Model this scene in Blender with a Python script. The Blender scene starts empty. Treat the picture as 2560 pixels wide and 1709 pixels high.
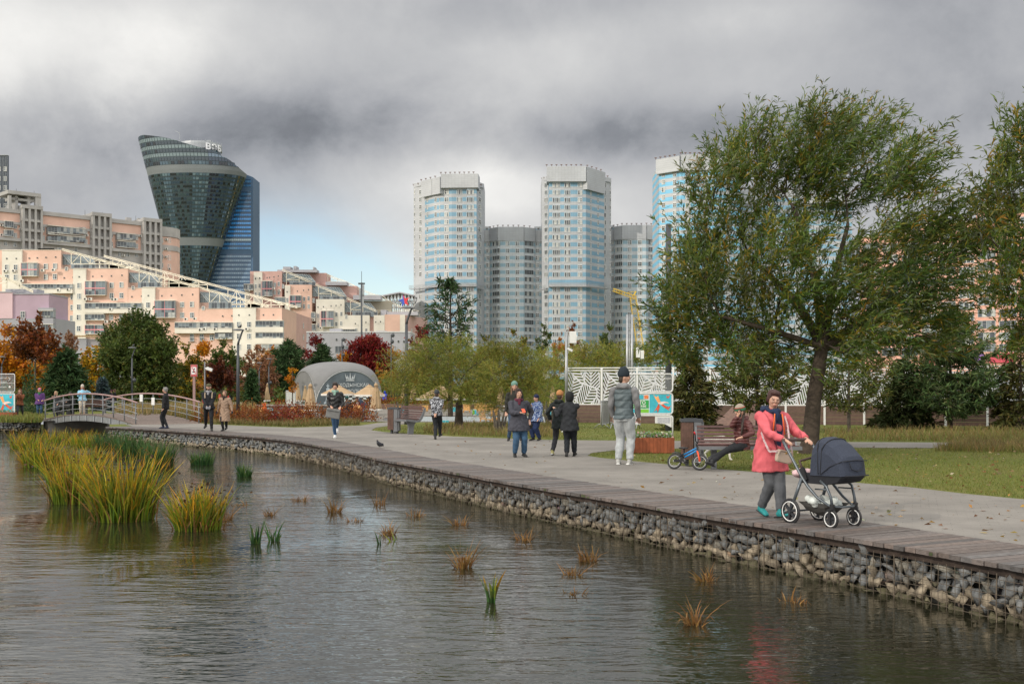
import bpy, bmesh, math, random
import numpy as np
from mathutils import Vector, Matrix, Euler
from mathutils.geometry import tessellate_polygon
R = random.Random(7)
NR = np.random.default_rng(11)
COL = bpy.context.scene.collection
CH, F, HY, CX = 1.65, 2750.0, 968.0, 1280.0     # eye height, focal length in photo pixels, horizon row, centre column
PI = math.pi
def G(px, py, z=0.0):
 Y = F * (CH - z) / (py - HY)
 return Vector(((px - CX) * Y / F, Y, z))
def AT(px, py, Y):
 return Vector(((px - CX) * Y / F, Y, CH - (py - HY) * Y / F))
def XA(px, Y): return (px - CX) * Y / F
def ZA(py, Y): return CH - (py - HY) * Y / F
class MB:
 def __init__(s):
  s.v = []; s.f = []; s.m = []; s.c = []; s.mi = 0; s.col = None
 def add(s, vs, fs):
  o = len(s.v)
  s.v.extend([tuple(p) for p in vs])
  for f in fs:
   s.f.append([o + i for i in f]); s.m.append(s.mi); s.c.append(s.col)
 def face(s, *pts): s.add(pts, [list(range(len(pts)))])
 def box(s, c, size, rot=None, taper=1.0):
  x, y, z = size[0] / 2, size[1] / 2, size[2] / 2
  vs = [Vector((sx * x * (taper if sz > 0 else 1), sy * y * (taper if sz > 0 else 1), sz * z)) for sz in (-1, 1) for sy in (-1, 1) for sx in (-1, 1)]
  if rot is not None:
   M = rot if isinstance(rot, Matrix) else Matrix.Rotation(rot, 3, 'Z')
   vs = [M @ p for p in vs]
  c = Vector(c)
  s.add([p + c for p in vs], [[0, 2, 3, 1], [4, 5, 7, 6], [0, 1, 5, 4], [2, 6, 7, 3], [0, 4, 6, 2], [1, 3, 7, 5]])
 def span(s, a, b):
  s.box([(a[i] + b[i]) / 2 for i in range(3)], [abs(b[i] - a[i]) for i in range(3)])
 def bar(s, p0, p1, w, h=None):
  p0, p1 = Vector(p0), Vector(p1); d = p1 - p0; L = d.length
  if L < 1e-6: return
  q = d.to_track_quat('X', 'Z').to_matrix()
  s.box((p0 + p1) / 2, (L, w, h or w), q)
 def prism(s, poly, z0, z1, bottom=False):
  n = len(poly)
  a = sum(poly[i][0] * poly[(i + 1) % n][1] - poly[(i + 1) % n][0] * poly[i][1] for i in range(n))
  if a < 0: poly = poly[::-1]
  vs = [(p[0], p[1], z0) for p in poly] + [(p[0], p[1], z1) for p in poly]
  fs = [[i, (i + 1) % n, n + (i + 1) % n, n + i] for i in range(n)]
  tri = tessellate_polygon([[Vector((p[0], p[1], 0)) for p in poly]])
  for t in tri:
   p, q, r = [Vector(poly[i][:2]).to_3d() for i in t]
   t = list(t) if (q - p).cross(r - p).z > 0 else list(t)[::-1]
   fs.append([n + i for i in t])
   if bottom: fs.append(t[::-1])
  s.add(vs, fs)
 def extr(s, poly, d):
  """planar polygon (3-D points) pushed along vector d"""
  d = Vector(d); n = len(poly); P = [Vector(p) for p in poly]
  vs = P + [p + d for p in P]
  s.add(vs, [list(range(n))[::-1], [n + i for i in range(n)]] + [[i, (i + 1) % n, n + (i + 1) % n, n + i] for i in range(n)])
 def tube(s, pts, rad, n=8, cap=True, flat=None):
  P = [Vector(p) for p in pts]
  if not isinstance(rad, (list, tuple)): rad = [rad] * len(P)
  rings = []; up = None
  for i, p in enumerate(P):
   t = (P[min(i + 1, len(P) - 1)] - P[max(i - 1, 0)])
   t = t.normalized() if t.length > 1e-9 else Vector((0, 0, 1))
   if up is None:
    up = Vector((0, 0, 1)) if abs(t.z) < .9 else Vector((0, 1, 0))
   a = t.cross(up)
   if a.length < 1e-6: a = t.orthogonal()
   a.normalize(); b = a.cross(t); up = b
   r = rad[i]; ra, rb = (r, r) if not isinstance(r, (tuple, list)) else r
   rings.append([p + a * (ra * math.cos(2 * PI * k / n)) + b * (rb * math.sin(2 * PI * k / n)) for k in range(n)])
  vs = [p for r in rings for p in r]; m = len(rings)
  fs = [[i * n + k, i * n + (k + 1) % n, (i + 1) * n + (k + 1) % n, (i + 1) * n + k] for i in range(m - 1) for k in range(n)]
  fs = [f[::-1] for f in fs]
  if cap: fs += [list(range(n)), [(m - 1) * n + k for k in range(n)][::-1]]
  s.add(vs, fs)
 def cyl(s, p0, p1, r0, r1=None, n=10): s.tube([p0, p1], [r0, r0 if r1 is None else r1], n)
 def lathe(s, prof, c=(0, 0, 0), n=16, sx=1, sy=1, ripple=0, rk=8):
  c = Vector(c); vs = []
  for r, z in prof:
   for k in range(n):
    a = 2 * PI * k / n; q = r * (1 + ripple * math.cos(rk * a))
    vs.append(c + Vector((q * math.cos(a) * sx, q * math.sin(a) * sy, z)))
  m = len(prof)
  fs = [[i * n + k, i * n + (k + 1) % n, (i + 1) * n + (k + 1) % n, (i + 1) * n + k] for i in range(m - 1) for k in range(n)]
  fs += [list(range(n))[::-1], [(m - 1) * n + k for k in range(n)]]
  s.add(vs, fs)
 def ball(s, c, r, nu=12, nv=8, M=None):
  if not isinstance(r, (tuple, list)): r = (r, r, r)
  c = Vector(c); vs = []
  for i in range(1, nv):
   t = PI * i / nv
   for k in range(nu):
    a = 2 * PI * k / nu
    vs.append(Vector((r[0] * math.sin(t) * math.cos(a), r[1] * math.sin(t) * math.sin(a), -r[2] * math.cos(t))))
  vs += [Vector((0, 0, -r[2])), Vector((0, 0, r[2]))]
  if M is not None: vs = [M @ p for p in vs]
  vs = [p + c for p in vs]; b = (nv - 1) * nu; fs = []
  for i in range(nv - 2):
   for k in range(nu):
    fs.append([i * nu + k, i * nu + (k + 1) % nu, (i + 1) * nu + (k + 1) % nu, (i + 1) * nu + k])
  for k in range(nu):
   fs.append([b, (k + 1) % nu, k]); fs.append([b + 1, (nv - 2) * nu + k, (nv - 2) * nu + (k + 1) % nu])
  s.add(vs, fs)
 def mesh(s, name, mats, off=None, smooth=False):
  me = bpy.data.meshes.new(name)
  vs = s.v if off is None else [(p[0] - off[0], p[1] - off[1], p[2] - off[2]) for p in s.v]
  me.from_pydata(vs, [], s.f)
  if not isinstance(mats, (list, tuple)): mats = [mats]
  for m in mats: me.materials.append(m)
  if len(mats) > 1: me.polygons.foreach_set('material_index', s.m)
  if any(c is not None for c in s.c):
   at = me.color_attributes.new('Col', 'FLOAT_COLOR', 'CORNER')
   buf = []
   for f, c in zip(s.f, s.c):
    c = c or (1, 1, 1)
    buf.extend((c[0], c[1], c[2], 1.0) * len(f))
   at.data.foreach_set('color', buf)
  if smooth: me.polygons.foreach_set('use_smooth', [True] * len(me.polygons))
  me.update(); return me
 def build(s, name, mats, parent=None, smooth=False, world=False):
  off = parent_origin(parent) if (world and parent) else None
  return link(name, s.mesh(name, mats, off, smooth), parent)
def parent_origin(o):
 p = Vector((0, 0, 0))
 while o is not None:
  p = p + Vector(o.location); o = o.parent
 return p
def link(name, me, parent=None):
 o = bpy.data.objects.new(name, me); COL.objects.link(o)
 if parent is not None: o.parent = parent
 return o
def tag(o, label=None, cat=None, group=None, kind=None):
 if label: o['label'] = label
 if cat: o['category'] = cat
 if group: o['group'] = group
 if kind: o['kind'] = kind
 return o
def thing(name, label, cat, loc=(0, 0, 0), rz=0.0, group=None):
 o = bpy.data.objects.new(name, None); COL.objects.link(o)
 o.location = loc; o.rotation_euler = (0, 0, rz); o.empty_display_size = .2
 return tag(o, label, cat, group)
def copy_tree(o, parent=None, loc=None, rz=None, label=None, scale=None):
 c = o.copy(); COL.objects.link(c); c.parent = parent
 if loc is not None: c.location = loc
 if rz is not None: c.rotation_euler = (0, 0, rz)
 if scale is not None: c.scale = (scale, scale, scale) if not isinstance(scale, (tuple, list)) else scale
 if label: c['label'] = label
 for ch in list(o.children): copy_tree(ch, c)
 return c
def raw_mesh(name, V, Fq, cols=None, mat=None, smooth=False, parent=None, k=4):
 """fast mesh: V (n,3), Fq (m,k) ints, cols (m,3) per face"""
 me = bpy.data.meshes.new(name); n = len(V); m = len(Fq)
 me.vertices.add(n); me.vertices.foreach_set('co', np.asarray(V, np.float32).ravel())
 me.loops.add(m * k); me.loops.foreach_set('vertex_index', np.asarray(Fq, np.int32).ravel())
 me.polygons.add(m); me.polygons.foreach_set('loop_start', np.arange(0, m * k, k, dtype=np.int32))
 me.update(calc_edges=True)
 if cols is not None:
  at = me.color_attributes.new('Col', 'FLOAT_COLOR', 'CORNER')
  c4 = np.ones((m, 4), np.float32); c4[:, :3] = cols
  at.data.foreach_set('color', np.repeat(c4, k, axis=0).ravel())
 if smooth: me.polygons.foreach_set('use_smooth', np.ones(m, bool))
 if mat: me.materials.append(mat)
 me.validate()
 return link(name, me, parent)
MATS = {}
def mat(name, col=(.5, .5, .5), rough=.6, var=.12, scale=4.0, bump=0.0, bscale=None, metal=0.0, attr=False, spec=.4, leaf=0.0, alpha=1.0, tint=None):
 if name in MATS: return MATS[name]
 m = bpy.data.materials.new(name); m.use_nodes = True; nt = m.node_tree; N = nt.nodes; L = nt.links
 b = N['Principled BSDF']; out = N['Material Output']
 tc = N.new('ShaderNodeTexCoord')
 nz = N.new('ShaderNodeTexNoise'); nz.inputs['Scale'].default_value = scale; nz.inputs['Detail'].default_value = 5; nz.inputs['Roughness'].default_value = .62
 L.new(tc.outputs['Object'], nz.inputs['Vector'])
 mr = N.new('ShaderNodeMapRange'); mr.inputs['From Min'].default_value = .3; mr.inputs['From Max'].default_value = .7
 mr.inputs['To Min'].default_value = 1 - var; mr.inputs['To Max'].default_value = 1 + var
 L.new(nz.outputs['Fac'], mr.inputs['Value'])
 mx = N.new('ShaderNodeMix'); mx.data_type = 'RGBA'; mx.blend_type = 'MULTIPLY'; mx.inputs['Factor'].default_value = 1
 if attr:
  a = N.new('ShaderNodeVertexColor'); a.layer_name = 'Col'; L.new(a.outputs['Color'], mx.inputs['A'])
 else:
  mx.inputs['A'].default_value = (*col, 1)
 L.new(mr.outputs['Result'], mx.inputs['B'])
 col_out = mx.outputs['Result']
 L.new(col_out, b.inputs['Base Color'])
 b.inputs['Roughness'].default_value = rough; b.inputs['Metallic'].default_value = metal
 b.inputs['Specular IOR Level'].default_value = spec
 if bump:
  n2 = N.new('ShaderNodeTexNoise'); n2.inputs['Scale'].default_value = bscale or scale * 4; n2.inputs['Detail'].default_value = 4
  L.new(tc.outputs['Object'], n2.inputs['Vector'])
  bp = N.new('ShaderNodeBump'); bp.inputs['Strength'].default_value = bump; bp.inputs['Distance'].default_value = .02
  L.new(n2.outputs['Fac'], bp.inputs['Height']); L.new(bp.outputs['Normal'], b.inputs['Normal'])
 if leaf:
  tr = N.new('ShaderNodeBsdfTranslucent'); L.new(col_out, tr.inputs['Color'])
  ms = N.new('ShaderNodeMixShader'); ms.inputs['Fac'].default_value = leaf
  L.new(b.outputs['BSDF'], ms.inputs[1]); L.new(tr.outputs['BSDF'], ms.inputs[2]); L.new(ms.outputs['Shader'], out.inputs['Surface'])
 if alpha < 1:
  tr = N.new('ShaderNodeBsdfTransparent'); ms = N.new('ShaderNodeMixShader'); ms.inputs['Fac'].default_value = alpha
  L.new(tr.outputs['BSDF'], ms.inputs[1]); L.new(b.outputs['BSDF'], ms.inputs[2]); L.new(ms.outputs['Shader'], out.inputs['Surface'])
 MATS[name] = m; return m
def nodes_of(name):
 m = bpy.data.materials.new(name); m.use_nodes = True
 return m, m.node_tree.nodes, m.node_tree.links, m.node_tree.nodes['Principled BSDF']
def smooth_curve(P, step=.3):
 """Catmull-Rom through 2-D points, resampled evenly"""
 P = [Vector(p[:2]) for p in P]; out = []
 Q = [P[0] * 2 - P[1]] + P + [P[-1] * 2 - P[-2]]
 for i in range(1, len(Q) - 2):
  a, b, c, d = Q[i - 1], Q[i], Q[i + 1], Q[i + 2]
  for k in range(12):
   t = k / 12
   out.append(.5 * (2 * b + (c - a) * t + (2 * a - 5 * b + 4 * c - d) * t * t + (3 * b - a - 3 * c + d) * t ** 3))
 out.append(P[-1])
 res = [out[0]]; acc = 0
 for p, q in zip(out, out[1:]):
  L = (q - p).length
  while acc + L >= step:
   p = p + (q - p) * ((step - acc) / L); L = (q - p).length; acc = 0; res.append(p.copy())
  acc += L
 return res
def relax(P, it=3):
 P = [p.copy() for p in P]
 for _ in range(it):
  P = [P[0]] + [(P[i - 1] + P[i] * 2 + P[i + 1]) / 4 for i in range(1, len(P) - 1)] + [P[-1]]
 return P
_font_cache = {}
def text_mesh(txt, size, extrude=.0, align='LEFT', spacing=1.0, bold=0.0):
 cu = bpy.data.curves.new('lettering', 'FONT'); cu.body = txt; cu.size = size; cu.extrude = extrude; cu.offset = bold
 cu.align_x = align; cu.space_character = spacing; cu.resolution_u = 2
 o = bpy.data.objects.new('lettering', cu); COL.objects.link(o)
 dg = bpy.context.evaluated_depsgraph_get()
 me = bpy.data.meshes.new_from_object(o.evaluated_get(dg))
 bpy.data.objects.remove(o); bpy.data.curves.remove(cu)
 return me
def lettering(name, txt, size, m, parent, loc, rot=(PI / 2, 0, 0), align='LEFT', extrude=.004, spacing=1.0, bold=0.0):
 me = text_mesh(txt, size, extrude, align, spacing, bold); me.materials.append(m)
 o = link(name, me, parent); o.location = loc; o.rotation_euler = rot
 return o
sc = bpy.context.scene
cam = bpy.data.objects.new('camera', bpy.data.cameras.new('camera')); COL.objects.link(cam)
cam.location = (0, 0, CH); cam.rotation_euler = (PI / 2, 0, 0)
cam.data.lens = 36 * F / 2560; cam.data.sensor_width = 36; cam.data.sensor_fit = 'HORIZONTAL'
cam.data.shift_y = (HY - 854.5) / 2560; cam.data.clip_start = .1; cam.data.clip_end = 9000
sc.camera = cam
sc.view_settings.view_transform = 'Standard'; sc.view_settings.look = 'None'
sc.view_settings.gamma = 1; sc.view_settings.exposure = .1
SUN_EL, SUN_AZ = math.radians(27), math.radians(-127)       # azimuth from +Y clockwise: behind the viewer's left shoulder
SDIR = Vector((math.sin(SUN_AZ) * math.cos(SUN_EL), math.cos(SUN_AZ) * math.cos(SUN_EL), math.sin(SUN_EL)))
sun = bpy.data.objects.new('sun', bpy.data.lights.new('sun', 'SUN')); COL.objects.link(sun)
sun.data.energy = 3.0; sun.data.angle = math.radians(.53); sun.data.color = (1, .91, .77)
sun.rotation_euler = SDIR.to_track_quat('Z', 'Y').to_euler()
world = bpy.data.worlds.new('World'); sc.world = world; world.use_nodes = True
def build_sky():
 nt = world.node_tree; N = nt.nodes; L = nt.links; N.clear()
 out = N.new('ShaderNodeOutputWorld')
 sky = N.new('ShaderNodeTexSky'); sky.sky_type = 'NISHITA'; sky.sun_disc = False
 sky.sun_elevation = SUN_EL; sky.sun_rotation = SUN_AZ; sky.altitude = 150; sky.dust_density = .4
 bg = N.new('ShaderNodeBackground'); bg.inputs['Strength'].default_value = .15; L.new(sky.outputs['Color'], bg.inputs['Color'])
 tc = N.new('ShaderNodeTexCoord'); D = tc.outputs['Generated']
 def math_(op, a, b=None, clamp=False):
  n = N.new('ShaderNodeMath'); n.operation = op; n.use_clamp = clamp
  for i, x in enumerate((a, b)):
   if x is None: continue
   if isinstance(x, (int, float)): n.inputs[i].default_value = x
   else: L.new(x, n.inputs[i])
  return n.outputs[0]
 def noise(scale, loc, sq=(1, 1, 1), detail=6, rough=.55, dist=0.0):
  mp = N.new('ShaderNodeMapping'); mp.inputs['Scale'].default_value = sq; mp.inputs['Location'].default_value = loc
  L.new(D, mp.inputs['Vector'])
  n = N.new('ShaderNodeTexNoise'); n.inputs['Scale'].default_value = scale; n.inputs['Detail'].default_value = detail
  n.inputs['Roughness'].default_value = rough; n.inputs['Distortion'].default_value = dist
  L.new(mp.outputs['Vector'], n.inputs['Vector']); return n.outputs['Fac']
 def blob(px, py, wx, wy, amp, warp=None):
  """soft mass of brighter or darker cloud round one compass direction"""
  d = Vector(((px - CX) / F, 1, -(py - HY) / F)).normalized()
  x = Vector((0, 0, 1)).cross(d).normalized() * -1; y = d.cross(x).normalized() * 1
  def dot(v):
   n = N.new('ShaderNodeVectorMath'); n.operation = 'DOT_PRODUCT'; L.new(D, n.inputs[0]); n.inputs[1].default_value = v; return n.outputs['Value']
  gx = math_('MULTIPLY', dot(x), F / wx); gy = math_('MULTIPLY', dot(y), F / wy)
  r2 = math_('ADD', math_('MULTIPLY', gx, gx), math_('MULTIPLY', gy, gy))
  if warp is not None: r2 = math_('ADD', r2, math_('MULTIPLY', math_('SUBTRACT', warp, .5), 3.0))
  r2 = math_('MAXIMUM', r2, 0.0)
  g = math_('POWER', 2.718, math_('MULTIPLY', r2, -1.0))
  front = math_('GREATER_THAN', dot(d), 0.0)
  return math_('MULTIPLY', math_('MULTIPLY', g, front), amp)
 w = noise(3.4, (3.1, 0, 1.2), (1, 1, 1.3), 9, .6, .25)
 w2 = noise(7.5, (1.7, 4, .2), (1, 1, 1.15), 9, .6, .2)
 big = noise(1.5, (.4, 2.2, 5.1), (1, 1, 1.6), 7, .55, .5)
 B = math_('ADD', .475, math_('MULTIPLY', math_('SUBTRACT', big, .5), .30))
 B = math_('ADD', B, math_('MULTIPLY', math_('SUBTRACT', w, .5), .26))
 B = math_('ADD', B, math_('MULTIPLY', math_('SUBTRACT', w2, .5), .20))
 w3 = noise(17.0, (.7, 1, 3.2), (1, 1, 1.1), 8, .62, .1); B = math_('ADD', B, math_('MULTIPLY', math_('SUBTRACT', w3, .5), .10))
 for (px, py, wx, wy, amp) in SKY_BLOBS:
  B = math_('ADD', B, blob(px, py, wx, wy, amp, w2 if amp < 0 else w))
 sep = N.new('ShaderNodeSeparateXYZ'); L.new(D, sep.inputs[0])
 up = N.new('ShaderNodeMapRange'); up.inputs['From Min'].default_value = .36; up.inputs['From Max'].default_value = .75
 up.inputs['To Min'].default_value = 0; up.inputs['To Max'].default_value = .72; L.new(sep.outputs['Z'], up.inputs['Value'])
 bk = N.new('ShaderNodeMapRange'); bk.inputs['From Min'].default_value = .55; bk.inputs['From Max'].default_value = -.4
 bk.inputs['To Min'].default_value = 0; bk.inputs['To Max'].default_value = .78; L.new(sep.outputs['Y'], bk.inputs['Value'])
 B = math_('ADD', B, math_('ADD', up.outputs[0], bk.outputs[0]))
 B = math_('MINIMUM', math_('MAXIMUM', B, .1), 2.2)
 cr = N.new('ShaderNodeValToRGB'); e = cr.color_ramp.elements
 e[0].position = .12; e[0].color = (.13, .14, .16, 1); e[1].position = 1; e[1].color = (1, .985, .95, 1)
 for p, c in ((.27, (.255, .268, .295)), (.40, (.385, .395, .42)), (.55, (.53, .535, .545)), (.75, (.76, .755, .74))):
  x = e.new(p); x.color = (*c, 1)
 L.new(B, cr.inputs['Fac'])
 bc = N.new('ShaderNodeBackground'); L.new(cr.outputs['Color'], bc.inputs['Color'])
 st = math_('MAXIMUM', B, 1.0); L.new(st, bc.inputs['Strength'])
 gap = math_('ADD', blob(700, 660, 220, 120, 1.25, w), blob(960, 740, 260, 70, .7, w))
 gap = math_('MINIMUM', math_('MULTIPLY', gap, 1.0), .9)
 mix = N.new('ShaderNodeMixShader'); L.new(gap, mix.inputs[0]); L.new(bc.outputs[0], mix.inputs[1]); L.new(bg.outputs[0], mix.inputs[2])
 L.new(mix.outputs[0], out.inputs['Surface'])
SKY_BLOBS = [(120, 150, 330, 200, .22), (-300, 60, 400, 300, .25), (430, 150, 130, 150, .20), (650, 190, 90, 45, .07), (560, 60, 330, 100, .10), (1060, 40, 420, 90, .06),
             (520, 280, 560, 110, -.12), (250, 330, 420, 80, -.10), (900, 330, 360, 90, -.10), (120, 430, 420, 130, -.10), (1080, 250, 200, 80, -.05), (1240, 30, 400, 60, -.08), (1440, 350, 300, 80, -.14), (1880, 330, 420, 70, -.10),
             (1150, 330, 170, 150, .16), (1010, 440, 260, 110, .14), (1320, 170, 260, 120, .12), (1230, 480, 240, 80, .24), (700, 560, 500, 60, .05), (640, 640, 260, 50, -.06),
             (1590, 480, 160, 100, .12), (2450, 150, 200, 200, -.08), (2300, 340, 420, 120, -.05), (1000, 690, 520, 90, .20), (1850, 40, 260, 60, .14), (1700, 200, 380, 120, .05), (1500, 640, 400, 80, .10)]
build_sky()
def shade_cloud(tx, ty, tz, rx, ry, h, seed):
 rr = random.Random(seed); t = (h - tz) / SDIR.z
 c = Vector((tx, ty, tz)) + SDIR * t
 b = MB()
 b.ball((0, 0, 0), (rx, ry, 26), 40, 20)
 vs = []
 for p in b.v:
  q = Vector(p); k = 1 + .10 * math.sin(q.x / rx * 4 + seed) + .10 * math.cos(q.y / ry * 5 + seed * 2) + .05 * rr.random()
  vs.append((q.x * k, q.y * k, q.z * (1 + .6 * abs(math.sin(q.x * .021 + q.y * .017 + seed)))))
 b.v = vs
 o = b.build('cloud', M_CLOUD, None, True); o.location = c; tag(o, kind='structure'); return o
M_CLOUD = bpy.data.materials.new('cloud_vapour'); M_CLOUD.use_nodes = True
def _cloudmat():
 N = M_CLOUD.node_tree.nodes; L = M_CLOUD.node_tree.links; N.clear()
 o = N.new('ShaderNodeOutputMaterial'); d = N.new('ShaderNodeBsdfDiffuse'); d.inputs['Color'].default_value = (.85, .86, .88, 1)
 t = N.new('ShaderNodeBsdfTranslucent'); t.inputs['Color'].default_value = (.85, .86, .88, 1)
 tr = N.new('ShaderNodeBsdfTransparent'); m1 = N.new('ShaderNodeMixShader'); m1.inputs[0].default_value = .5
 L.new(d.outputs[0], m1.inputs[1]); L.new(t.outputs[0], m1.inputs[2])
 m2 = N.new('ShaderNodeMixShader'); m2.inputs[0].default_value = .24
 L.new(tr.outputs[0], m2.inputs[1]); L.new(m1.outputs[0], m2.inputs[2]); L.new(m2.outputs[0], o.inputs['Surface'])
_cloudmat()
shade_cloud(0, 85, 0, 260, 160, 420, 1)
EDGE_PX = [(264, 1066.7), (327, 1070), (409, 1075), (504, 1081.7), (577, 1086.6), (694.5, 1097.3), (782.7, 1111), (900, 1136), (951, 1148), (1036, 1162.6),
           (1104, 1174.6), (1172.6, 1187), (1240.7, 1200), (1300, 1210), (1400, 1227), (1500, 1243), (1606, 1261), (1713, 1280), (1819, 1297), (1926, 1313), (2000, 1325),
           (2160, 1350), (2391, 1390), (2560, 1420)]
E0 = [G(*p) for p in EDGE_PX]
E0 = E0 + [E0[-1] + (E0[-1] - E0[-2]).normalized() * k for k in (2, 5, 9, 14)]
EDGE = relax(smooth_curve(E0, .145), 14)
def normal_at(P, i):
 t = (P[min(i + 1, len(P) - 1)] - P[max(i - 1, 0)]).normalized(); return Vector((-t.y, t.x))   # towards land
ENORM = relax([normal_at(EDGE, i) for i in range(len(EDGE))], 10)
DECK_W = 1.22
def off_edge(d): return [EDGE[i] + ENORM[i] * d for i in range(len(EDGE))]
WATER_Z = -.56
BR = [Vector((-16.7, 48.8)), Vector((-23.9, 56.0)), Vector((-14.2, 50.4)), Vector((-21.4, 57.6))]      # bridge corners: near right, near left, far right, far left
bdir = (BR[1] - BR[0]).normalized(); bperp = Vector((bdir.y, -bdir.x)) * (1 if (BR[2] - BR[0]).dot(Vector((bdir.y, -bdir.x))) > 0 else -1)
PA = BR[0] + bdir * 1.5; PB = BR[1] - bdir * 1.1
LEFT_BANK = [PB - bperp * .5, PB - bperp * .5 + Vector((-3, -1.5)), Vector((-33, 53.5)), Vector((-45, 52)), Vector((-75, 46)), Vector((-75, -12)), Vector((12, -12))]
POND = [p for p in off_edge(.18)][::-1] + [PA - bperp * .5, PA + bperp * 6, PB + bperp * 6] + LEFT_BANK
POND = [Vector((p[0], p[1])) for p in POND]
def sheet(name, polys, z, m, kind='structure', holes=None):
 b = MB()
 for poly in polys:
  loops = [[Vector((p[0], p[1], 0)) for p in poly]] + [[Vector((p[0], p[1], 0)) for p in h] for h in (holes or [])]
  flat = [p for l in loops for p in l]
  fs = []
  for t in tessellate_polygon(loops):
   p, q, r = [flat[i] for i in t]
   fs.append(list(t) if (q - p).cross(r - p).z > 0 else list(t)[::-1])
  b.add([(p.x, p.y, z) for p in flat], fs)
 o = b.build(name, m); tag(o, kind=kind); return o
def ground_mat(name, cols, s1=.35, s2=9, rough=.95, bump=.5, bs=60):
 m, N, L, b = nodes_of(name)
 tc = N.new('ShaderNodeTexCoord')
 def nz(s, d=6, r=.6):
  n = N.new('ShaderNodeTexNoise'); n.inputs['Scale'].default_value = s; n.inputs['Detail'].default_value = d; n.inputs['Roughness'].default_value = r
  L.new(tc.outputs['Object'], n.inputs['Vector']); return n
 a, c = nz(s1), nz(s2)
 ad = N.new('ShaderNodeMath'); ad.operation = 'ADD'; mu = N.new('ShaderNodeMath'); mu.operation = 'MULTIPLY'; mu.inputs[1].default_value = .5
 L.new(a.outputs['Fac'], ad.inputs[0]); L.new(c.outputs['Fac'], ad.inputs[1]); L.new(ad.outputs[0], mu.inputs[0])
 cr = N.new('ShaderNodeValToRGB'); e = cr.color_ramp.elements
 e[0].position = .33; e[0].color = (*cols[0], 1); e[1].position = .67; e[1].color = (*cols[-1], 1)
 for i, k in enumerate(cols[1:-1]):
  x = e.new(.33 + .34 * (i + 1) / (len(cols) - 1)); x.color = (*k, 1)
 L.new(mu.outputs[0], cr.inputs['Fac']); L.new(cr.outputs['Color'], b.inputs['Base Color'])
 b.inputs['Roughness'].default_value = rough; b.inputs['Specular IOR Level'].default_value = .2
 n3 = nz(bs, 3); bp = N.new('ShaderNodeBump'); bp.inputs['Strength'].default_value = bump; bp.inputs['Distance'].default_value = .03
 L.new(n3.outputs['Fac'], bp.inputs['Height']); L.new(bp.outputs['Normal'], b.inputs['Normal'])
 return m
M_LAWN = ground_mat('lawn_soil', [(.075, .105, .02), (.11, .135, .028), (.15, .145, .04), (.13, .10, .04)])
BIG = 6000
sheet('ground', [[(-BIG, -400), (BIG, -400), (BIG, BIG), (-BIG, BIG)]], -.012, M_LAWN, holes=[POND])
M_BED = ground_mat('pond_bed', [(.02, .022, .010), (.035, .034, .016)])
sheet('pond_bed', [[(-90, -14), (40, -14), (40, 70), (-90, 70)]], -1.6, M_BED)
def water_mat():
 m, N, L, b = nodes_of('pond_water')
 b.inputs['Base Color'].default_value = (.018, .018, .010, 1); b.inputs['Roughness'].default_value = .035; b.inputs['IOR'].default_value = 1.95
 tc = N.new('ShaderNodeTexCoord')
 def nz(scale, sx, sy, rot, d=3, w=0.0):
  mp = N.new('ShaderNodeMapping'); mp.inputs['Scale'].default_value = (sx, sy, 1); mp.inputs['Rotation'].default_value = (0, 0, math.radians(rot))
  L.new(tc.outputs['Object'], mp.inputs['Vector'])
  n = N.new('ShaderNodeTexNoise'); n.inputs['Scale'].default_value = scale; n.inputs['Detail'].default_value = d; n.inputs['Distortion'].default_value = w
  L.new(mp.outputs['Vector'], n.inputs['Vector']); return n.outputs['Fac']
 def ma(op, a, c):
  n = N.new('ShaderNodeMath'); n.operation = op
  for i, x in enumerate((a, c)):
   if isinstance(x, (int, float)): n.inputs[i].default_value = x
   else: L.new(x, n.inputs[i])
  return n.outputs[0]
 r1 = nz(6.0, .34, 1.0, 9, 3, .5); r2 = nz(14, .42, 1, -6, 2, .4); r3 = nz(1.8, .45, 1, 14, 2, .3)
 patch = nz(.16, 1, 1, 0, 3, .8)
 pr = N.new('ShaderNodeMapRange'); pr.inputs['From Min'].default_value = .38; pr.inputs['From Max'].default_value = .6
 pr.inputs['To Min'].default_value = .22; pr.inputs['To Max'].default_value = 1.0; L.new(patch, pr.inputs['Value'])
 h = ma('ADD', ma('MULTIPLY', r1, 1.0), ma('ADD', ma('MULTIPLY', r2, .32), ma('MULTIPLY', r3, 1.1)))
 h = ma('MULTIPLY', h, pr.outputs[0])
 bp = N.new('ShaderNodeBump'); bp.inputs['Strength'].default_value = 1.0; bp.inputs['Distance'].default_value = .020
 L.new(h, bp.inputs['Height']); L.new(bp.outputs['Normal'], b.inputs['Normal'])
 return m
sheet('water', [[(-85, -13), (35, -13), (35, 66), (-85, 66)]], WATER_Z, water_mat())
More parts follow.
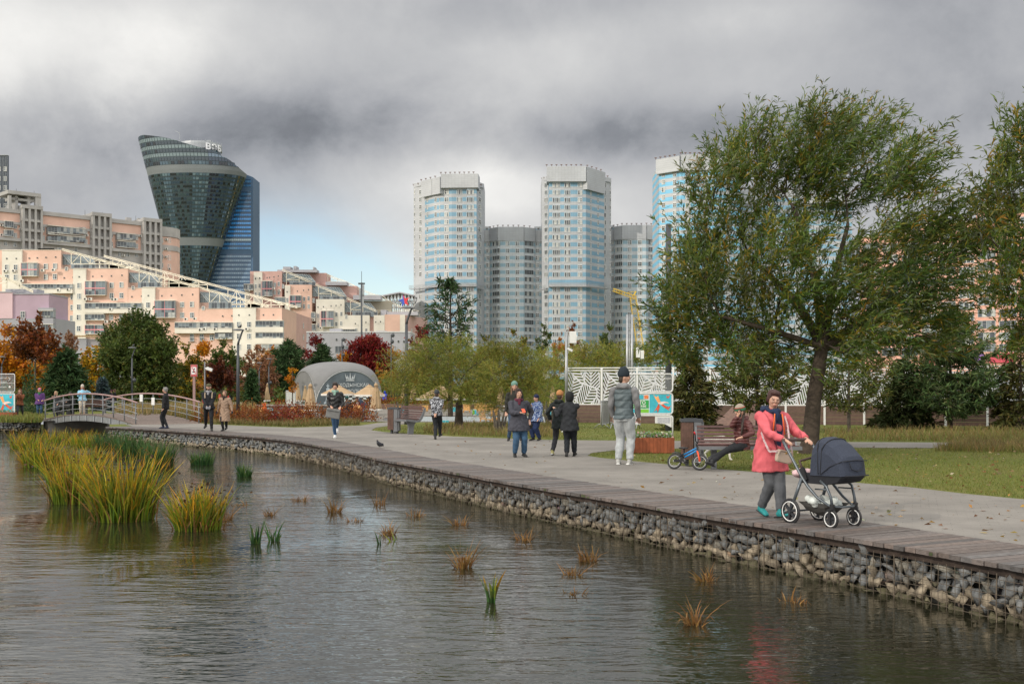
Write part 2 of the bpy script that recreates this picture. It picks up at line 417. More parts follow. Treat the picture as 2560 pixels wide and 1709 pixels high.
def paving_mat(name, c1, c2, bw=.22, rot=20, dark=.38):
 m, N, L, b = nodes_of(name)
 tc = N.new('ShaderNodeTexCoord'); mp = N.new('ShaderNodeMapping'); mp.inputs['Rotation'].default_value = (0, 0, math.radians(rot)); L.new(tc.outputs['Object'], mp.inputs['Vector'])
 br = N.new('ShaderNodeTexBrick'); L.new(mp.outputs['Vector'], br.inputs['Vector']); br.inputs['Scale'].default_value = 1
 br.inputs['Brick Width'].default_value = bw; br.inputs['Row Height'].default_value = bw / 2; br.inputs['Mortar Size'].default_value = .0035; br.inputs['Mortar Smooth'].default_value = .3
 br.inputs['Color1'].default_value = (*c1, 1); br.inputs['Color2'].default_value = (*c2, 1); br.inputs['Mortar'].default_value = (c1[0] * dark, c1[1] * dark, c1[2] * dark, 1)
 br.inputs['Bias'].default_value = -.2
 n = N.new('ShaderNodeTexNoise'); n.inputs['Scale'].default_value = .55; n.inputs['Detail'].default_value = 8; n.inputs['Roughness'].default_value = .65; L.new(tc.outputs['Object'], n.inputs['Vector'])
 mr = N.new('ShaderNodeMapRange'); mr.inputs['From Min'].default_value = .3; mr.inputs['From Max'].default_value = .7; mr.inputs['To Min'].default_value = .74; mr.inputs['To Max'].default_value = 1.2; L.new(n.outputs['Fac'], mr.inputs['Value'])
 n2 = N.new('ShaderNodeTexNoise'); n2.inputs['Scale'].default_value = 45; n2.inputs['Detail'].default_value = 3; L.new(tc.outputs['Object'], n2.inputs['Vector'])
 m2 = N.new('ShaderNodeMapRange'); m2.inputs['To Min'].default_value = .88; m2.inputs['To Max'].default_value = 1.12; L.new(n2.outputs['Fac'], m2.inputs['Value'])
 x = N.new('ShaderNodeMix'); x.data_type = 'RGBA'; x.blend_type = 'MULTIPLY'; x.inputs['Factor'].default_value = 1
 jn = N.new('ShaderNodeTexNoise'); jn.inputs['Scale'].default_value = 2.6; jn.inputs['Detail'].default_value = 5; L.new(mp.outputs['Vector'], jn.inputs['Vector'])
 jm = N.new('ShaderNodeMapRange'); jm.inputs['From Min'].default_value = .50; jm.inputs['From Max'].default_value = .62; jm.inputs['To Min'].default_value = .12; jm.inputs['To Max'].default_value = 1; L.new(jn.outputs['Fac'], jm.inputs['Value'])
 jx = N.new('ShaderNodeMix'); jx.data_type = 'RGBA'; jx.inputs['A'].default_value = (*[(c1[i] + c2[i]) / 2 for i in range(3)], 1); L.new(jm.outputs[0], jx.inputs['Factor']); L.new(br.outputs['Color'], jx.inputs['B'])
 L.new(jx.outputs['Result'], x.inputs['A']); L.new(mr.outputs[0], x.inputs['B'])
 y = N.new('ShaderNodeMix'); y.data_type = 'RGBA'; y.blend_type = 'MULTIPLY'; y.inputs['Factor'].default_value = 1
 L.new(x.outputs['Result'], y.inputs['A']); L.new(m2.outputs[0], y.inputs['B']); L.new(y.outputs['Result'], b.inputs['Base Color'])
 b.inputs['Roughness'].default_value = .85; b.inputs['Specular IOR Level'].default_value = .25
 bp = N.new('ShaderNodeBump'); bp.inputs['Strength'].default_value = .35; bp.inputs['Distance'].default_value = .006; bp.invert = True
 L.new(br.outputs['Fac'], bp.inputs['Height']); L.new(bp.outputs['Normal'], b.inputs['Normal'])
 return m
M_PAVE = paving_mat('paving_stone', (.205, .19, .172), (.23, .214, .196))
M_PAVE2 = paving_mat('old_cobble', (.17, .155, .135), (.22, .20, .175), .5, 8, .45)
inner = off_edge(DECK_W + .02)
FAR_PX = [(3600, 1370), (3000, 1298), (2700, 1263), (2560, 1246.5), (2414, 1232.7), (2270, 1216), (2121.6, 1203.4), (1987, 1187), (1883, 1178), (1777, 1170), (1649, 1157.5), (1560, 1149), (1500, 1143), (1468, 1138),
          (1480, 1131), (1541, 1124), (1701, 1120), (1900, 1118.5), (2104, 1118), (2362, 1119), (2600, 1124), (3600, 1134), (3600, 1117), (2600, 1107), (2362, 1105), (2104, 1104), (1900, 1102), (1700, 1101), (1480, 1099.8), (1372, 1098.6),
          (1267.7, 1095), (1129.6, 1090), (1020.6, 1083.5), (960, 1078.8), (928, 1074.5), (940, 1068), (975, 1063), (1030, 1057), (1000, 1052), (940, 1057), (900, 1063), (733.7, 1068), (620, 1064), (506.6, 1059)]
far = [G(*p).xy for p in FAR_PX]
tip = [Vector((-14.0, 50.6)), Vector((-17.2, 48.9))]
pav = [p for p in inner] + [G(2760, 1268).xy * 1.0] + far + tip
pav = [p for p in inner] + far + tip
sheet('path', [[(p[0], p[1]) for p in pav]], -.004, M_PAVE)
sheet('bank_path', [[G(*p).xy for p in ((60, 1052), (120, 1051), (330, 1045), (560, 1012), (640, 1008), (640, 1004), (540, 1006), (330, 1037), (60, 1046))]], -.006, M_PAVE)
sheet('plaza', [[G(*p).xy for p in ((600, 1052), (1420, 1056), (1420, 1022), (1100, 1019), (600, 1021))]], -.006, M_PAVE2)
M_PLANK = mat('boardwalk_plank', rough=.62, var=.35, scale=14, bump=.25, attr=True)
def boardwalk():
 b = MB(); n = len(EDGE)
 for i in range(0, n - 1):
  p0, p1 = EDGE[i], EDGE[i + 1]; t = (p1 - p0); g = .035
  n0, n1 = ENORM[i], ENORM[i + 1]
  j = R.uniform(-.014, .014); dz = R.uniform(-.003, .003)
  a = p0 + t * g + n0 * j; c = p1 - t * g + n1 * j
  d = p1 - t * g + n1 * DECK_W; e = p0 + t * g + n0 * DECK_W
  k = R.uniform(.72, 1.22); q = R.uniform(-.012, .012)
  b.col = ((.128 + q) * k, .108 * k, (.10 - q * .5) * k)
  b.prism([a, c, d, e], -.042, .006 + dz, True)
  if R.random() < .12:
   b.col = (.06, .075, .03) if R.random() < .5 else (.07, .05, .04)
   m_ = (a + c) / 2 - n0 * .004; h = t.normalized() * R.uniform(.02, .055)
   b.prism([m_ - h, m_ + h, m_ + h + n0 * .003, m_ - h + n0 * .003], -.036, R.uniform(-.02, .002), True)
 o = b.build('boardwalk', M_PLANK); tag(o, kind='structure')
 s = MB()
 for dist, z0, z1, w in ((.10, -.13, -.045, .06), (.55, -.14, -.045, .06), (1.05, -.14, -.045, .06)):
  P = off_edge(dist); Q = off_edge(dist + w)
  for i in range(0, len(P) - 3, 3):
   s.prism([P[i], P[i + 3], Q[i + 3], Q[i]], z0, z1, True)
 tag(s.build('boardwalk_beam', mat('rusty_steel', (.05, .035, .028), .8, .4, 6)), kind='structure')
boardwalk()
def rock_proto(seed):
 rr = random.Random(seed); bm = bmesh.new()
 for _ in range(9):
  a, z = rr.uniform(0, 2 * PI), rr.uniform(-1, 1); q = math.sqrt(1 - z * z); k = rr.uniform(.8, 1.05)
  bm.verts.new((q * math.cos(a) * k, q * math.sin(a) * k, z * k))
 r = bmesh.ops.convex_hull(bm, input=bm.verts)
 bmesh.ops.delete(bm, geom=[g for g in r['geom_interior'] if isinstance(g, bmesh.types.BMVert)], context='VERTS')
 bmesh.ops.triangulate(bm, faces=bm.faces)
 bm.verts.ensure_lookup_table()
 V = np.array([v.co[:] for v in bm.verts]); Fc = np.array([[v.index for v in f.verts] for f in bm.faces]);
 idx = {v: i for i, v in enumerate(bm.verts)}
 Fc = np.array([[idx[v] for v in f.verts] for f in bm.faces]); bm.free()
 return V, Fc
ROCKS = [rock_proto(100 + i) for i in range(24)]
M_ROCK = mat('gabion_rock', rough=.85, var=.3, scale=9, bump=.6, bscale=30, attr=True)
def scatter_rocks(items):
 """items: (pos, (sx,sy,sz), rotz, tilt, color)"""
 Vs, Fs, Cs, o = [], [], [], 0
 for p, s, rz, tl, c in items:
  V, Fc = ROCKS[R.randrange(len(ROCKS))]
  M = np.array(Matrix.Rotation(rz, 3, 'Z') @ Matrix.Rotation(tl, 3, 'Y'))
  W = (M @ (V * np.array(s)).T).T if False else ((V @ M.T) * 1.0)
  W = (np.array(Matrix.Rotation(rz, 3, 'Z')) @ ((np.array(Matrix.Rotation(tl, 3, 'X')) @ (V * np.array(s)).T))).T + np.array(p)
  Vs.append(W); Fs.append(Fc + o); Cs.append(np.tile(np.array(c), (len(Fc), 1)) * (1 + NR.uniform(-.1, .1, (len(Fc), 1)))); o += len(V)
 return np.vstack(Vs), np.vstack(Fs), np.vstack(Cs)
def gabion(name, label, line, norms, z0, z1, near):
 root = thing(name, label, 'retaining wall', (line[0].x, line[0].y, 0))
 items = []; s = 0; L = [0]
 for a, c in zip(line, line[1:]): L.append(L[-1] + (c - a).length)
 def pos(u):
  u = min(max(u, 0), L[-1] - 1e-4)
  i = int(np.searchsorted(L, u)) - 1; i = max(0, min(i, len(line) - 2))
  t = (u - L[i]) / max(L[i + 1] - L[i], 1e-6)
  return line[i].lerp(line[i + 1], t), norms[i].lerp(norms[min(i + 1, len(norms) - 1)], t)
 H = z1 - z0; rows = 5
 for r in range(rows):
  u = R.uniform(0, .1)
  while u < L[-1]:
   w = R.uniform(.11, .21) if R.random() < .75 else R.uniform(.07, .12)
   p, n = pos(u + w / 2); hz = H / rows
   z = z0 + (r + .5) * hz + R.uniform(-.03, .03)
   if r == rows - 1 and R.random() < .14: u += w; continue
   k = R.uniform(.75, 1.25)
   wet = max(0, 1 - (z - z0) / (H * .36))
   if z - z0 < H * .42 + R.uniform(-.07, .07): c = (.27 * k, .225 * k, .165 * k)
   else: c = (.165 * k, .170 * k, .172 * k) if R.random() < .8 else (.22 * k, .205 * k, .175 * k)
   if z - WATER_Z < .035 + R.uniform(-.02, .03): c = (c[0] * .35, c[1] * .38, c[2] * .30)
   ang = math.atan2(n.y, n.x)
   items.append(((p.x + n.x * R.uniform(.02, .09), p.y + n.y * R.uniform(.02, .09), z), (R.uniform(.055, .08), w * .80, hz * R.uniform(.68, 1.15)), ang, R.uniform(-.6, .6), c))
   u += w * .9
 for it in list(items): n_ = Vector((math.cos(it[2]), math.sin(it[2]))); items.append(((it[0][0] + n_.x * .10 + R.uniform(-.05, .05), it[0][1] + n_.y * .10 + R.uniform(-.05, .05), it[0][2] + R.uniform(-.06, .05)), it[1], it[2], R.uniform(-1, 1), tuple(x * R.uniform(.7, 1) for x in it[4])))
 V, Fc, C = scatter_rocks(items)
 V = V - np.array([line[0].x, line[0].y, 0])
 st = raw_mesh('stone_fill', V, Fc, C, M_ROCK, False, root, 3); st['kind'] = 'stuff'
 b = MB()
 P = [line[i] + norms[i] * .13 for i in range(0, len(line), 4)]; Q = [line[i] + norms[i] * .3 for i in range(0, len(line), 4)]
 for i in range(len(P) - 1): b.prism([P[i], P[i + 1], Q[i + 1], Q[i]], z0 - .5, z1 - .01)
 b.build('backing', mat('gabion_dark', (.02, .02, .018), .95, .3), root, world=True)
 w = MB(); u = 0
 while u < L[-1]:
  p, n = pos(u)
  if p.y < near:
   q = p - n * .055; thick = .0035 if R.random() < .85 else .007
   w.tube([(q.x, q.y, z0 - .05), (q.x - n.x * R.uniform(-.008, .012), q.y, (z0 + z1) / 2), (q.x, q.y, z1)], thick, 4, False)
  u += R.choice((.088, .1, .1, .105))
 for r in range(7):
  z = z0 + H * (r + .3) / 7; pts = []
  for i in range(0, len(line), 3):
   if line[i].y < near:
    q = line[i] - norms[i] * (.058 + R.uniform(-.006, .006)); pts.append((q.x, q.y, z + R.uniform(-.008, .008)))
  if len(pts) > 2: w.tube(pts, .0032, 4, False)
 if w.f: w.build('wire_mesh', mat('rusty_wire', (.12, .095, .07), .6, .3, 20, metal=.3), root, world=True)
 return root
gl = [EDGE[i] + ENORM[i] * .1 for i in range(len(EDGE))]
gabion('gabion_wall', 'long curved wire gabion wall of grey stones under the boardwalk edge', gl, ENORM, WATER_Z - .06, -.10, 34)
lb = smooth_curve([(p.x, p.y) for p in LEFT_BANK[:5]], .3); ln = [Vector((-normal_at(lb, i).x, -normal_at(lb, i).y)) for i in range(len(lb))]
gabion('gabion_wall', 'dark gabion wall of the far bank left of the footbridge', lb, ln, WATER_Z - .06, .0, 5)
GL = [mat('window_glass_dark', (.035, .045, .055), .12, .3, .8, spec=.8), mat('window_glass_grey', (.13, .16, .18), .15, .3, .8, spec=.8), mat('window_glass_curtain', (.34, .35, .34), .25, .3, 1.5, spec=.6)]
M_FRAME = mat('window_frame_white', (.62, .62, .60), .5, .06, 2)
M_FRAME_G = mat('window_frame_grey', (.30, .32, .33), .5, .06, 2)
M_HOLE = mat('vent_dark', (.03, .028, .026), .9, .2, 3)
def win_proto(nx, ny, g, fr, fw=.07):
 """unit window facing -Y: frame bars and panes"""
 b = MB(); b.mi = 0
 fz = fw
 for s in (-.5, .5): b.box((s * (1 - fw), -.03, 0), (fw, .09, 1))
 for s in (-.5, .5): b.box((0, -.03, s * (1 - fz)), (1 - 2 * fw, .09, fz))
 for k in range(1, nx): b.box((-.5 + k / nx, -.025, 0), (fw * .8, .07, 1 - 2 * fz))
 for k in range(1, ny): b.box((0, -.022, -.5 + (k + .35) / (ny + .35)), (1 - 2 * fw, .05, fz * .6))
 for k in range(nx):
  b.mi = 1 + (g[k % len(g)]); x0 = -.5 + k / nx + fw * .4; x1 = -.5 + (k + 1) / nx - fw * .4
  b.box(((x0 + x1) / 2, .005, 0), (x1 - x0, .03, 1 - fz))
 return b, [fr] + GL
PROTO = {}
def get_proto(style, var):
 key = (style, var)
 if key not in PROTO:
  g = [(0, 1), (1, 0), (0, 0), (2, 1), (1, 2), (0, 2)][var]
  nx, ny, fr, fw = {'w2': (2, 2, M_FRAME, .08), 'w3': (3, 1, M_FRAME, .05), 'w1': (1, 1, M_FRAME, .12), 'g3': (3, 1, M_FRAME_G, .05), 'g4': (4, 2, M_FRAME_G, .035), 'g6': (6, 2, M_FRAME_G, .025), 'w4': (4, 1, M_FRAME, .04), 'vent': (1, 1, M_FRAME_G, .1)}[style]
  b, ms = win_proto(nx, ny, g, fr, fw)
  if style == 'vent': ms = [M_FRAME_G, M_HOLE, M_HOLE, M_HOLE]
  PROTO[key] = (b, b.mesh('window', ms), ms)
 return PROTO[key]
class WinSet:
 def __init__(s, parent, cap=100): s.p = parent; s.L = []; s.cap = cap
 def add(s, loc, rz, w, h, style='w2', name='window', weight=0): s.L.append((w * h + weight, loc, rz, w, h, style, name))
 def done(s):
  o0 = parent_origin(s.p); s.L.sort(key=lambda t: -t[0])
  rest = MB(); ms = None
  for i, (_, loc, rz, w, h, style, name) in enumerate(s.L):
   b, me, m = get_proto(style, R.randrange(6))
   if i < s.cap:
    o = link(name, me, s.p); o.location = Vector(loc) - o0; o.rotation_euler = (0, 0, rz); o.scale = (w, 1, h)
   else:
    M = Matrix.Translation(Vector(loc) - o0) @ Matrix.Rotation(rz, 4, 'Z') @ Matrix.Diagonal((w, 1, h, 1))
    for f, mi in zip(b.f, b.m):
     rest.mi = mi if style != 'vent' else 1
     rest.add([M @ Vector(b.v[k]) for k in f], [list(range(len(f)))])
  if rest.f:
   o = rest.build('window', [M_FRAME] + GL, s.p); o['kind'] = 'stuff'
class Facade:
 """vertical plane through two picture columns at given depths"""
 def __init__(s, x0, Y0, x1, Y1):
  s.a = Vector((XA(x0, Y0), Y0)); s.b = Vector((XA(x1, Y1), Y1)); s.d = (s.b - s.a).normalized()
  s.n = Vector((s.d.y, -s.d.x)); s.rz = math.atan2(s.d.y, s.d.x)
 def at(s, px, out=0.0):
  k = (px - CX) / F
  Y = (s.a.x * s.d.y - s.a.y * s.d.x) / (k * s.d.y - s.d.x)
  return Vector((k * Y, Y)) + s.n * out
 def P(s, px, py, out=0.0):
  p = s.at(px); z = ZA(py, p.y); q = p + s.n * out; return Vector((q.x, q.y, z))
 def box(s, b, px0, px1, py0, py1, out=.3, back=6.0):
  a, c = s.at(px0), s.at(px1); q = [a + s.n * out, c + s.n * out, c - s.n * back, a - s.n * back]
  Y = (a.y + c.y) / 2
  b.prism(q, ZA(py1, Y), ZA(py0, Y), True)
 def win(s, W, px, py, w, h, style='w2', out=0.0, name='window', weight=0):
  p = s.P(px, py, out + .02); m = p.y / F
  W.add(p, s.rz, w * m, h * m, style, name, weight)
def stucco(name, col, var=.10): return mat(name, col, .85, var, .25, bump=.15, bscale=3)
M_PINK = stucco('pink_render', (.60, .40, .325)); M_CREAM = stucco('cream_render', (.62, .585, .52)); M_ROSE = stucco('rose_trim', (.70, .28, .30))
M_PINK_DK = stucco('dark_pink_render', (.50, .32, .285)); M_LGREY = stucco('pale_grey_concrete', (.36, .35, .34), .16); M_ROOF = mat('flat_roof_dark', (.12, .12, .125), .9, .2, .4)  # darker pink: shade of the turned end walls put into the colour
M_LILAC = stucco('lilac_render', (.42, .31, .38)); M_LILAC2 = stucco('blush_render', (.62, .45, .48)); M_BGREY = stucco('bluish_grey_render', (.34, .34, .37))
M_TRUSS = mat('cream_painted_steel', (.72, .66, .54), .55, .2, 1.5); M_SKYL = mat('skylight_glass', (.10, .13, .14), .2, .3, .3, spec=.8)
M_AC = mat('air_conditioner_case', (.62, .60, .56), .6, .1, 2)
def ac_unit(fc, parent, px, py, out=.0):
 b = MB(); b.box((0, -.2, 0), (.95, .38, .68)); b.mi = 1; b.lathe([(.001, .0), (.26, .0), (.26, .02), (.001, .02)], (0, 0, 0), 12)
 k = len(b.v) - 4 * 12
 for i in range(k, len(b.v)): x, y, z = b.v[i]; b.v[i] = (x - .12, -.40 - z, y)
 o = b.build('air_conditioner', [M_AC, M_HOLE], parent); p = fc.P(px, py, out); o.location = p - parent_origin(parent); o.rotation_euler = (0, 0, fc.rz)
AC_ME = {}
def glazing(fc, parent, px0, px1, py0, py1, out=1.0, nb=6, rose=False, name='loggia'):
 """projecting glazed loggia: sill band, posts and panes"""
 b = MB(); m = fc.at((px0 + px1) / 2).y / F
 fc.box(b, px0, px1, py0 - 1.6, py0, out + .15, 0); fc.box(b, px0, px1, py1, py1 + 1.2, out + .1, 0)
 n = max(2, int(nb)); xs = [px0 + (px1 - px0) * i / n for i in range(n + 1)]
 for i in range(n):
  b.mi = 3 + R.choice((0, 0, 0, 1, 1, 2)); fc.box(b, xs[i] + .12, xs[i + 1] - .12, py0, py1 - (py1 - py0) * .3, out, 0)
  b.mi = 3 + R.choice((1, 1, 2, 0)); fc.box(b, xs[i] + .12, xs[i + 1] - .12, py1 - (py1 - py0) * .3, py1, out, 0)
 b.mi = 1
 for i, x in enumerate(xs):
  b.mi = 2 if (rose and i in (0, n // 2)) else 1
  fc.box(b, x - .35, x + .35, py0, py1, out + .06, 0)
 if rose:
  b.mi = 2; ym = py0 + (py1 - py0) * .48; fc.box(b, px0, px1, ym, ym + 2.2, out + .08, 0)
 else:
  b.mi = 1; ym = py1 - (py1 - py0) * .3; fc.box(b, px0, px1, ym - .2, ym + .2, out + .05, 0)
 return b.build(name, [M_CREAM, M_FRAME_G, M_ROSE] + GL, parent, world=True)
def truss(fc, parent, p0, p1, back, drop=10, tie=None):
 """sloping lattice beam on posts; p0,p1 picture points of its top chord"""
 b = MB(); n = int(abs(p1[0] - p0[0]) / 3.2); w = .16
 def pt(t, dy=0): return fc.P(p0[0] + (p1[0] - p0[0]) * t, p0[1] + (p1[1] - p0[1]) * t + dy, -back)
 for t in range(n):
  a, c = t / n, (t + 1) / n
  b.bar(pt(a), pt(c), w); b.bar(pt(a, 4.2), pt(c, 4.2), w)
  b.bar(pt(a), pt(c, 4.2), .09) if t % 2 else b.bar(pt(a, 4.2), pt(c), .09)
 if tie:
  for (x0, x1, yb) in tie:
   k = max(2, int((x1 - x0) / 22)); xs = [x0 + (x1 - x0) * i / k for i in range(k + 1)]
   def top(x): t = (x - p0[0]) / (p1[0] - p0[0]); return p0[1] + (p1[1] - p0[1]) * t
   for i, x in enumerate(xs):
    if top(x) < yb - 3: b.bar(fc.P(x, top(x), -back), fc.P(x, yb, -back), w)
   ym = yb - 13
   for i in range(k):
    if top(xs[i + 1]) < ym: b.bar(fc.P(xs[i], ym, -back), fc.P(xs[i + 1], ym, -back), w)
    if i % 2 == 0 and top(xs[i]) < yb: b.bar(fc.P(xs[i], ym, -back), fc.P(xs[i + 1], max(top(xs[i + 1]), top(xs[i])), -back), .12)
    elif top(xs[i]) < yb: b.bar(fc.P(xs[i], top(xs[i]), -back), fc.P(xs[i + 1], ym, -back), .12)
 return b.build('roof_truss', M_TRUSS, parent, world=True)
def skylight(fc, parent, x0, x1, y0, y1, y2, skew, back=1.0):
 b = MB(); A = fc.P(x0, y0, -back); B = fc.P(x1 - skew, y0, -back - 4); C = fc.P(x1, y1, -back); D = fc.P(x0 + skew * .9, y1, -back + .6)
 b.mi = 1; b.extr([A, D, C, B], (0, .12, -.05))
 b.mi = 0
 n = 11
 for i in range(n + 1):
  t = i / n; b.bar(A.lerp(B, t), D.lerp(C, t), .14)
 b.bar(A, B, .2); b.bar(D, C, .2)
 b.mi = 1; b.extr([fc.P(x0, y0, -back), fc.P(x0 + skew * .9, y1, -back), fc.P(x0, y1, -back)], (0, .1, 0))
 b.mi = 0; b.bar(fc.P(x0, (y0 + y1) / 2, -back + .1), fc.P(x0 + skew * .45, (y0 + y1) / 2, -back + .1), .14); b.bar(fc.P(x0 + skew * .35, y0 + (y1 - y0) * .4, -back + .1), fc.P(x0 + skew * .35, y1, -back + .1), .14)
 b.mi = 2
 xs = [x0 + skew * .9 + (x1 - x0 - skew * .9) * i / 8 for i in range(9)]
 for i in range(8): b.mi = 2 + (i % 3 == 0); fc.box(b, xs[i] + .2, xs[i + 1] - .2, y1 + .6, y2, -back, .3)
 b.mi = 0
 for x in xs: fc.box(b, x - .3, x + .3, y1 + .6, y2, -back + .08, .3)
 return b.build('skylight', [M_FRAME_G, M_SKYL, GL[0], GL[1]], parent, world=True)
def terrace_one():
 Y = 300; fc = Facade(0, Y, 700, Y)
 X = lambda c: c / 3.409
 Yp = lambda c: 600 + c / 3.409
 t = thing('terraced_house', 'long pink and cream terraced house stepping down in four tiers below the glass tower', 'apartment building', (XA(400, Y), Y, 0))
 W = WinSet(t)
 def blk(name, c0, c1, top, m, out=0, back=14, bot=1270):
  b = MB(); fc.box(b, X(c0), X(c1), Yp(top), Yp(bot), out, back); o = b.build(name, m, t, world=True)
  cp = MB(); fc.box(cp, X(c0) - .3, X(c1) + .3, Yp(top) - .9, Yp(top), out + .12, back); cp.build('parapet', M_CREAM, t, world=True); return o
 A = lambda *a: blk('wall', *a)
 A(-200, 520, 85, M_PINK); A(520.5, 634, 245, M_PINK); A(635, 1090, 243, M_PINK, .05); A(1090.5, 1217, 410, M_PINK); A(1218, 1695, 403, M_PINK, .05); A(1695.5, 1990, 585, M_PINK); A(1991, 2403, 577, M_PINK, .05, 20)
 for c0, c1, top in ((28, 197, 92), (632, 740, 250), (1216, 1328, 408), (1990, 2185, 578)): blk('stair_bay', c0, c1, top, M_CREAM, .8, .5)
 V = lambda pts: [fc.win(W, X(x), Yp(y), 3.2, 3.6, 'vent', .82 if any(a < x < c for a, c in ((28, 197), (632, 740), (1216, 1328), (1990, 2185))) else .06, 'vent') for x, y in pts]
 V([(70, 160), (150, 160), (250, 155), (318, 152), (392, 148), (474, 145), (548, 322), (625, 318), (685, 315), (792, 310), (868, 308), (950, 305), (1040, 300), (1125, 482), (1207, 478), (1272, 475), (1380, 475), (1460, 473), (1550, 468), (1642, 463), (1898, 647), (1977, 645), (2042, 640), (2130, 640), (2245, 638), (2330, 636)])
 for x, y in [(70, 235), (145, 235), (70, 320), (145, 320), (685, 390), (683, 480), (682, 572), (680, 660), (680, 755), (1270, 555), (1270, 645), (2042, 720), (2128, 720), (2042, 820), (2128, 820), (2042, 910), (2128, 910), (1270, 740), (1270, 830)]: fc.win(W, X(x), Yp(y), 10.4, 14, 'w2', .8)
 for x, y in [(392, 225), (470, 222), (392, 315), (468, 312), (953, 385), (1036, 382), (952, 475), (1035, 472), (1553, 550), (1637, 548), (1553, 640), (1637, 640), (618, 485), (618, 575), (615, 665), (612, 755), (948, 658), (948, 750), (1805, 830)]: fc.win(W, X(x), Yp(y), 10.4, 14, 'w2', .06)
 for x, y in [(567, 245), (1135, 408), (1733, 580)]: fc.win(W, X(x), Yp(y), 7.5, 9.5, 'w1', .06)
 for x, y in [(465, 505), (540, 505), (540, 590), (465, 590), (540, 680), (540, 765), (1033, 665), (1118, 662), (1033, 755), (1637, 830), (1720, 830)]:
  fc.win(W, X(x), Yp(y), 10, 20, 'w2', .06)
  b = MB();
  for k in range(7): fc.box(b, X(x) - 6 + 2 * k - .15, X(x) - 6 + 2 * k + .15, Yp(y + 2), Yp(y + 32), .5, -.45)
  fc.box(b, X(x) - 6.2, X(x) + 6.2, Yp(y), Yp(y + 3), .55, -.4); fc.box(b, X(x) - 6.2, X(x) + 6.2, Yp(y + 31), Yp(y + 34), .55, 0); b.build('balcony', M_FRAME_G, t, world=True)
 for c0, c1, y0, y1, nb, rose in ((198, 332, 200, 308, 5, True), (740, 912, 355, 470, 6, True), (1330, 1502, 520, 660, 6, True)):
  glazing(fc, t, X(c0), X(c1), Yp(y0), Yp(y1), 1.3, nb, True)
 for c0, c1, y0, y1, nb in ((200, 632, 380, 416, 16), (737, 1216, 540, 585, 16), (1500, 1986, 705, 750, 16), (2186, 2420, 690, 742, 8), (2186, 2420, 790, 836, 8), (2186, 2420, 888, 936, 8), (737, 900, 635, 682, 6), (737, 897, 725, 800, 6), (1840, 1986, 795, 840, 5)):
  glazing(fc, t, X(c0), X(c1), Yp(y0), Yp(y1), 1.1, nb, (y1 - y0) > 70)
 for c0, c1, y0, y1 in ((190, 632, 424, 456), (737, 1216, 592, 625), (1500, 1986, 757, 795), (2186, 2420, 745, 786), (2186, 2420, 840, 884)): s = MB(); fc.box(s, X(c0), X(c1), Yp(y0), Yp(y1), 1.25, 0); s.build('balcony_front', M_CREAM, t, world=True)
 for x, y in ((60, 268), (132, 265), (378, 262), (470, 258), (202, 350), (332, 435), (515, 430), (597, 425), (785, 505), (743, 505), (958, 592), (1118, 590), (975, 508), (1003, 508), (1597, 676), (1672, 672), (1718, 765), (1755, 760), (1845, 760), (2112, 760), (1000, 743), (940, 785), (512, 490), (918, 697)): ac_unit(fc, t, X(x), Yp(y), 1.0 if y > 420 and x not in (512, 918, 940, 1000) else .85)
 for x0, x1, y0, y1, y2 in ((520, 805, 118, 208, 245), (1090, 1360, 275, 360, 408), (1694, 1965, 440, 530, 583)): skylight(fc, t, X(x0), X(x1), Yp(y0), Yp(y1), Yp(y2), X(92))
 truss(fc, t, (X(520), Yp(70)), (X(2290), Yp(560)), .6, tie=[(X(600), X(1085), Yp(246)), (X(1180), X(1690), Yp(410)), (X(1780), X(2220), Yp(584))])
 truss(fc, t, (X(780), Yp(95)), (X(2480), Yp(545)), 9, tie=[(X(860), X(1090), Yp(246)), (X(1240), X(1690), Yp(400)), (X(1870), X(2400), Yp(575))])
 for x0, x1, y0, y1 in ((270, 410, 55, 80), (190, 269, 70, 84), (870, 1030, 200, 236), (1390, 1600, 330, 402), (2080, 2200, 535, 575)): b = MB(); fc.box(b, X(x0), X(x1), Yp(y0), Yp(y1), -4, 4); b.build('roof_hut', M_ROOF, t, world=True)
 e = Facade(X(2403), Y - .02, 779, Y + 46); b = MB()
 p, q = e.at(X(2403.2)), e.at(779.5); b.prism([p, q, q + Vector((-9, 6)), p + Vector((-9, 12))], 0, ZA(Yp(577), Y), True); b.build('end_wall', M_PINK_DK, t, world=True)
 for y in (814, 843, 870, 900): e.win(W, 758, y, 9, 13, 'w2', .05)
 W.done()
terrace_one()
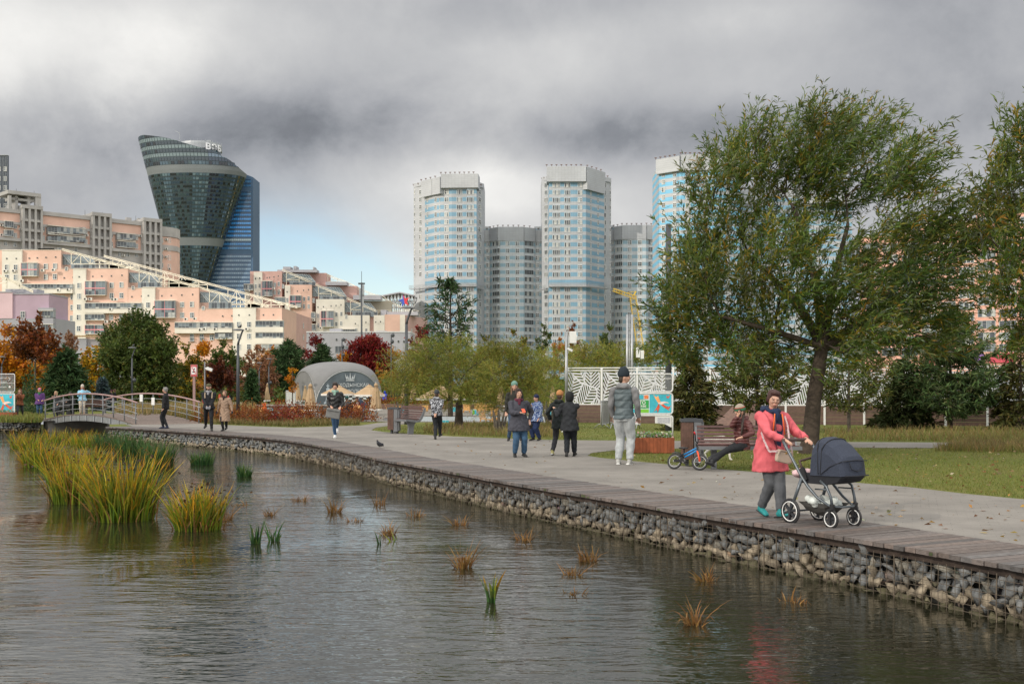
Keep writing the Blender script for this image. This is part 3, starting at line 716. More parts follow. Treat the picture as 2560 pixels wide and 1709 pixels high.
def terrace_two():
 Y = 400; fc = Facade(600, Y, 1000, Y)
 X = lambda c: 560 + c / 3.734
 Yp = lambda c: 640 + c / 3.734
 t = thing('terraced_house', 'second terraced house with cream lower tiers standing right of the glass tower', 'apartment building', (XA(820, Y), Y, 0))
 W = WinSet(t)
 def blk(name, c0, c1, top, m, out=0, back=14, bot=1225):
  b = MB(); fc.box(b, X(c0), X(c1), Yp(top), Yp(bot), out, back); b.build(name, m, t, world=True)
 blk('wall', 243, 540, 142, M_PINK_DK); blk('stair_bay', 282, 360, 150, M_CREAM, .8, 0); blk('wall', 541, 920, 136, M_PINK_DK, -8, 18)
 blk('wall', 572, 820, 268, M_PINK, .1); blk('stair_bay', 572, 622, 276, M_CREAM, .9, 0); blk('wall', 821, 1214, 262, M_PINK_DK, -7, 14)
 blk('wall', 860, 1124, 402, M_CREAM, .2); blk('wall', 1125, 1540, 402, stucco('olive_render', (.36, .33, .26)), -8, 10)
 blk('wall', 1124.5, 1360, 552, M_CREAM, .25); blk('wall', 1360.5, 1398, 552, M_PINK_DK, -1); blk('wall', 1398.5, 1500, 552, M_CREAM, .25); blk('wall', 1500.5, 1642, 545, M_PINK, .1)
 blk('wall', 1642.5, 1690, 548, M_CREAM, .3); blk('wall', 190, 242, 262, M_CREAM, -1)
 e = Facade(X(1690), Y - .3, X(1895), Y + 20); b = MB(); p, q = e.at(X(1690.5)), e.at(X(1895)); b.prism([p, q, q + Vector((-3, 8)), p + Vector((-3, 12))], 0, ZA(Yp(550), Y), True); b.build('end_wall', M_PINK_DK, t, world=True)
 e.win(W, X(1750), Yp(700), 6, 12, 'w1', .05)
 for x, y in ((300, 212), (338, 208), (408, 205), (432, 203), (472, 198), (512, 190), (594, 335), (690, 330), (748, 322), (794, 316), (882, 478), (932, 475), (1004, 468), (1050, 464), (1096, 458), (1230, 632), (1328, 620), (1420, 617), (1464, 614)): fc.win(W, X(x), Yp(y), 2.6, 4, 'vent', .92, 'vent')
 for x, y, out in ((302, 285, .8), (338, 280, .8), (302, 360, .8), (338, 360, .8), (474, 268, .05), (512, 260, .05), (474, 340, .05), (512, 340, .05), (594, 412, .9), (748, 400, .1), (790, 395, .1), (748, 470, .1), (790, 470, .1), (882, 558, .2), (1050, 545, .2), (1096, 540, .2), (882, 648, .2), (1050, 634, .2), (1096, 628, .2), (1236, 695, .25), (1328, 695, .25), (552, 282, .05), (838, 415, .1), (1144, 566, .25)): fc.win(W, X(x), Yp(y), 5.6, 11, 'w2', out)
 for c0, c1, y0, y1, nb in ((362, 456, 238, 375, 4), (622, 724, 372, 478, 4), (912, 1026, 515, 658, 5)): glazing(fc, t, X(c0), X(c1), Yp(y0), Yp(y1), 1.4, nb, True)
 for c0, c1, y0, y1, nb in ((192, 276, 268, 318, 5), (480, 575, 390, 436, 6), (1085, 1225, 685, 712, 8), (820, 858, 530, 580, 3), (820, 858, 640, 695, 3)): glazing(fc, t, X(c0), X(c1), Yp(y0), Yp(y1), 1.1, nb)
 for x0, x1, y0, y1, y2 in ((540, 850, 160, 240, 275), (820, 1140, 280, 375, 408), (1125, 1430, 430, 520, 566)): skylight(fc, t, X(x0), X(x1), Yp(y0), Yp(y1), Yp(y2), X(640) - X(560))
 truss(fc, t, (X(540), Yp(118)), (X(1420), Yp(505)), .5, tie=[(X(580), X(820), Yp(268)), (X(880), X(1120), Yp(400)), (X(1180), X(1410), Yp(548))])
 truss(fc, t, (X(908), Yp(135)), (X(1808), Yp(530)), 9, tie=[(X(930), X(1210), Yp(265)), (X(1270), X(1540), Yp(400)), (X(1560), X(1800), Yp(545))])
 for x0, x1, y0, y1 in ((475, 850, 116, 140), (530, 600, 88, 118), (628, 655, 82, 112), (812, 824, 90, 118), (930, 1130, 230, 262), (1190, 1450, 355, 398), (1510, 1800, 512, 545), (1450, 1505, 495, 545)): b = MB(); fc.box(b, X(x0), X(x1), Yp(y0), Yp(y1), -9, 4); b.build('roof_hut', M_BGREY, t, world=True)
 for x, y in ((235, 325), (470, 305), (524, 322), (845, 598), (910, 672)): ac_unit(fc, t, X(x), Yp(y), 1.0)
 W.done()
terrace_two()
def slab_house():
 """grey and peach slab with stair towers, upper storeys above the terraced house"""
 X = lambda c: c / 3.409
 Yp = lambda c: 320 + c / 3.409
 fc = Facade(0, 340, X(1365), 376); t = thing('slab_house', 'grey concrete and peach apartment slab with three gridded stair towers', 'apartment building', (XA(150, 350), 350, 0))
 W = WinSet(t)
 def blk(name, c0, c1, y0, y1, m, out=0, back=10):
  b = MB(); fc.box(b, X(c0), X(c1), Yp(y0), Yp(y1), out, back); return b.build(name, m, t, world=True)
 for c0, c1, yt in ((-60, 180, 700), (346, 775, 745), (931, 1210, 800)):
  blk('wall', c0, c1, yt + 20, yt + 95, M_PINK, 0); blk('wall', c0, c1, yt + 96, 2195, M_PINK, -.05)
  blk('parapet', c0, c1, yt - 14, yt + 19, M_LGREY, .5); blk('ledge', c0, c1, yt + 96, yt + 118, M_LGREY, .4, 0); blk('ledge', c0, c1, yt + 235, yt + 262, M_LGREY, 1.2, 0)
  blk('wall', c0, c1, yt + 263, 2195, M_LGREY, .15, 0)
 for c0, c1, yt in ((168, 346, 672), (765, 931, 735), (1200, 1360, 782)):
  b = MB(); fc.box(b, X(c0), X(c1), Yp(yt), Yp(2195), .6, 9)
  w = (c1 - c0); b.mi = 0
  for k in range(4): fc.box(b, X(c0 + w * (.08 + .29 * k) - 9), X(c0 + w * (.08 + .29 * k) + 9), Yp(yt), Yp(1450), 2.0, -.6)
  fc.box(b, X(c0), X(c1), Yp(yt - 6), Yp(yt + 24), 2.1, -.6)
  b.mi = 1
  rows = [yt + 30] + [yt + 132 + 84 * i for i in range(6)]
  for y in rows[1:]: b.mi = 0; fc.box(b, X(c0), X(c1), Yp(y - 22), Yp(y), 1.7, -.6)
  for i, y in enumerate(rows):
   for k in range(3):
    if (i + k) % 4 != 3: b.mi = 1; fc.box(b, X(c0 + w * (.13 + .29 * k)), X(c0 + w * (.13 + .29 * k) + 14), Yp(y + 34), Yp(y + 56), .65, -.55)
  b.build('stair_tower', [M_LGREY, M_HOLE], t, world=True)
 for c0, c1, y0, y1, nb in ((30, 102, 800, 850, 4), (30, 102, 875, 925, 4), (395, 715, 850, 905, 12), (395, 715, 925, 975, 12), (985, 1142, 905, 955, 6), (985, 1142, 972, 1020, 6)): glazing(fc, t, X(c0), X(c1), Yp(y0), Yp(y1), 1.3, nb)
 for x, y in ((128, 838), (128, 915), (45, 985), (125, 992), (365, 860), (365, 938), (728, 895), (728, 970), (945, 915), (945, 990), (1160, 935), (1160, 1008), (645, 1035), (1015, 1075), (1085, 1078), (1160, 1082), (500, 1040), (1440, 958), (1440, 1032), (1440, 1104), (1440, 1180), (1375, 958), (1375, 1030), (1375, 1098), (1375, 1170)): fc.win(W, X(x), Yp(y), 8.5, 12, 'w2', .2)
 for x, y in ((10, 830), (10, 912), (168, 865), (352, 882), (735, 915), (945, 1018), (1190, 920), (1045, 1085), (1412, 950), (1412, 1030), (1408, 1098), (1440, 1200)): ac_unit(fc, t, X(x), Yp(y), .3)
 b = MB(); p = fc.at(X(1361)); q = fc.at(X(1510)) + Vector((0, 6)); pts = [p, p.lerp(q, .35) + fc.n * 1.8, p.lerp(q, .65) + fc.n * 1.8, p.lerp(q, .9) - fc.n * .3, q - fc.n * 4, q - fc.n * 10, p - fc.n * 10]
 zt = ZA(Yp(838), 376); b.prism(pts, 0, zt - 3.4); b.mi = 1; pt2 = [x + fc.n * .25 for x in pts]; b.prism(pt2, zt - 3.3, zt); b.prism(pt2, zt - 8, zt - 6.2, True); b.mi = 2
 b.build('curved_end', [M_PINK, M_LGREY], t, world=True)
 b = MB()
 fc.box(b, X(62), X(346), Yp(545), Yp(575), .4, 9)
 for c in (72, 140, 245, 300, 325): fc.box(b, X(c), X(c + 24), Yp(575), Yp(690), .2 if c in (72, 300, 325) else -7, 1)
 fc.box(b, X(100), X(300), Yp(598), Yp(618), -6, 1)
 b.build('roof_frame', M_LGREY, t, world=True)
 for x0, x1, y0, y1 in ((598, 680, 732, 755), (600, 775, 742, 760), (1110, 1210, 778, 806), (1122, 1166, 752, 782), (1220, 1258, 758, 784), (196, 232, 650, 672), (100, 132, 648, 672)): b = MB(); fc.box(b, X(x0), X(x1), Yp(y0), Yp(y1), -5, 4); b.build('roof_hut', M_LGREY, t, world=True)
 b = MB(); b.mi = 0
 for x, yt, yb in ((168, 505, 550), (321, 525, 572), (756, 690, 735), (905, 708, 745), (1190, 738, 785)): b.cyl(fc.P(X(x), Yp(yb), -3), fc.P(X(x), Yp(yt), -3), .07, .05, 5)
 b.build('antenna', M_ROOF, t, world=True)
 W.done()
 t = thing('dark_tower', 'narrow dark blue apartment tower cut by the frame edge above the grey slab', 'tower block', (XA(-30, 352), 352, 0)); f2 = Facade(-60, 352, 18.5, 352); W = WinSet(t)
 b = MB(); f2.box(b, -60, 18.7, Yp(235), Yp(2195), 0, 1); b.build('wall', mat('dark_blue_cladding', (.045, .06, .085), .4, .2, .3, spec=.6), t, world=True)
 b = MB(); f2.box(b, -60, 19.2, Yp(230), Yp(235), .3, 1)
 for k in range(7): f2.box(b, -6 + 4 * k, -5.6 + 4 * k, Yp(240), Yp(690), .15, 0)
 b.build('cladding_rail', M_FRAME_G, t, world=True)
 for y in (350, 432, 510, 585, 665): f2.win(W, 13.5, Yp(y), 7.5, 11, 'w2', .1); f2.win(W, -2, Yp(y), 7.5, 11, 'w2', .1)
 W.done()
slab_house()
def low_houses():
 X = lambda c: c / 3.409
 Yp = lambda c: 600 + c / 3.409
 Y = 185; fc = Facade(0, Y, 120, Y); t = thing('lilac_house', 'lilac and blush house with a grey bay at the frame edge', 'house', (XA(40, Y), Y, 0)); W = WinSet(t)
 def blk(name, c0, c1, y0, y1, m, out=0, back=8, f=fc):
  b = MB(); f.box(b, X(c0), X(c1), Yp(y0), Yp(y1), out, back); return b.build(name, m, t, world=True)
 blk('wall', -250, 112, 448, 668, M_LILAC2, .3); blk('wall', 112.5, 416, 462, 668, M_LILAC); blk('wall', -250, 480, 669, 1200, M_BGREY, .2); blk('parapet', -250, 112, 440, 448, M_BGREY, .4); blk('parapet', 112, 420, 454, 462, M_BGREY, .15)
 blk('bay', 345, 474, 580, 604, M_BGREY, 1.0, 0); blk('bay', 345, 474, 662, 720, M_BGREY, 1.0, 0); glazing(fc, t, X(348), X(474), Yp(606), Yp(662), .9, 5); glazing(fc, t, X(365), X(474), Yp(722), Yp(785), .9, 5)
 fc.win(W, X(196), Yp(635), 12, 17, 'w2', .05); blk('roof_hut', 0, 270, 408, 446, M_BGREY, -2, 5)
 truss(fc, t, (X(-60), Yp(270)), (X(276), Yp(432)), .3, tie=[(X(-60), X(160), Yp(410))]); W.done()
 Y = 230; fc = Facade(170, Y, 280, Y); t = thing('low_grey_house', 'low grey flat-roofed building with tan roof pergolas behind the green elm', 'building', (XA(225, Y), Y, 0)); W = WinSet(t)
 blk('wall', 590, 735, 838, 1300, M_BGREY, 0, 8, fc); blk('wall', 735.5, 1000, 908, 1300, M_BGREY, .05, 8, fc); blk('penthouse', 736, 836, 840, 907, stucco('mauve_grey_render', (.33, .31, .32)), -.6, 6, fc); blk('penthouse', 838, 1000, 862, 907, M_BGREY, -1.5, 6, fc)
 b = MB()
 for k in range(9): fc.box(b, X(600 + 25 * k), X(606 + 25 * k), Yp(812), Yp(818), .6, 5)
 fc.box(b, X(595), X(825), Yp(818), Yp(824), .6, -.3); fc.box(b, X(840), X(990), Yp(842), Yp(850), .6, -.3)
 for k in range(7): fc.box(b, X(842 + 22 * k), X(848 + 22 * k), Yp(836), Yp(842), .6, 5)
 b.build('roof_pergola', mat('tan_pergola_wood', (.42, .30, .16), .7, .2, 2), t, world=True)
 fc.win(W, X(710), Yp(995), 5, 16, 'vent', .05); fc.win(W, X(862), Yp(950), 6, 8, 'w1', .1); fc.win(W, X(880), Yp(885), 9, 9, 'w2', -1.4); fc.win(W, X(930), Yp(885), 9, 9, 'w2', -1.4); W.done()
 X3 = lambda c: 560 + c / 3.734
 Y3 = lambda c: 640 + c / 3.734
 Y = 225; fc = Facade(760, Y, 1020, Y); t = thing('low_grey_house', 'long low grey building with a row of small square vents behind the red maple', 'building', (XA(890, Y), Y, 0)); W = WinSet(t)
 def b3(name, c0, c1, y0, y1, m, out=0, back=10):
  b = MB(); fc.box(b, X3(c0), X3(c1), Y3(y0), Y3(y1), out, back); b.build(name, m, t, world=True)
 b3('wall', 770, 1740, 712, 1300, M_BGREY); b3('parapet', 768, 1742, 702, 712, mat('pale_coping', (.55, .55, .56), .6, .1, 1), .1); b3('roof_hut', 970, 1080, 672, 702, M_BGREY, -2, 4); b3('roof_hut', 1410, 1505, 692, 702, M_BGREY, -2, 4)
 for x in (930, 1050, 1130, 1230, 1628, 1680): fc.win(W, X3(x), Y3(775 + (x - 930) * .03), 3.6, 5.5, 'vent', .03, 'vent')
 for x0, x1, n in ((922, 978, 2), (1036, 1128, 3), (1130, 1222, 3), (1490, 1600, 3)): fc.win(W, X3((x0 + x1) / 2), Y3(870), (x1 - x0) / 3.734, 17, 'g3', .03)
 W.done()
 Y = 425; fc = Facade(950, Y, 1035, Y); t = thing('steel_roof', 'grey trussed steel arena roof behind the terraced house', 'arena roof', (XA(995, Y), Y, 0))
 b = MB(); P = lambda x, y, o=0: fc.P(X3(x), Y3(y), o)
 b.extr([P(1465, 366), P(1640, 333), P(1640, 345), P(1465, 378)], (0, 14, 0)); b.extr([P(1640, 333), P(1775, 362), P(1775, 374), P(1640, 345)], (0, 14, 0))
 b.build('roof_edge', M_BGREY, t, world=True); b = MB()
 for r in (0, -7):
  for k in range(9):
   x = 1500 + 32 * k; yt = 352 + abs(x - 1640) * .18
   b.bar(P(x, yt, r), P(x + 16, 430, r), .3); b.bar(P(x + 16, 430, r), P(x + 32, yt, r), .3)
  b.bar(P(1490, 430, r), P(1770, 430, r), .35); b.bar(P(1490, 470, r), P(1770, 470, r), .35)
  for k in range(7): b.bar(P(1510 + 40 * k, 430, r), P(1510 + 40 * k, 560, r), .4)
 b.build('roof_truss', mat('grey_steel', (.30, .31, .32), .5, .2, 1), t, world=True)
 c = P(1685, 420, 1.2); pts = []
 for k in range(10):
  a = PI / 2 + k * PI / 5 + .2; r = 2.3 if k % 2 == 0 else 1.0; pts.append(c + Vector((r * math.cos(a), 0, r * math.sin(a) * 1.1)))
 b = MB(); b.mi = 0; b.extr([pts[i] for i in (0, 1, 2, 3, 4, 5)], (0, .3, 0)); b.mi = 1; b.extr([pts[i] for i in (5, 6, 7, 8, 9, 0)], (0, .3, 0)); b.build('star_sign', [mat('sign_blue', (.05, .10, .42), .5), mat('sign_red', (.55, .04, .05), .5)], t, world=True)
low_houses()
def office_tower():
 Y = 900.0; t = thing('office_tower', 'flaring curved dark glass office tower with a slanted top and white roof sign', 'office tower', (XA(480, Y), Y, 0))
 z0 = 0.0
 def edge(py, left):
  if left: return 350 + (437 - 350) * (py - 350) / 340 if py <= 690 else 437 + (py - 690) * .22
  return 617 - (617 - 528) * (py - 440) / 260 if py > 440 else 617
 def top(u):      # picture row of the slanted rim along the front, u 0..1
  u = (1 - math.cos(PI * u)) / 2
  xs = [(0, 353), (.04, 350), (.1, 350), (.33, 362), (.49, 375), (.73, 392.5), (.89, 412), (1, 436)]
  for (a, ya), (c, yc) in zip(xs, xs[1:]):
   if u <= c: return ya + (yc - ya) * (u - a) / (c - a)
  return 436
 NU, rowh = 46, 9.6
 def pt(u, py):
  l, r = edge(py, True), edge(py, False); th = PI * (1 - u)             # front half of an ellipse
  cx, hw = (l + r) / 2, (r - l) / 2; x = XA(cx + hw * math.cos(th), Y)
  w = hw * Y / F
  return Vector((x, Y - .62 * w * math.sin(th) ** .8 + 0, ZA(py, Y)))
 us = [k / NU for k in range(NU + 1)]
 rows = [340 + rowh * i for i in range(72)]
 b = MB(); body = MB()
 band = lambda y: 431 < y < 443 or 602 < y < 615
 for j in range(len(rows) - 1):
  y0, y1 = rows[j], rows[j + 1]
  for i in range(NU):
   a0, a1 = us[i], us[i + 1]; tp0, tp1 = top(a0), top(a1); yb = y1
   ya0, ya1 = max(y0, tp0), max(y0, tp1)
   if ya0 >= yb - .5 and ya1 >= yb - .5: continue
   q = [pt(a0, max(yb, ya0)), pt(a1, max(yb, ya1)), pt(a1, min(ya1, yb)), pt(a0, min(ya0, yb))]
   ym = (y0 + y1) / 2; um = (a0 + a1) / 2
   body.col = (.045, .068, .085); body.mi = 0
   c = sum(q, Vector()) / 4; n = (q[1] - q[0]).cross(q[3] - q[0]).normalized()
   if band(ym): body.col = (.13, .145, .155); body.mi = 1; body.add(q, [[0, 1, 2, 3]]); continue
   body.add(q, [[0, 1, 2, 3]])
   f = lambda p, kx, kz: p
   def ins(h0, h1, w=.075):
    A = lambda s, v: q[0] * (1 - s) * (1 - v) + q[1] * s * (1 - v) + q[2] * s * v + q[3] * (1 - s) * v
    return [A(w, h0) + n * .25, A(1 - w, h0) + n * .25, A(1 - w, h1) + n * .25, A(w, h1) + n * .25]
   high = ym < 432
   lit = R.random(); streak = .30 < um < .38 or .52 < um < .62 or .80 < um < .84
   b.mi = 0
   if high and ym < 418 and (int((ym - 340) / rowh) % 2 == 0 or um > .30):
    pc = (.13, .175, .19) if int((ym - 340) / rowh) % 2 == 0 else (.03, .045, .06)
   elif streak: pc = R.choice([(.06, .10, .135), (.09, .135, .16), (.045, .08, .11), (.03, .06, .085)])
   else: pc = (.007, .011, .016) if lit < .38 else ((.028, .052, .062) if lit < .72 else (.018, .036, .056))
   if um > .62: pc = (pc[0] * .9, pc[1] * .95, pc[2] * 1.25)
   if .865 < um < .895: pc = (.16, .17, .17) if R.random() < .5 else (.09, .07, .04)  # tan strip: a reflection painted into the pane colours
   if um < .045: pc = (.30, .42, .48)  # sunlit left edge painted as paler panes
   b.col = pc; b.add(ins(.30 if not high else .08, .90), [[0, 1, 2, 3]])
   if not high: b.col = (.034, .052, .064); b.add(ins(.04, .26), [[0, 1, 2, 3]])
 gm = mat('tower_glass', rough=.16, var=.2, scale=.02, attr=True, spec=.7); sm = mat('tower_mullion', rough=.45, var=.1, scale=.1, attr=True)
 body.build('curtain_wall', [sm, mat('tower_band', rough=.5, var=.12, scale=.05, attr=True)], t, world=True)
 g = b.build('window', gm, t, world=True); g['kind'] = 'stuff'; g.name = 'glazing'
 k = MB(); L = [pt(u, top(u)) for u in us];
 for a, c in zip(L, L[1:]): k.add([a, c, Vector((c.x, Y, c.z)), Vector((a.x, Y, a.z))], [[0, 1, 2, 3]])
 for y0, y1 in zip(range(436, 960, 20), range(456, 980, 20)): k.add([pt(0, y1), pt(1, y1), pt(1, y0), pt(0, y0)], [[3, 2, 1, 0]])
 k.build('roof', M_BGREY, t, world=True)
 cx = XA(497, Y); r = (550 - 443) / 2 * Y / F; zt, zb = ZA(360, Y), ZA(402, Y)
 d = MB(); d.mi = 1; d.lathe([(r * .93, zb - 2), (r * .96, zb + 4), (r * .96, zt - 6)], (cx, Y + 4, 0), 40); d.mi = 0
 d.lathe([(r * .96, zb + 1), (r * 1.0, zb + 1), (r * 1.0, zb + 4), (r * .96, zb + 4)], (cx, Y + 4, 0), 40); d.lathe([(r * .9, zt - 6), (r * 1.0, zt - 5.5), (r * 1.0, zt - 1.5), (r * .98, zt), (r * .6, zt + .3)], (cx, Y + 4, 0), 40)
 d.box((cx + 3, Y - 3, zt + .9), (6, 4, 1.6)); d.box((cx + 9, Y - 2, zt + 1.2), (3.5, 3, 2.2)); d.box((cx - 6, Y, zt + .6), (4, 4, 1.2))
 for k_ in range(36):
  a = 2 * PI * k_ / 36; d.cyl((cx + r * .98 * math.cos(a), Y + 4 + r * .98 * math.sin(a), zt), (cx + r * .98 * math.cos(a), Y + 4 + r * .98 * math.sin(a), zt + 1.6), .12, n=4)
 d.cyl((cx - r * .75, Y - 8, zt), (cx - r * .75, Y - 8, zt + 7), .25, n=5); d.bar((cx - r * .75, Y - 8, zt + 7), (cx - r * .75 - 4, Y - 8, zt + 9), .4)
 dr = d.build('roof_drum', [mat('drum_metal', (.26, .28, .30), .4, .1, .1), mat('drum_glass', (.06, .10, .13), .15, .3, .1, spec=.8)], t, world=True)
 mw = mat('sign_white', (.66, .67, .69), .5, .02)
 sb = MB(); sb.box((0, 0, 0), (4, 1, 10))
 for ch, ang in (('В', 36), ('Э', 54), ('Б', 72)):
  a = math.radians(-90 + ang); p = Vector((cx + r * 1.03 * math.cos(a), Y + 4 + r * 1.03 * math.sin(a), ZA(380, Y)))
  pr = parent_origin(t) + Vector(dr.location)
  lettering('letter', ch, 6.6, mw, dr, p - pr, (PI / 2, 0, math.radians(ang)), 'CENTER', .4, bold=.25)
 fc = Facade(540, Y + 8, 632.5, Y + 8); s = MB(); gl = MB()
 L0, R0 = 520, 632.5
 pts = [(520, 980), (632.5, 980), (632.5, 443), (617, 437), (560, 437), (520, 437)]
 s.extr([fc.P(x, y) for x, y in pts], (0, 24, 0))
 rowp = 10.4; j = 0; y = 448
 while y < 960:
  if 460 < y < 470 or 618 < y < 628: y += rowp; continue
  for i in range(23):
   x0 = 522 + i * 4.8
   if x0 + 4.8 > 632: break
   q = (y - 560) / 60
   blue = max(0, 1 - q * q); cl = NR.random()  # sky reflection painted into the glass colour, bluest at mid height
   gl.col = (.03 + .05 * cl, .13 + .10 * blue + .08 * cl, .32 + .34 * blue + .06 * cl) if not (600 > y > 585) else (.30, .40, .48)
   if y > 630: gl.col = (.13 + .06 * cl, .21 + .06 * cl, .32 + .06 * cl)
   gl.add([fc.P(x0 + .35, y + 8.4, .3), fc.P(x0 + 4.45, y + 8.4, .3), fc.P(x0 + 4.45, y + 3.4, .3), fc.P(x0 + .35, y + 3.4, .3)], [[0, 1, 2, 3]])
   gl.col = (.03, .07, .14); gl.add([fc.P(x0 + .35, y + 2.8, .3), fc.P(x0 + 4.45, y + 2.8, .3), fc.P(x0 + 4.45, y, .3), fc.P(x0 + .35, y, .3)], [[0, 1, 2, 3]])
  y += rowp
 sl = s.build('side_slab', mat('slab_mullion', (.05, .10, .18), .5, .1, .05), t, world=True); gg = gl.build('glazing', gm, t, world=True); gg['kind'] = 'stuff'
office_tower()
def banded_mat(name, blue, white, z0, pitch, frac, light=1.0):
 m, N, L, b = nodes_of(name)
 tc = N.new('ShaderNodeTexCoord'); sp = N.new('ShaderNodeSeparateXYZ'); L.new(tc.outputs['Object'], sp.inputs[0])
 def ma(op, a, c=0.0):
  n = N.new('ShaderNodeMath'); n.operation = op
  for i, x in enumerate((a, c)):
   if isinstance(x, (int, float)): n.inputs[i].default_value = x
   else: L.new(x, n.inputs[i])
  return n.outputs[0]
 ph = ma('FRACT', ma('DIVIDE', ma('SUBTRACT', sp.outputs['Z'], z0), pitch)); s = ma('LESS_THAN', ph, frac)
 mx = N.new('ShaderNodeMix'); mx.data_type = 'RGBA'; L.new(s, mx.inputs['Factor']); mx.inputs['A'].default_value = (*white, 1); mx.inputs['B'].default_value = (*blue, 1)
 br = N.new('ShaderNodeTexBrick'); br.offset = 0; br.inputs['Scale'].default_value = 1; br.inputs['Brick Width'].default_value = 1.2; br.inputs['Row Height'].default_value = pitch / 4; br.inputs['Mortar Size'].default_value = .035
 br.inputs['Color1'].default_value = (1, 1, 1, 1); br.inputs['Color2'].default_value = (.93, .93, .93, 1); br.inputs['Mortar'].default_value = (.72, .72, .72, 1)
 cb = N.new('ShaderNodeCombineXYZ'); L.new(ma('ADD', sp.outputs['X'], sp.outputs['Y']), cb.inputs[0]); L.new(sp.outputs['Z'], cb.inputs[1]); L.new(cb.outputs[0], br.inputs['Vector'])
 nz = N.new('ShaderNodeTexNoise'); nz.inputs['Scale'].default_value = .12; nz.inputs['Detail'].default_value = 6; L.new(tc.outputs['Object'], nz.inputs['Vector'])
 mr = N.new('ShaderNodeMapRange'); mr.inputs['From Min'].default_value = .3; mr.inputs['From Max'].default_value = .7; mr.inputs['To Min'].default_value = .86; mr.inputs['To Max'].default_value = 1.08; L.new(nz.outputs['Fac'], mr.inputs['Value'])
 x = N.new('ShaderNodeMix'); x.data_type = 'RGBA'; x.blend_type = 'MULTIPLY'; x.inputs['Factor'].default_value = 1; L.new(mx.outputs['Result'], x.inputs['A']); L.new(br.outputs['Color'], x.inputs['B'])
 y = N.new('ShaderNodeMix'); y.data_type = 'RGBA'; y.blend_type = 'MULTIPLY'; y.inputs['Factor'].default_value = 1; L.new(x.outputs['Result'], y.inputs['A']); L.new(mr.outputs[0], y.inputs['B'])
 L.new(y.outputs['Result'], b.inputs['Base Color']); b.inputs['Roughness'].default_value = .55; return m
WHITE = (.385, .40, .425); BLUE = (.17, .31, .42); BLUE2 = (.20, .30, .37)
M_WPANEL = banded_mat('white_cladding', WHITE, WHITE, 0, 2.9, .5)
def roof_light_mesh():
 if 'rl' not in AC_ME: l = MB(); l.cyl((0, 0, 0), (0, 0, .55), .1, n=4); l.box((0, 0, .66), (.8, .4, .22)); AC_ME['rl'] = l.mesh('roof_light', mat('rust_fitting', (.17, .11, .095), .8, .3, 1))
 return AC_ME['rl']
def tower(name, label, Y, wings, front, ycrown, crown, row0, pitch, nrow, belt=None, skip=(), blue=BLUE, frac=.55, ytop=None, lights=True, white=WHITE):
 """wings/front: vertical facets as (px0, dY0, px1, dY1, [window specs], striped?)"""
 t = thing(name, label, 'tower block', (XA(front[0][0], Y), Y, 0)); W = WinSet(t)
 zrow = ZA(row0, Y); pz = pitch * Y / F
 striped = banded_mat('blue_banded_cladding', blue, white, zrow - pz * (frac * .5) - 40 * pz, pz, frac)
 def body(facets, ztop, nm, mats):
  pl = []
  for (x0, d0, x1, d1, ws, st) in facets:
   a = Vector((XA(x0, Y + d0), Y + d0)); c = Vector((XA(x1, Y + d1), Y + d1))
   if not pl or (pl[-1] - a).length > .05: pl.append(a)
   pl.append(c)
  yb = Y + max(max(f[1], f[3]) for f in facets) + 18
  for (f, i) in zip(facets, range(len(facets))):
   b = MB(); a = Vector((XA(f[0], Y + f[1]), Y + f[1])); c = Vector((XA(f[2], Y + f[3]), Y + f[3]))
   b.prism([a, c, Vector((c.x, yb)), Vector((a.x, yb))], 0, ztop - .02 * i, True)
   b.build(nm, striped if f[5] else M_WPANEL, t, world=True)
   fc = Facade(f[0], Y + f[1], f[2], Y + f[3])
   for (u, w, sty) in f[4]:
    px = f[0] + (f[2] - f[0]) * u
    for r in range(nrow):
     if r in skip: continue
     py = row0 + pitch * r
     if ZA(py - 6, Y) > ztop: continue
     k = Y / fc.at(px).y
     fc.win(W, px, py, w * 1.12, pitch * .62, sty, .03, 'window', 5 if r < 14 else 0)
 if wings: body(wings, ZA(ytop or ycrown + 12, Y + 10), 'wing', None)
 body(front, ZA(ycrown + 14, Y), 'wall', None)
 for (x0, d0, x1, d1, yt, yb, o) in crown:
  fc = Facade(x0, Y + d0, x1, Y + d1); b = MB(); a, c = fc.at(x0, o), fc.at(x1, o)
  b.prism([a, c, c - fc.n * 8, a - fc.n * 8], ZA(yb, Y), ZA(yt, Y), True)
  if x1 - x0 > 25 and yb - yt > 20:
   pass
  b.build('crown', M_WPANEL, t, world=True)
  if lights:
   n = max(2, int((x1 - x0) / 11))
   for k in range(n + (x1 == crown[-1][3])):
    p = a.lerp(c, k / n); o = link('roof_light', roof_light_mesh(), t); o.location = Vector((p.x, p.y + .3, ZA(yt, Y))) - Vector(t.location)
 if belt:
  y0, y1, lst = belt; b = MB()
  for (x0, d0, x1, d1) in lst:
   fc = Facade(x0, Y + d0, x1, Y + d1); a, c = fc.at(x0, 1.3), fc.at(x1, 1.3)
   b.mi = 0; b.prism([a, c, c - fc.n * 1.4, a - fc.n * 1.4], ZA(y1, Y), ZA(y1 - 1.6, Y), True)
   n = max(2, int((x1 - x0) / 3)); b.mi = 1
   for k in range(n + 1): p = a.lerp(c, k / n); b.cyl((p.x, p.y, ZA(y1, Y)), (p.x, p.y, ZA(y0, Y)), .07, n=4)
   for q in (0, .5): b.bar((a.x, a.y, ZA(y0 + (y1 - y0) * q, Y)), (c.x, c.y, ZA(y0 + (y1 - y0) * q, Y)), .14)
  b.build('gallery', [M_BGREY, M_FRAME_G], t, world=True)
 W.done(); return t
q = lambda c: 1000 + c / 3.136
v = lambda c: 380 + c / 3.136
Y4 = 430
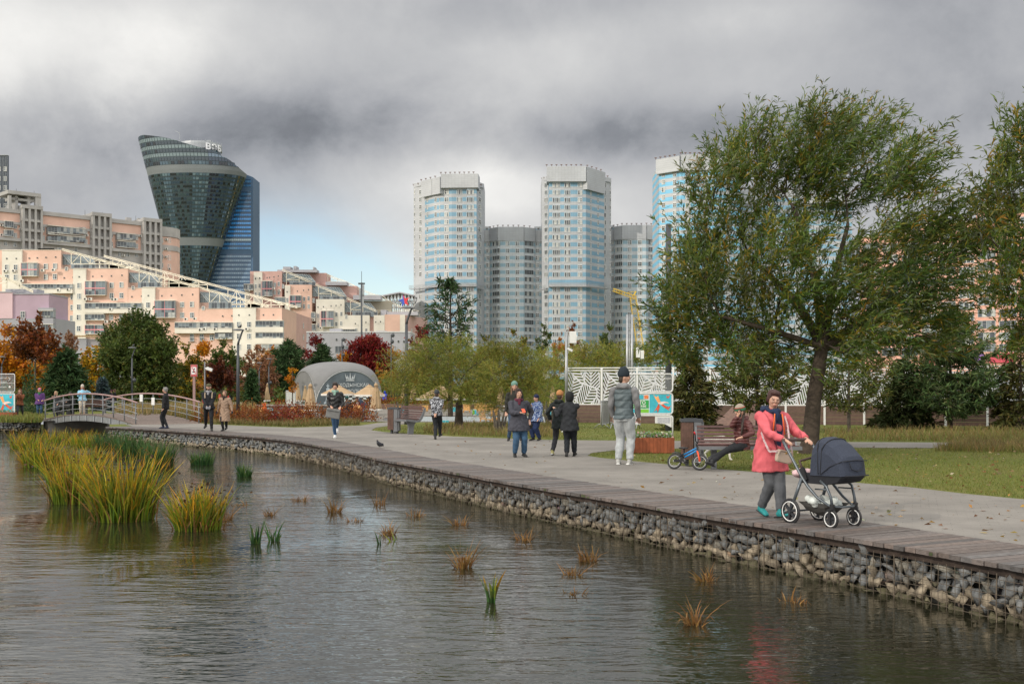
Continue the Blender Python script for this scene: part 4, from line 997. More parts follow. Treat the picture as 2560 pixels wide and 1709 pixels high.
tower('white_blue_tower', 'tall white and blue panel tower on the left of the four, behind the dark pine', Y4,
      [(q(107), 14, q(205), 8, [(.55, 8.5, 'w2'), (.08, 3, 'w1')], False), (q(598), 8, q(658), 14, [(.45, 12, 'w2')], False)],
      [(q(196), 8, q(262), 3, [(.3, 6, 'w2')], True), (q(262), 3, q(322), 0, [(.3, 7, 'w2'), (.85, 2, 'w1')], True), (q(322), 0, q(408), -1, [(.5, 10, 'w2')], True), (q(408), -1.02, q(524), -1, [(.5, 12.5, 'w3')], True), (q(524), -1.8, q(600), -1.6, [(.35, 16, 'w4')], True)],
      v(178), [(q(175), 8, q(322), -1.2, v(200), v(330), .6), (q(322), -1.2, q(614), -2, v(180), v(288), .7), (q(108), 14, q(180), 9, v(215), v(228), .1), (q(610), 8, q(658), 13, v(228), v(238), .1)],
      v(315), 58.5 / 3.136, 24, (v(1028), v(1058), [(q(90), 12, q(200), 6.5), (q(200), 6.5, q(325), -.5), (q(325), -.5, q(600), -1.5), (q(600), 8, q(650), 12)]), (12,), ytop=v(235))
tower('white_blue_tower', 'tall white and blue panel tower standing between the two lower grey-blue blocks', Y4,
      [(q(1113), 14, q(1168), 10, [(.6, 12, 'w3')], False), (q(1582), 12, q(1655), 15, [(.25, 12, 'w3'), (.9, 3, 'w1')], False)],
      [(q(1168), -1, q(1256), -1.2, [(.65, 17, 'w4')], True), (q(1256), -1.2, q(1372), -1.2, [(.48, 13, 'w3')], True), (q(1372), -1.2, q(1458), -1, [(.45, 10, 'w2')], True), (q(1458), -1, q(1520), 4, [(.6, 5, 'w2')], True), (q(1520), 4, q(1600), 10, [(.4, 6, 'w2')], True)],
      v(118), [(q(1150), -1.6, q(1458), -2, v(122), v(240), .7), (q(1458), -2, q(1600), 9, v(126), v(300), .6), (q(1116), 14, q(1152), 11, v(165), v(180), .1), (q(1598), 12, q(1655), 14.5, v(150), v(184), .1)],
      v(260), 58.4 / 3.136, 25, (v(1030), v(1060), [(q(1112), 12, q(1165), 8), (q(1165), -1.2, q(1458), -1.4), (q(1458), -1.2, q(1620), 9)]), (13,), ytop=v(185))
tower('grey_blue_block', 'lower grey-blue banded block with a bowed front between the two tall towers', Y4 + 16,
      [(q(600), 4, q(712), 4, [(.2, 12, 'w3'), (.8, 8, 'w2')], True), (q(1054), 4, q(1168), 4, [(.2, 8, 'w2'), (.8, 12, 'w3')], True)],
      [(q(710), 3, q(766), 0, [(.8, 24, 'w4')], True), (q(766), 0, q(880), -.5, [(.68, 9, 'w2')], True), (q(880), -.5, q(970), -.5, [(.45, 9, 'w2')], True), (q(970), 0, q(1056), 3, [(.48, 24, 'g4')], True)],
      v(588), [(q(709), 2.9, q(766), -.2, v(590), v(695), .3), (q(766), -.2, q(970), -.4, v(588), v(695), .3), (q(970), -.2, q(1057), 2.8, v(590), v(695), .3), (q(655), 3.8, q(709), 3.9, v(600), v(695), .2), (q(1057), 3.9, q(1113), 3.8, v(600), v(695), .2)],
      v(718), 56 / 3.136, 15, blue=(.27, .40, .48), white=(.52, .55, .58), frac=.5, ytop=v(600))  # lighter cladding colours, offsetting the tall towers' shadow in the paint
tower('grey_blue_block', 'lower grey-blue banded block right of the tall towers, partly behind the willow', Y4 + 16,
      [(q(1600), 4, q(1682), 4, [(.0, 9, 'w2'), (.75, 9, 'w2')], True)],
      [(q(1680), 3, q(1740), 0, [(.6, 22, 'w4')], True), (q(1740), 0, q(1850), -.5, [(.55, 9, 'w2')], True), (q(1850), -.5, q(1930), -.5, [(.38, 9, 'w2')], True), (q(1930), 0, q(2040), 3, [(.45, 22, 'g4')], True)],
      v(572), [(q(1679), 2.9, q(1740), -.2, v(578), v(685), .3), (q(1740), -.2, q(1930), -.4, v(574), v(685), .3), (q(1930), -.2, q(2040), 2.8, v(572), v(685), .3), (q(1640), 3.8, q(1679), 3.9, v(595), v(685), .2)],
      v(708), 56.5 / 3.136, 15, blue=(.27, .40, .48), white=(.52, .55, .58), frac=.5, ytop=v(592))  # cladding lightened here too, making up for the towers' shade
tower('white_blue_tower', 'bright white and sky blue tower half hidden behind the willow crown', 370,
      None, [(1648, 6, 1702, 0, [(.2, 9, 'w2'), (.72, 9, 'w2')], True), (1702, 0, 1790, -2, [(.2, 11, 'w3'), (.7, 11, 'w3')], True), (1790, -2, 1850, 2, [(.5, 11, 'w3')], True)],
      388, [(1643, 6, 1702, -.6, 391, 428, .8), (1702, -.6, 1852, -2, 389, 428, .8)], 436, 19.2, 25, blue=(.16, .42, .62), frac=.52)
tower('white_blue_block', 'white and blue block glimpsed through the willow right of the bright tower', 380,
      None, [(1852, 4, 1960, 2, [(.2, 11, 'w3'), (.7, 11, 'w3')], True), (1960, 2, 2130, 6, [(.2, 11, 'w3'), (.5, 11, 'w3'), (.8, 11, 'w3')], True)],
      470, [(1850, 3.5, 2132, 3.5, 472, 505, .6)], 516, 19.2, 21, blue=(.22, .40, .55), frac=.5)
def brick_house():
 Y = 285; t = thing('brick_house', 'tall pink brick apartment house with grey glazed bays behind the willows', 'apartment building', (XA(2400, Y), Y, 0)); fc = Facade(2150, 300, 2760, 262); W = WinSet(t)
 m, N, L, b = nodes_of('pink_brick'); tc = N.new('ShaderNodeTexCoord'); br = N.new('ShaderNodeTexBrick'); br.inputs['Scale'].default_value = 1; br.inputs['Brick Width'].default_value = 1.3; br.inputs['Row Height'].default_value = .4; br.inputs['Mortar Size'].default_value = .03
 br.inputs['Color1'].default_value = (.52, .25, .19, 1); br.inputs['Color2'].default_value = (.60, .34, .27, 1); br.inputs['Mortar'].default_value = (.5, .36, .3, 1)
 mp = N.new('ShaderNodeMapping'); mp.inputs['Rotation'].default_value = (PI / 2, 0, 0); L.new(tc.outputs['Object'], mp.inputs['Vector']); L.new(mp.outputs['Vector'], br.inputs['Vector']); L.new(br.outputs['Color'], b.inputs['Base Color']); b.inputs['Roughness'].default_value = .85
 secs = [(2150, 2300, 588), (2300, 2440, 560), (2440, 2600, 520), (2600, 2760, 505)]
 b = MB()
 for x0, x1, yt in secs:
  k = MB(); fc.box(k, x0, x1 - .2, yt, 1000, 0, 16); k.build('wall', m, t, world=True)
  k = MB(); fc.box(k, x0 - .5, x1, yt - 3, yt, .3, 16); k.build('parapet', M_CREAM, t, world=True)
  y = yt + 30
  while y < 880:
   n = 3; w = (x1 - x0) / n
   for i in range(n): fc.win(W, x0 + w * (i + .5), y, w * .80, 20, R.choice(('g3', 'g4')), .0)
   y += 29
 fc.box(b, 2325, 2362, 884, 906, .5, 0); fc.box(b, 2475, 2535, 882, 906, .5, 0)
 b.build('banner', mat('red_banner', (.42, .05, .08), .6, .25, .3), t, world=True)
 b = MB(); fc.box(b, 2415, 2462, 884, 908, .8, -.5); b.build('banner', mat('purple_banner', (.25, .12, .40), .6, .25, .3), t, world=True)
 W.done()
brick_house()
def crane():
 Y = 240; t = thing('crane', 'yellow lattice crane rising behind the park at the edge of the willow', 'crane', AT(1600, 900, Y)); b = MB()
 def lattice(p0, p1, w, n):
  p0, p1 = Vector(p0), Vector(p1); s = Vector((w, 0, 0)); d = (p1 - p0).normalized(); s = Vector((d.z, 0, -d.x)) * w; e = Vector((0, w, 0))
  C = [-s - e, s - e, s + e, -s + e]
  for c in C: b.bar(p0 + c, p1 + c * .8, .10)
  for i in range(n):
   a, q = p0.lerp(p1, i / n), p0.lerp(p1, (i + 1) / n)
   for k in range(4): b.bar(a + C[k], q + C[(k + 1) % 4], .06)
 lattice(AT(1606, 905, Y), AT(1582, 742, Y), .75, 14); b.build('mast', mat('crane_yellow', (.62, .42, .05), .5, .15, 1), t, world=True)
 b = MB(); lattice(AT(1590, 744, Y), AT(1532, 724, Y), .35, 9); b.bar(AT(1582, 742, Y), AT(1590, 728, Y), .3); b.bar(AT(1590, 728, Y), AT(1560, 733, Y), .1); b.build('jib', MATS['crane_yellow'], t, world=True)
crane()
shade_cloud(-165, 366, 44, 72, 58, 420, 3)
M_LEAF = mat('leaf', rough=.55, var=.18, scale=1.2, attr=True, spec=.25, leaf=.35)
M_NEEDLE = mat('needles', rough=.7, var=.2, scale=1.0, attr=True, spec=.15, leaf=.15)
M_BLADE = mat('reed_blade', rough=.5, var=.15, scale=3, attr=True, spec=.3, leaf=.3)
M_BARK = mat('bark_grey', (.10, .085, .07), .95, .4, 5, bump=.8, bscale=22)
M_BARKD = mat('bark_dark', (.05, .038, .03), .95, .4, 5, bump=.8, bscale=22)
M_BARKW = mat('bark_willow', (.060, .045, .034), .95, .45, 6, bump=1.0, bscale=14)
def unit(a): return a / np.maximum(np.linalg.norm(a, axis=1, keepdims=True), 1e-9)
def leaf_quads(P, D, L, W):
 n = len(P); S = unit(np.cross(D, NR.normal(size=(n, 3)))); L = np.asarray(L).reshape(-1, 1); W = np.asarray(W).reshape(-1, 1)
 mid = P + D * L * .42; tip = P + D * L; tip[:, 2] -= L[:, 0] * .12
 V = np.empty((n, 4, 3)); V[:, 0] = P; V[:, 1] = mid + S * W * .5; V[:, 2] = tip; V[:, 3] = mid - S * W * .5
 return V.reshape(-1, 3), np.arange(n * 4).reshape(n, 4)
def pick(pal, n, jit=.16):
 """pal: list of (weight, colour)"""
 w = np.array([p[0] for p in pal], float); C = np.array([p[1] for p in pal])
 i = NR.choice(len(pal), n, p=w / w.sum()); c = C[i] * (1 + NR.normal(0, jit, (n, 1))) * (1 + NR.normal(0, jit * .35, (n, 3)))
 return np.clip(c, .003, 1)
def spray_leaves(O, D, SL, nleaf, droop, spread, lsize, wratio):
 """leaves along curved twigs; O origins, D directions, SL twig lengths"""
 n = len(O); t = NR.uniform(.08, 1, (n, nleaf, 1)); SLb = SL.reshape(-1, 1, 1)
 P = O[:, None, :] + D[:, None, :] * SLb * t
 P[:, :, 2] -= (droop * SLb * t * t)[:, :, 0]
 T = D[:, None, :] - np.array([0, 0, 2 * droop]) * t
 LD = unit((unit(T.reshape(-1, 3)) * (1 - spread) + NR.normal(size=(n * nleaf, 3)) * spread).reshape(-1, 3))
 P = P.reshape(-1, 3); L = lsize * NR.uniform(.65, 1.3, len(P))
 return P, LD, L, L * wratio
def clump_points(clumps, per):
 O, Cn, idx = [], [], []
 for i, (c, r) in enumerate(clumps):
  r3 = np.array(r if isinstance(r, (tuple, list)) else (r, r, r)); k = max(3, int(per * (r3.mean() ** 2)))
  u = unit(NR.normal(size=(k, 3))) * (NR.uniform(.15, 1, (k, 1)) ** .45)
  O.append(np.array(c) + u * r3); Cn.append(u); idx.append(np.full(k, i))
 return np.vstack(O), np.vstack(Cn), np.concatenate(idx)
def branch_to(b, p0, p1, r0, r1, bow=.15, n=6, seg=6):
 p0, p1 = Vector(p0), Vector(p1); d = p1 - p0; s = Vector((R.uniform(-1, 1), R.uniform(-1, 1), R.uniform(.2, 1))).normalized() * d.length * bow
 pts = [p0 + d * t + s * math.sin(PI * t) * (1 - t * .5) for t in [i / n for i in range(n + 1)]]
 b.tube(pts, [r0 + (r1 - r0) * (i / n) for i in range(n + 1)], seg, False); return pts
def tree(name, label, base, clumps, trunk_top, tr, pal, per=60, sl=.6, nleaf=14, ls=.09, wr=.35, droop=.25, spread=.5, up=.35, wind=(0, 0, 0), limbs=1.0, bark=None, group=None, cat='tree', twigs=True, lean=(0, 0), shade=.0, needle=False, multi=0, mains=()):
 base = Vector(base); t = thing(name, label, cat, base, 0, group)
 cl = [(np.array(c) - np.array(base), r) for c, r in clumps]
 O, U, idx = clump_points(cl, per); n = len(O)
 ctr = np.mean([c for c, r in cl], axis=0); out = unit(O - ctr * np.array([1, 1, .55]))
 D = unit(out * .6 + U * .35 + np.array([0, 0, up]) + np.array(wind) + NR.normal(0, .25, (n, 3)))
 SL = sl * NR.uniform(.55, 1.3, n)
 P, LD, L, W = spray_leaves(O - D * (sl * .4), D, SL, nleaf, droop, spread, ls, wr)
 ct = pick([(1, (1, 1, 1))], len(cl), .16); C = pick(pal, n, .10)[:, None, :] * np.ones((1, nleaf, 1)); C = C.reshape(-1, 3)
 mix = NR.random(len(C)) < .45; C[mix] = pick(pal, int(mix.sum()), .14); C = np.clip(C * np.repeat(ct[idx], nleaf, axis=0) * (1 + NR.normal(0, .12, (len(C), 1))), .003, 1)
 keep = P[:, 2] > .06 - (base.z)
 V, Fq = leaf_quads(P[keep], LD[keep], L[keep], W[keep])
 b = MB(); top = Vector((lean[0], lean[1], trunk_top)); tops = []
 if multi:
  for k in range(multi):
   a = 2 * PI * k / multi; s = Vector((math.cos(a) * tr * 2, math.sin(a) * tr * 2, -.1)); e = Vector((math.cos(a) * trunk_top * .35, math.sin(a) * trunk_top * .35, trunk_top))
   branch_to(b, s, e, tr, tr * .6, .08); tops.append(e)
 else:
  mid = top * .5 + Vector((R.uniform(-.05, .05), R.uniform(-.05, .05), 0)) * trunk_top * .5
  b.tube([(0, 0, -.15), (0, 0, .02), top * .12, mid, top], [tr * 1.55, tr * 1.35, tr * 1.08, tr * .92, tr * .78], 10, False); tops = [top]
 order = sorted(range(len(cl)), key=lambda i: cl[i][0][2]); joints = [(p, tr * .6) for p in tops]
 for (q, r0, r1) in mains:
  pts = branch_to(b, tops[0] - Vector((0, 0, r0)), Vector(q) - base, r0, r1, .10, 8, 8); joints += [(pts[k], r0 + (r1 - r0) * k / 8) for k in (3, 5, 7, 8)]
 for i in order:
  c = Vector(cl[i][0])
  j = min(joints, key=lambda q: (q[0] - c).length + max(0, q[0].z - c.z + .45 * (q[0] - c).xy.length) * 1.6)
  kr = 1.0 if c.z > j[0].z + .2 else .35
  pts = branch_to(b, j[0], c, j[1] * .72 * kr, max(j[1] * .25 * kr, .010), .12 * limbs)
  joints.append((pts[4], max(j[1] * .55 * kr, .015)))
  rad = cl[i][1] if isinstance(cl[i][1], (int, float)) else max(cl[i][1])
  if twigs:
   for _ in range(7):
    d = Vector((R.gauss(0, 1), R.gauss(0, 1), R.gauss(.4, .8))).normalized() * rad * R.uniform(.6, 1)
    branch_to(b, pts[3].lerp(pts[6], R.random()), c + d, max(j[1] * .22, .009), .005, .15, 4, 4)
 b.build('trunk', bark or M_BARK, t, True)
 raw_mesh('crown', V, Fq, C[keep], M_NEEDLE if needle else M_LEAF, False, t)
 return t
def px_clumps(L, Y, dY=0.0, flat=.9):
 return [(AT(x, y, Y + R.uniform(-dY, dY)), (r * Y / F, r * Y / F * flat, r * Y / F * .85)) for x, y, r in L]
def blob_clumps(px, top, bot, wid, Y, n=14, shape='round', fill=.36):
 """clumps that fill a crown outline given in photo pixels"""
 L = []
 for k in range(n):
  for _ in range(30):
   u = R.uniform(-1, 1); w = R.uniform(0, 1)
   lim = {'round': math.sin(PI * (.12 + .80 * w)) ** .6, 'cone': (1 - w) ** .9 + .08, 'egg': math.sin(PI * min(1, (1 - w) ** .75 * .85 + .08)) ** .7, 'fan': .25 + .75 * w ** .6 if w < .8 else .9}[shape]
   if abs(u) < lim: break
  r = wid * .5 * fill * R.uniform(.75, 1.25) * (.6 if shape == 'cone' and w > .7 else 1)
  L.append((px + u * (wid / 2 - r * .7), bot - (bot - top) * (w * .9 + .02) + 0, r))
 L.append((px + R.uniform(-.1, .1) * wid, top + wid * .5 * fill * .6, wid * .5 * fill * .65))
 return px_clumps(L, Y, wid * Y / F * .3)
WIL = [(5, (.070, .118, .020)), (4, (.115, .16, .028)), (2, (.15, .185, .065)), (2.2, (.19, .18, .025)), (.8, (.32, .20, .025)), (1.3, (.19, .225, .16))]
OLI = [(4, (.19, .22, .038)), (4, (.255, .265, .05)), (2, (.32, .28, .065)), (2, (.13, .165, .032)), (.8, (.31, .18, .035))]
ORA = [(4, (.50, .185, .010)), (3, (.60, .26, .012)), (2, (.38, .11, .012)), (1, (.22, .14, .015))]
BRO = [(4, (.15, .048, .014)), (3, (.24, .075, .014)), (2, (.09, .032, .012)), (1, (.22, .085, .015))]
YEL = [(4, (.58, .34, .014)), (3, (.30, .20, .015)), (2, (.15, .14, .018)), (2, (.42, .15, .008))]
YGR = [(4, (.14, .145, .018)), (3, (.075, .095, .016)), (2, (.30, .21, .015)), (1, (.36, .16, .012))]
GRE = [(4, (.055, .085, .018)), (4, (.080, .115, .024)), (2, (.115, .14, .032)), (.5, (.14, .12, .02))]
DGR = [(4, (.032, .066, .024)), (3, (.046, .082, .030)), (2, (.062, .10, .038))]
RED = [(4, (.20, .016, .018)), (3, (.14, .012, .014)), (2, (.28, .028, .020)), (1, (.24, .065, .02))]
DRB = [(4, (.12, .030, .016)), (3, (.085, .025, .014)), (1, (.17, .055, .02))]
PNB = [(4, (.27, .135, .075)), (3, (.22, .105, .06)), (2, (.33, .17, .09)), (1, (.18, .10, .04))]
BSP = [(3, (.055, .085, .095)), (3, (.08, .115, .125))]
wc = [(2030, 370, 95), (2065, 315, 55), (2020, 295, 40), (1900, 370, 95), (2150, 330, 95), (2255, 415, 80), (1790, 460, 90), (1960, 480, 105), (2110, 470, 105), (2290, 520, 105), (1760, 590, 85), (1850, 590, 100), (2210, 640, 100), (2340, 640, 95),
      (1715, 730, 80), (1790, 740, 90), (1940, 780, 75), (2090, 780, 80), (2250, 760, 90), (1700, 840, 65), (1820, 840, 60), (2390, 580, 70), (1670, 720, 45), (2180, 830, 60), (1890, 700, 70), (2010, 590, 70), (1990, 700, 60), (2330, 770, 60), (1680, 860, 45), (2050, 400, 90), (1830, 400, 70), (2220, 440, 80), (1665, 800, 50), (1760, 810, 70), (1720, 880, 45), (1900, 850, 55), (2120, 860, 60), (2280, 830, 60), (1725, 640, 55), (1960, 620, 70), (1760, 690, 70), (2070, 700, 60), (2180, 740, 75), (2130, 660, 70), (2300, 710, 80), (2370, 820, 45), (2230, 860, 50), (2040, 850, 60), (1960, 870, 45), (2120, 890, 40), (1850, 890, 45), (2330, 860, 40)]
wb = G(2022, 1132)
tree('willow_tree', 'large wind-blown green willow with a leaning dark trunk beside the pram path', wb, px_clumps(wc, 28, 1.9), 2.75, .205, WIL, per=125, sl=1.3, nleaf=27, ls=.195, wr=.17, droop=.20, spread=.36, up=.42, wind=(.42, 0, .08), bark=M_BARKW, lean=(.35, 0), mains=[(AT(1870, 640, 28.4), .14, .05), (AT(1985, 520, 27.5), .15, .05), (AT(2120, 560, 28.6), .14, .045), (AT(2270, 690, 27.8), .13, .045), (AT(1800, 790, 27), .09, .035), (AT(2330, 760, 29), .08, .03)])
wc2 = [(2570, 420, 100), (2500, 500, 70), (2600, 560, 120), (2490, 610, 70), (2560, 700, 100), (2455, 480, 40), (2610, 350, 110), (2560, 810, 80), (2470, 720, 50), (2660, 450, 120), (2680, 650, 120), (2440, 560, 40), (2540, 330, 40), (2510, 400, 45)]
tree('willow_tree', 'green willow leaning in from the frame edge with hanging leafy shoots', G(2760, 1140), px_clumps(wc2, 25, 1.5), 2.6, .22, WIL, per=150, sl=1.2, nleaf=25, ls=.19, wr=.17, droop=.25, spread=.38, up=.3, wind=(.2, 0, .05), bark=M_BARKW)
tree('willow_shrub', 'olive yellow shrub willow on a dark stub trunk behind the boy in print', G(1147, 1069), px_clumps([(1000, 945, 45), (1050, 915, 60), (1100, 890, 65), (1075, 965, 50), (1150, 880, 65), (1140, 950, 60), (1190, 905, 60), (1200, 965, 50), (1240, 890, 50), (1110, 1000, 36), (1020, 985, 30), (1060, 870, 40), (1180, 985, 35), (1030, 905, 40), (1130, 915, 50), (1210, 930, 50), (1080, 930, 50)], 45, 1.6), 1.05, .17, OLI, per=420, sl=.75, nleaf=20, ls=.085, wr=.16, droop=.5, spread=.45, up=.5, limbs=1.4, bark=M_BARKD)
tree('willow_shrub', 'many-stemmed olive shrub willow behind the woman in dark wool', G(1250, 1079), px_clumps([(1230, 940, 50), (1270, 900, 55), (1300, 950, 55), (1330, 905, 50), (1260, 985, 40), (1310, 1000, 40), (1350, 960, 40), (1215, 1000, 35), (1290, 870, 35), (1245, 870, 35), (1320, 930, 45), (1240, 1020, 25), (1330, 1020, 25)], 43, 1.2), .8, .05, OLI, per=460, sl=.75, nleaf=20, ls=.085, wr=.16, droop=.5, spread=.45, up=.5, multi=7, cat='shrub')
tree('willow_shrub', 'olive shrub willow in front of the white perforated fence end', G(1375, 1058), px_clumps([(1360, 900, 45), (1395, 930, 50), (1380, 980, 45), (1405, 890, 40), (1340, 1000, 35), (1400, 1010, 30)], 58, 1.5), 1.0, .05, OLI, per=260, sl=.9, nleaf=18, ls=.11, wr=.16, droop=.5, spread=.45, up=.5, multi=6, cat='shrub')
tree('willow_shrub', 'thin pale shrub willow with bare twigs behind the tall dark lamp post', G(1000, 1046), px_clumps([(985, 930, 38), (1015, 900, 36), (970, 890, 30), (1010, 950, 34), (990, 965, 25), (1040, 945, 30)], 58, 1.2), .9, .04, OLI, per=130, sl=.9, nleaf=14, ls=.10, wr=.16, droop=.4, spread=.45, up=.6, multi=6, cat='shrub')
tree('willow_shrub', 'broad olive shrub mass on the slope behind the white perforated fence', G(1500, 1010), px_clumps([(1440, 900, 35), (1480, 880, 40), (1520, 895, 40), (1560, 880, 40), (1600, 890, 40), (1450, 880, 25), (1540, 915, 35), (1480, 915, 35), (1640, 880, 40), (1690, 890, 40)], 100, 3), 3.0, .08, OLI, per=110, sl=1.1, nleaf=18, ls=.19, wr=.25, droop=.4, up=.4, multi=8, cat='shrub')
def conifer(label, bx, by, top, wid, pal, Y=None, tiers=9, kind='pine', name='pine_tree', tuft=.30, dens=1.0, low=.15, group=None, bark=None, nb=6, gap=0.0, upb=.35):
 base = G(bx, by); Y = base.y; H = ZA(top, Y); Rm = wid / 2 * Y / F; t = thing(name, label, 'tree', base, 0, group); b = MB(); P, D, Ls = [], [], []
 tr = max(.05, H * .017); b.tube([(0, 0, -.1), (0, 0, H * .5), (0, 0, H)], [tr * 1.2, tr * .7, .012], 8, False)
 for k in range(tiers):
  f = k / (tiers - 1); z = H * (low + (1 - low) * f * .97)
  rr = Rm * ((1 - f) ** (.75 if kind == 'spruce' else .6) * (.94 if kind == 'spruce' else 1) + .06) * (1 if kind == 'spruce' or f > .12 else .75)
  n = max(4, int(nb * (1 - f * .35) * (1.6 if kind == 'spruce' else 1)))
  for i in range(n):
   if R.random() < gap: continue
   a = 2 * PI * (i + R.random() * .8) / n; L = rr * R.uniform(.7, 1.15); d = Vector((math.cos(a), math.sin(a), 0))
   rise = L * (upb if kind == 'pine' else (-.22 + f * .5)); s = Vector((0, 0, z + R.uniform(-.5, .5) * H / tiers * .7)); e = s + d * L + Vector((0, 0, rise))
   m_ = s.lerp(e, .5) + Vector((0, 0, (-.10 if kind == 'pine' else .06) * L)); pts = [s, m_, e]
   b.tube(pts, [tr * .32 * (1 - f * .5), tr * .2, .006], 4, False)
   ns = max(2, int(L * 7 * dens)) + 1
   for q in range(ns):
    u = (q + .6) / ns; u = .22 + .78 * u; pc = s.lerp(m_, u * 2) if u < .5 else m_.lerp(e, u * 2 - 1)
    side = Vector((-d.y, d.x, 0)); w = L * .42 * (1 - u * .5) * R.uniform(-1, 1)
    c = pc + side * w + Vector((0, 0, R.uniform(-.05, .12) * (1 if kind == 'pine' else -1) * L * .4)); k2 = 15 if kind == 'pine' else 13
    if kind == 'pine': b.tube([pc, c], [.01, .005], 3, False)
    dv = unit(NR.normal(size=(k2, 3)) * (.75 if kind == 'pine' else .5) + np.array((d + side * (w * .8 / max(L, .1)) + Vector((0, 0, .45 if kind == 'pine' else -.12)))[:]) * .8)
    P.append(np.tile(np.array(c[:]), (k2, 1)) + NR.normal(0, tuft * .22, (k2, 3))); D.append(dv)
 for k in range(3): P.append(np.tile(np.array((0, 0, H - k * .1)), (12, 1))); D.append(unit(NR.normal(size=(12, 3)) * .5 + np.array((0, 0, .8))))
 P = np.vstack(P); D = np.vstack(D); n = len(P); L = tuft * NR.uniform(.6, 1.25, n)
 V, Fq = leaf_quads(P, D, L, L * (.20 if kind == 'pine' else .26)); C = pick(pal, n, .2)
 b.build('trunk', bark or M_BARKD, t, True); raw_mesh('crown', V, Fq, C, M_NEEDLE, False, t); return t
PIN = [(4, (.065, .110, .036)), (3, (.095, .14, .05)), (2, (.035, .060, .025)), (1, (.12, .12, .05))]
PINY = [(4, (.085, .105, .025)), (3, (.055, .075, .020)), (2, (.13, .125, .03)), (1, (.16, .12, .04))]
SPR = [(4, (.062, .066, .018)), (3, (.090, .085, .024)), (2, (.040, .048, .015)), (1, (.10, .075, .02))]
SPD = [(4, (.032, .045, .014)), (3, (.048, .060, .018)), (1, (.05, .05, .015))]
conifer('tall open dark pine rising above the olive willows before the white tower', 1126, 1046, 702, 185, DGR, tiers=10, tuft=.36, dens=.16, low=.40, nb=6, upb=.62)
conifer('bushy brown-green spruce between the park sign and the bench', 1728, 1074, 885, 160, SPR, kind='spruce', name='spruce_tree', tiers=11, tuft=.24, dens=1.0, gap=.12, low=.07, nb=8)
conifer('open yellow-green young pine right behind the bench', 1893, 1076, 838, 250, PINY, tiers=9, tuft=.25, dens=1.5, low=.22, nb=6, gap=.12, upb=.45)
conifer('sparse pine with bare low branches just right of the willow trunk', 2122, 1078, 835, 250, PINY, tiers=9, tuft=.26, dens=1.2, low=.20, nb=5, gap=.15, bark=M_BARK, upb=.5)
conifer('dark low spruce half hidden beside the rounded green pine', 2262, 1070, 905, 160, SPD, kind='spruce', name='spruce_tree', tiers=10, tuft=.28, dens=.9, gap=.15, low=.05, nb=8)
conifer('rounded green pine with dense needles in front of the pink brick house', 2376, 1072, 775, 270, PIN, tiers=12, tuft=.27, dens=1.5, low=.12, nb=8, upb=.3)
conifer('brown-green spruce at the frame edge under the second willow', 2552, 1074, 815, 170, SPR, kind='spruce', name='spruce_tree', tiers=11, tuft=.26, dens=.8, gap=.2, low=.08, nb=7)
def far_tree(name, label, px, by, top, bot, wid, pal, n=16, shape='round', per=None, **k):
 base = G(px, by); Y = base.y; m = Y / F
 kw = dict(sl=1.0, nleaf=16, ls=.26, wr=.55, droop=.15, spread=.6, up=.3); kw.update(k)
 per = (per or 30) * 2.6
 return tree(name, label, base, blob_clumps(px, top, bot, wid, Y, n, shape), ZA(bot, Y) * .9 + .3, max(.05, wid * m * .022), pal, per=per, **kw)
far_tree('maple_tree', 'orange maple at the frame edge behind the park sign board', 28, 1018, 812, 1000, 150, ORA, 20)
far_tree('oak_tree', 'brown-red oak with a bare pale trunk behind the woman in purple', 88, 1034, 795, 905, 120, BRO, 12, per=24, wr=.5)
far_tree('maple_tree', 'deep orange maple between the brown oak and the dark pine', 140, 1014, 845, 1000, 110, ORA, 16)
far_tree('maple_tree', 'pale orange thinning maple top in front of the low grey building', 165, 1006, 835, 940, 70, PNB, 8, per=16)
conifer('dense dark green pine left of the light-blue coat on the bridge', 165, 1028, 880, 110, DGR, tiers=11, tuft=.55, dens=.9, low=.05, nb=9)
conifer('small blue spruce under the yellow maple by the bridge', 256, 1026, 950, 36, BSP, kind='spruce', name='spruce_tree', tiers=9, tuft=.34, dens=.9, low=.05, nb=8)
far_tree('maple_tree', 'golden yellow maple behind the bridge beside the big green elm', 235, 1016, 868, 1000, 80, YEL, 14)
far_tree('elm_tree', 'big dark green elm standing behind the footbridge', 350, 1022, 790, 1000, 205, GRE, 34, per=34, ls=.22)
far_tree('maple_tree', 'yellow-green maple right of the big elm', 470, 1014, 868, 1000, 90, YGR, 14)
far_tree('maple_tree', 'orange maple peeping behind the yellow-green maple', 515, 1008, 862, 960, 70, ORA, 9)
far_tree('birch_tree', 'slim green birch behind the tall grey lamp post', 566, 1012, 850, 1000, 80, GRE, 16, 'egg')
far_tree('cherry_tree', 'low dark red-brown cherry behind the man in the green cap', 553, 1020, 905, 985, 80, DRB, 12)
far_tree('birch_tree', 'pinkish brown thinning birch behind the white flower topiary', 640, 1008, 862, 990, 95, PNB, 14, per=22)
far_tree('maple_tree', 'bright orange maple behind the row of slim lamps', 682, 1002, 872, 1000, 80, ORA, 13)
conifer('dark green pine left of the tent with upswept branches', 722, 1003, 858, 115, DGR, tiers=10, tuft=.65, dens=.7, low=.1, nb=8, upb=.6)
far_tree('maple_tree', 'scarlet maple rising over the low grey building', 788, 1001, 842, 960, 70, RED, 10)
conifer('dark green pine in front of the scarlet maple behind the tent', 805, 1002, 868, 90, DGR, tiers=9, tuft=.65, dens=.7, low=.1, nb=8, upb=.6)
far_tree('maple_tree', 'small orange maple above the tent roof', 848, 1001, 882, 960, 66, ORA, 8)
far_tree('maple_tree', 'large crimson maple behind the printed side of the tent', 922, 1001, 838, 985, 120, RED, 24, per=34)
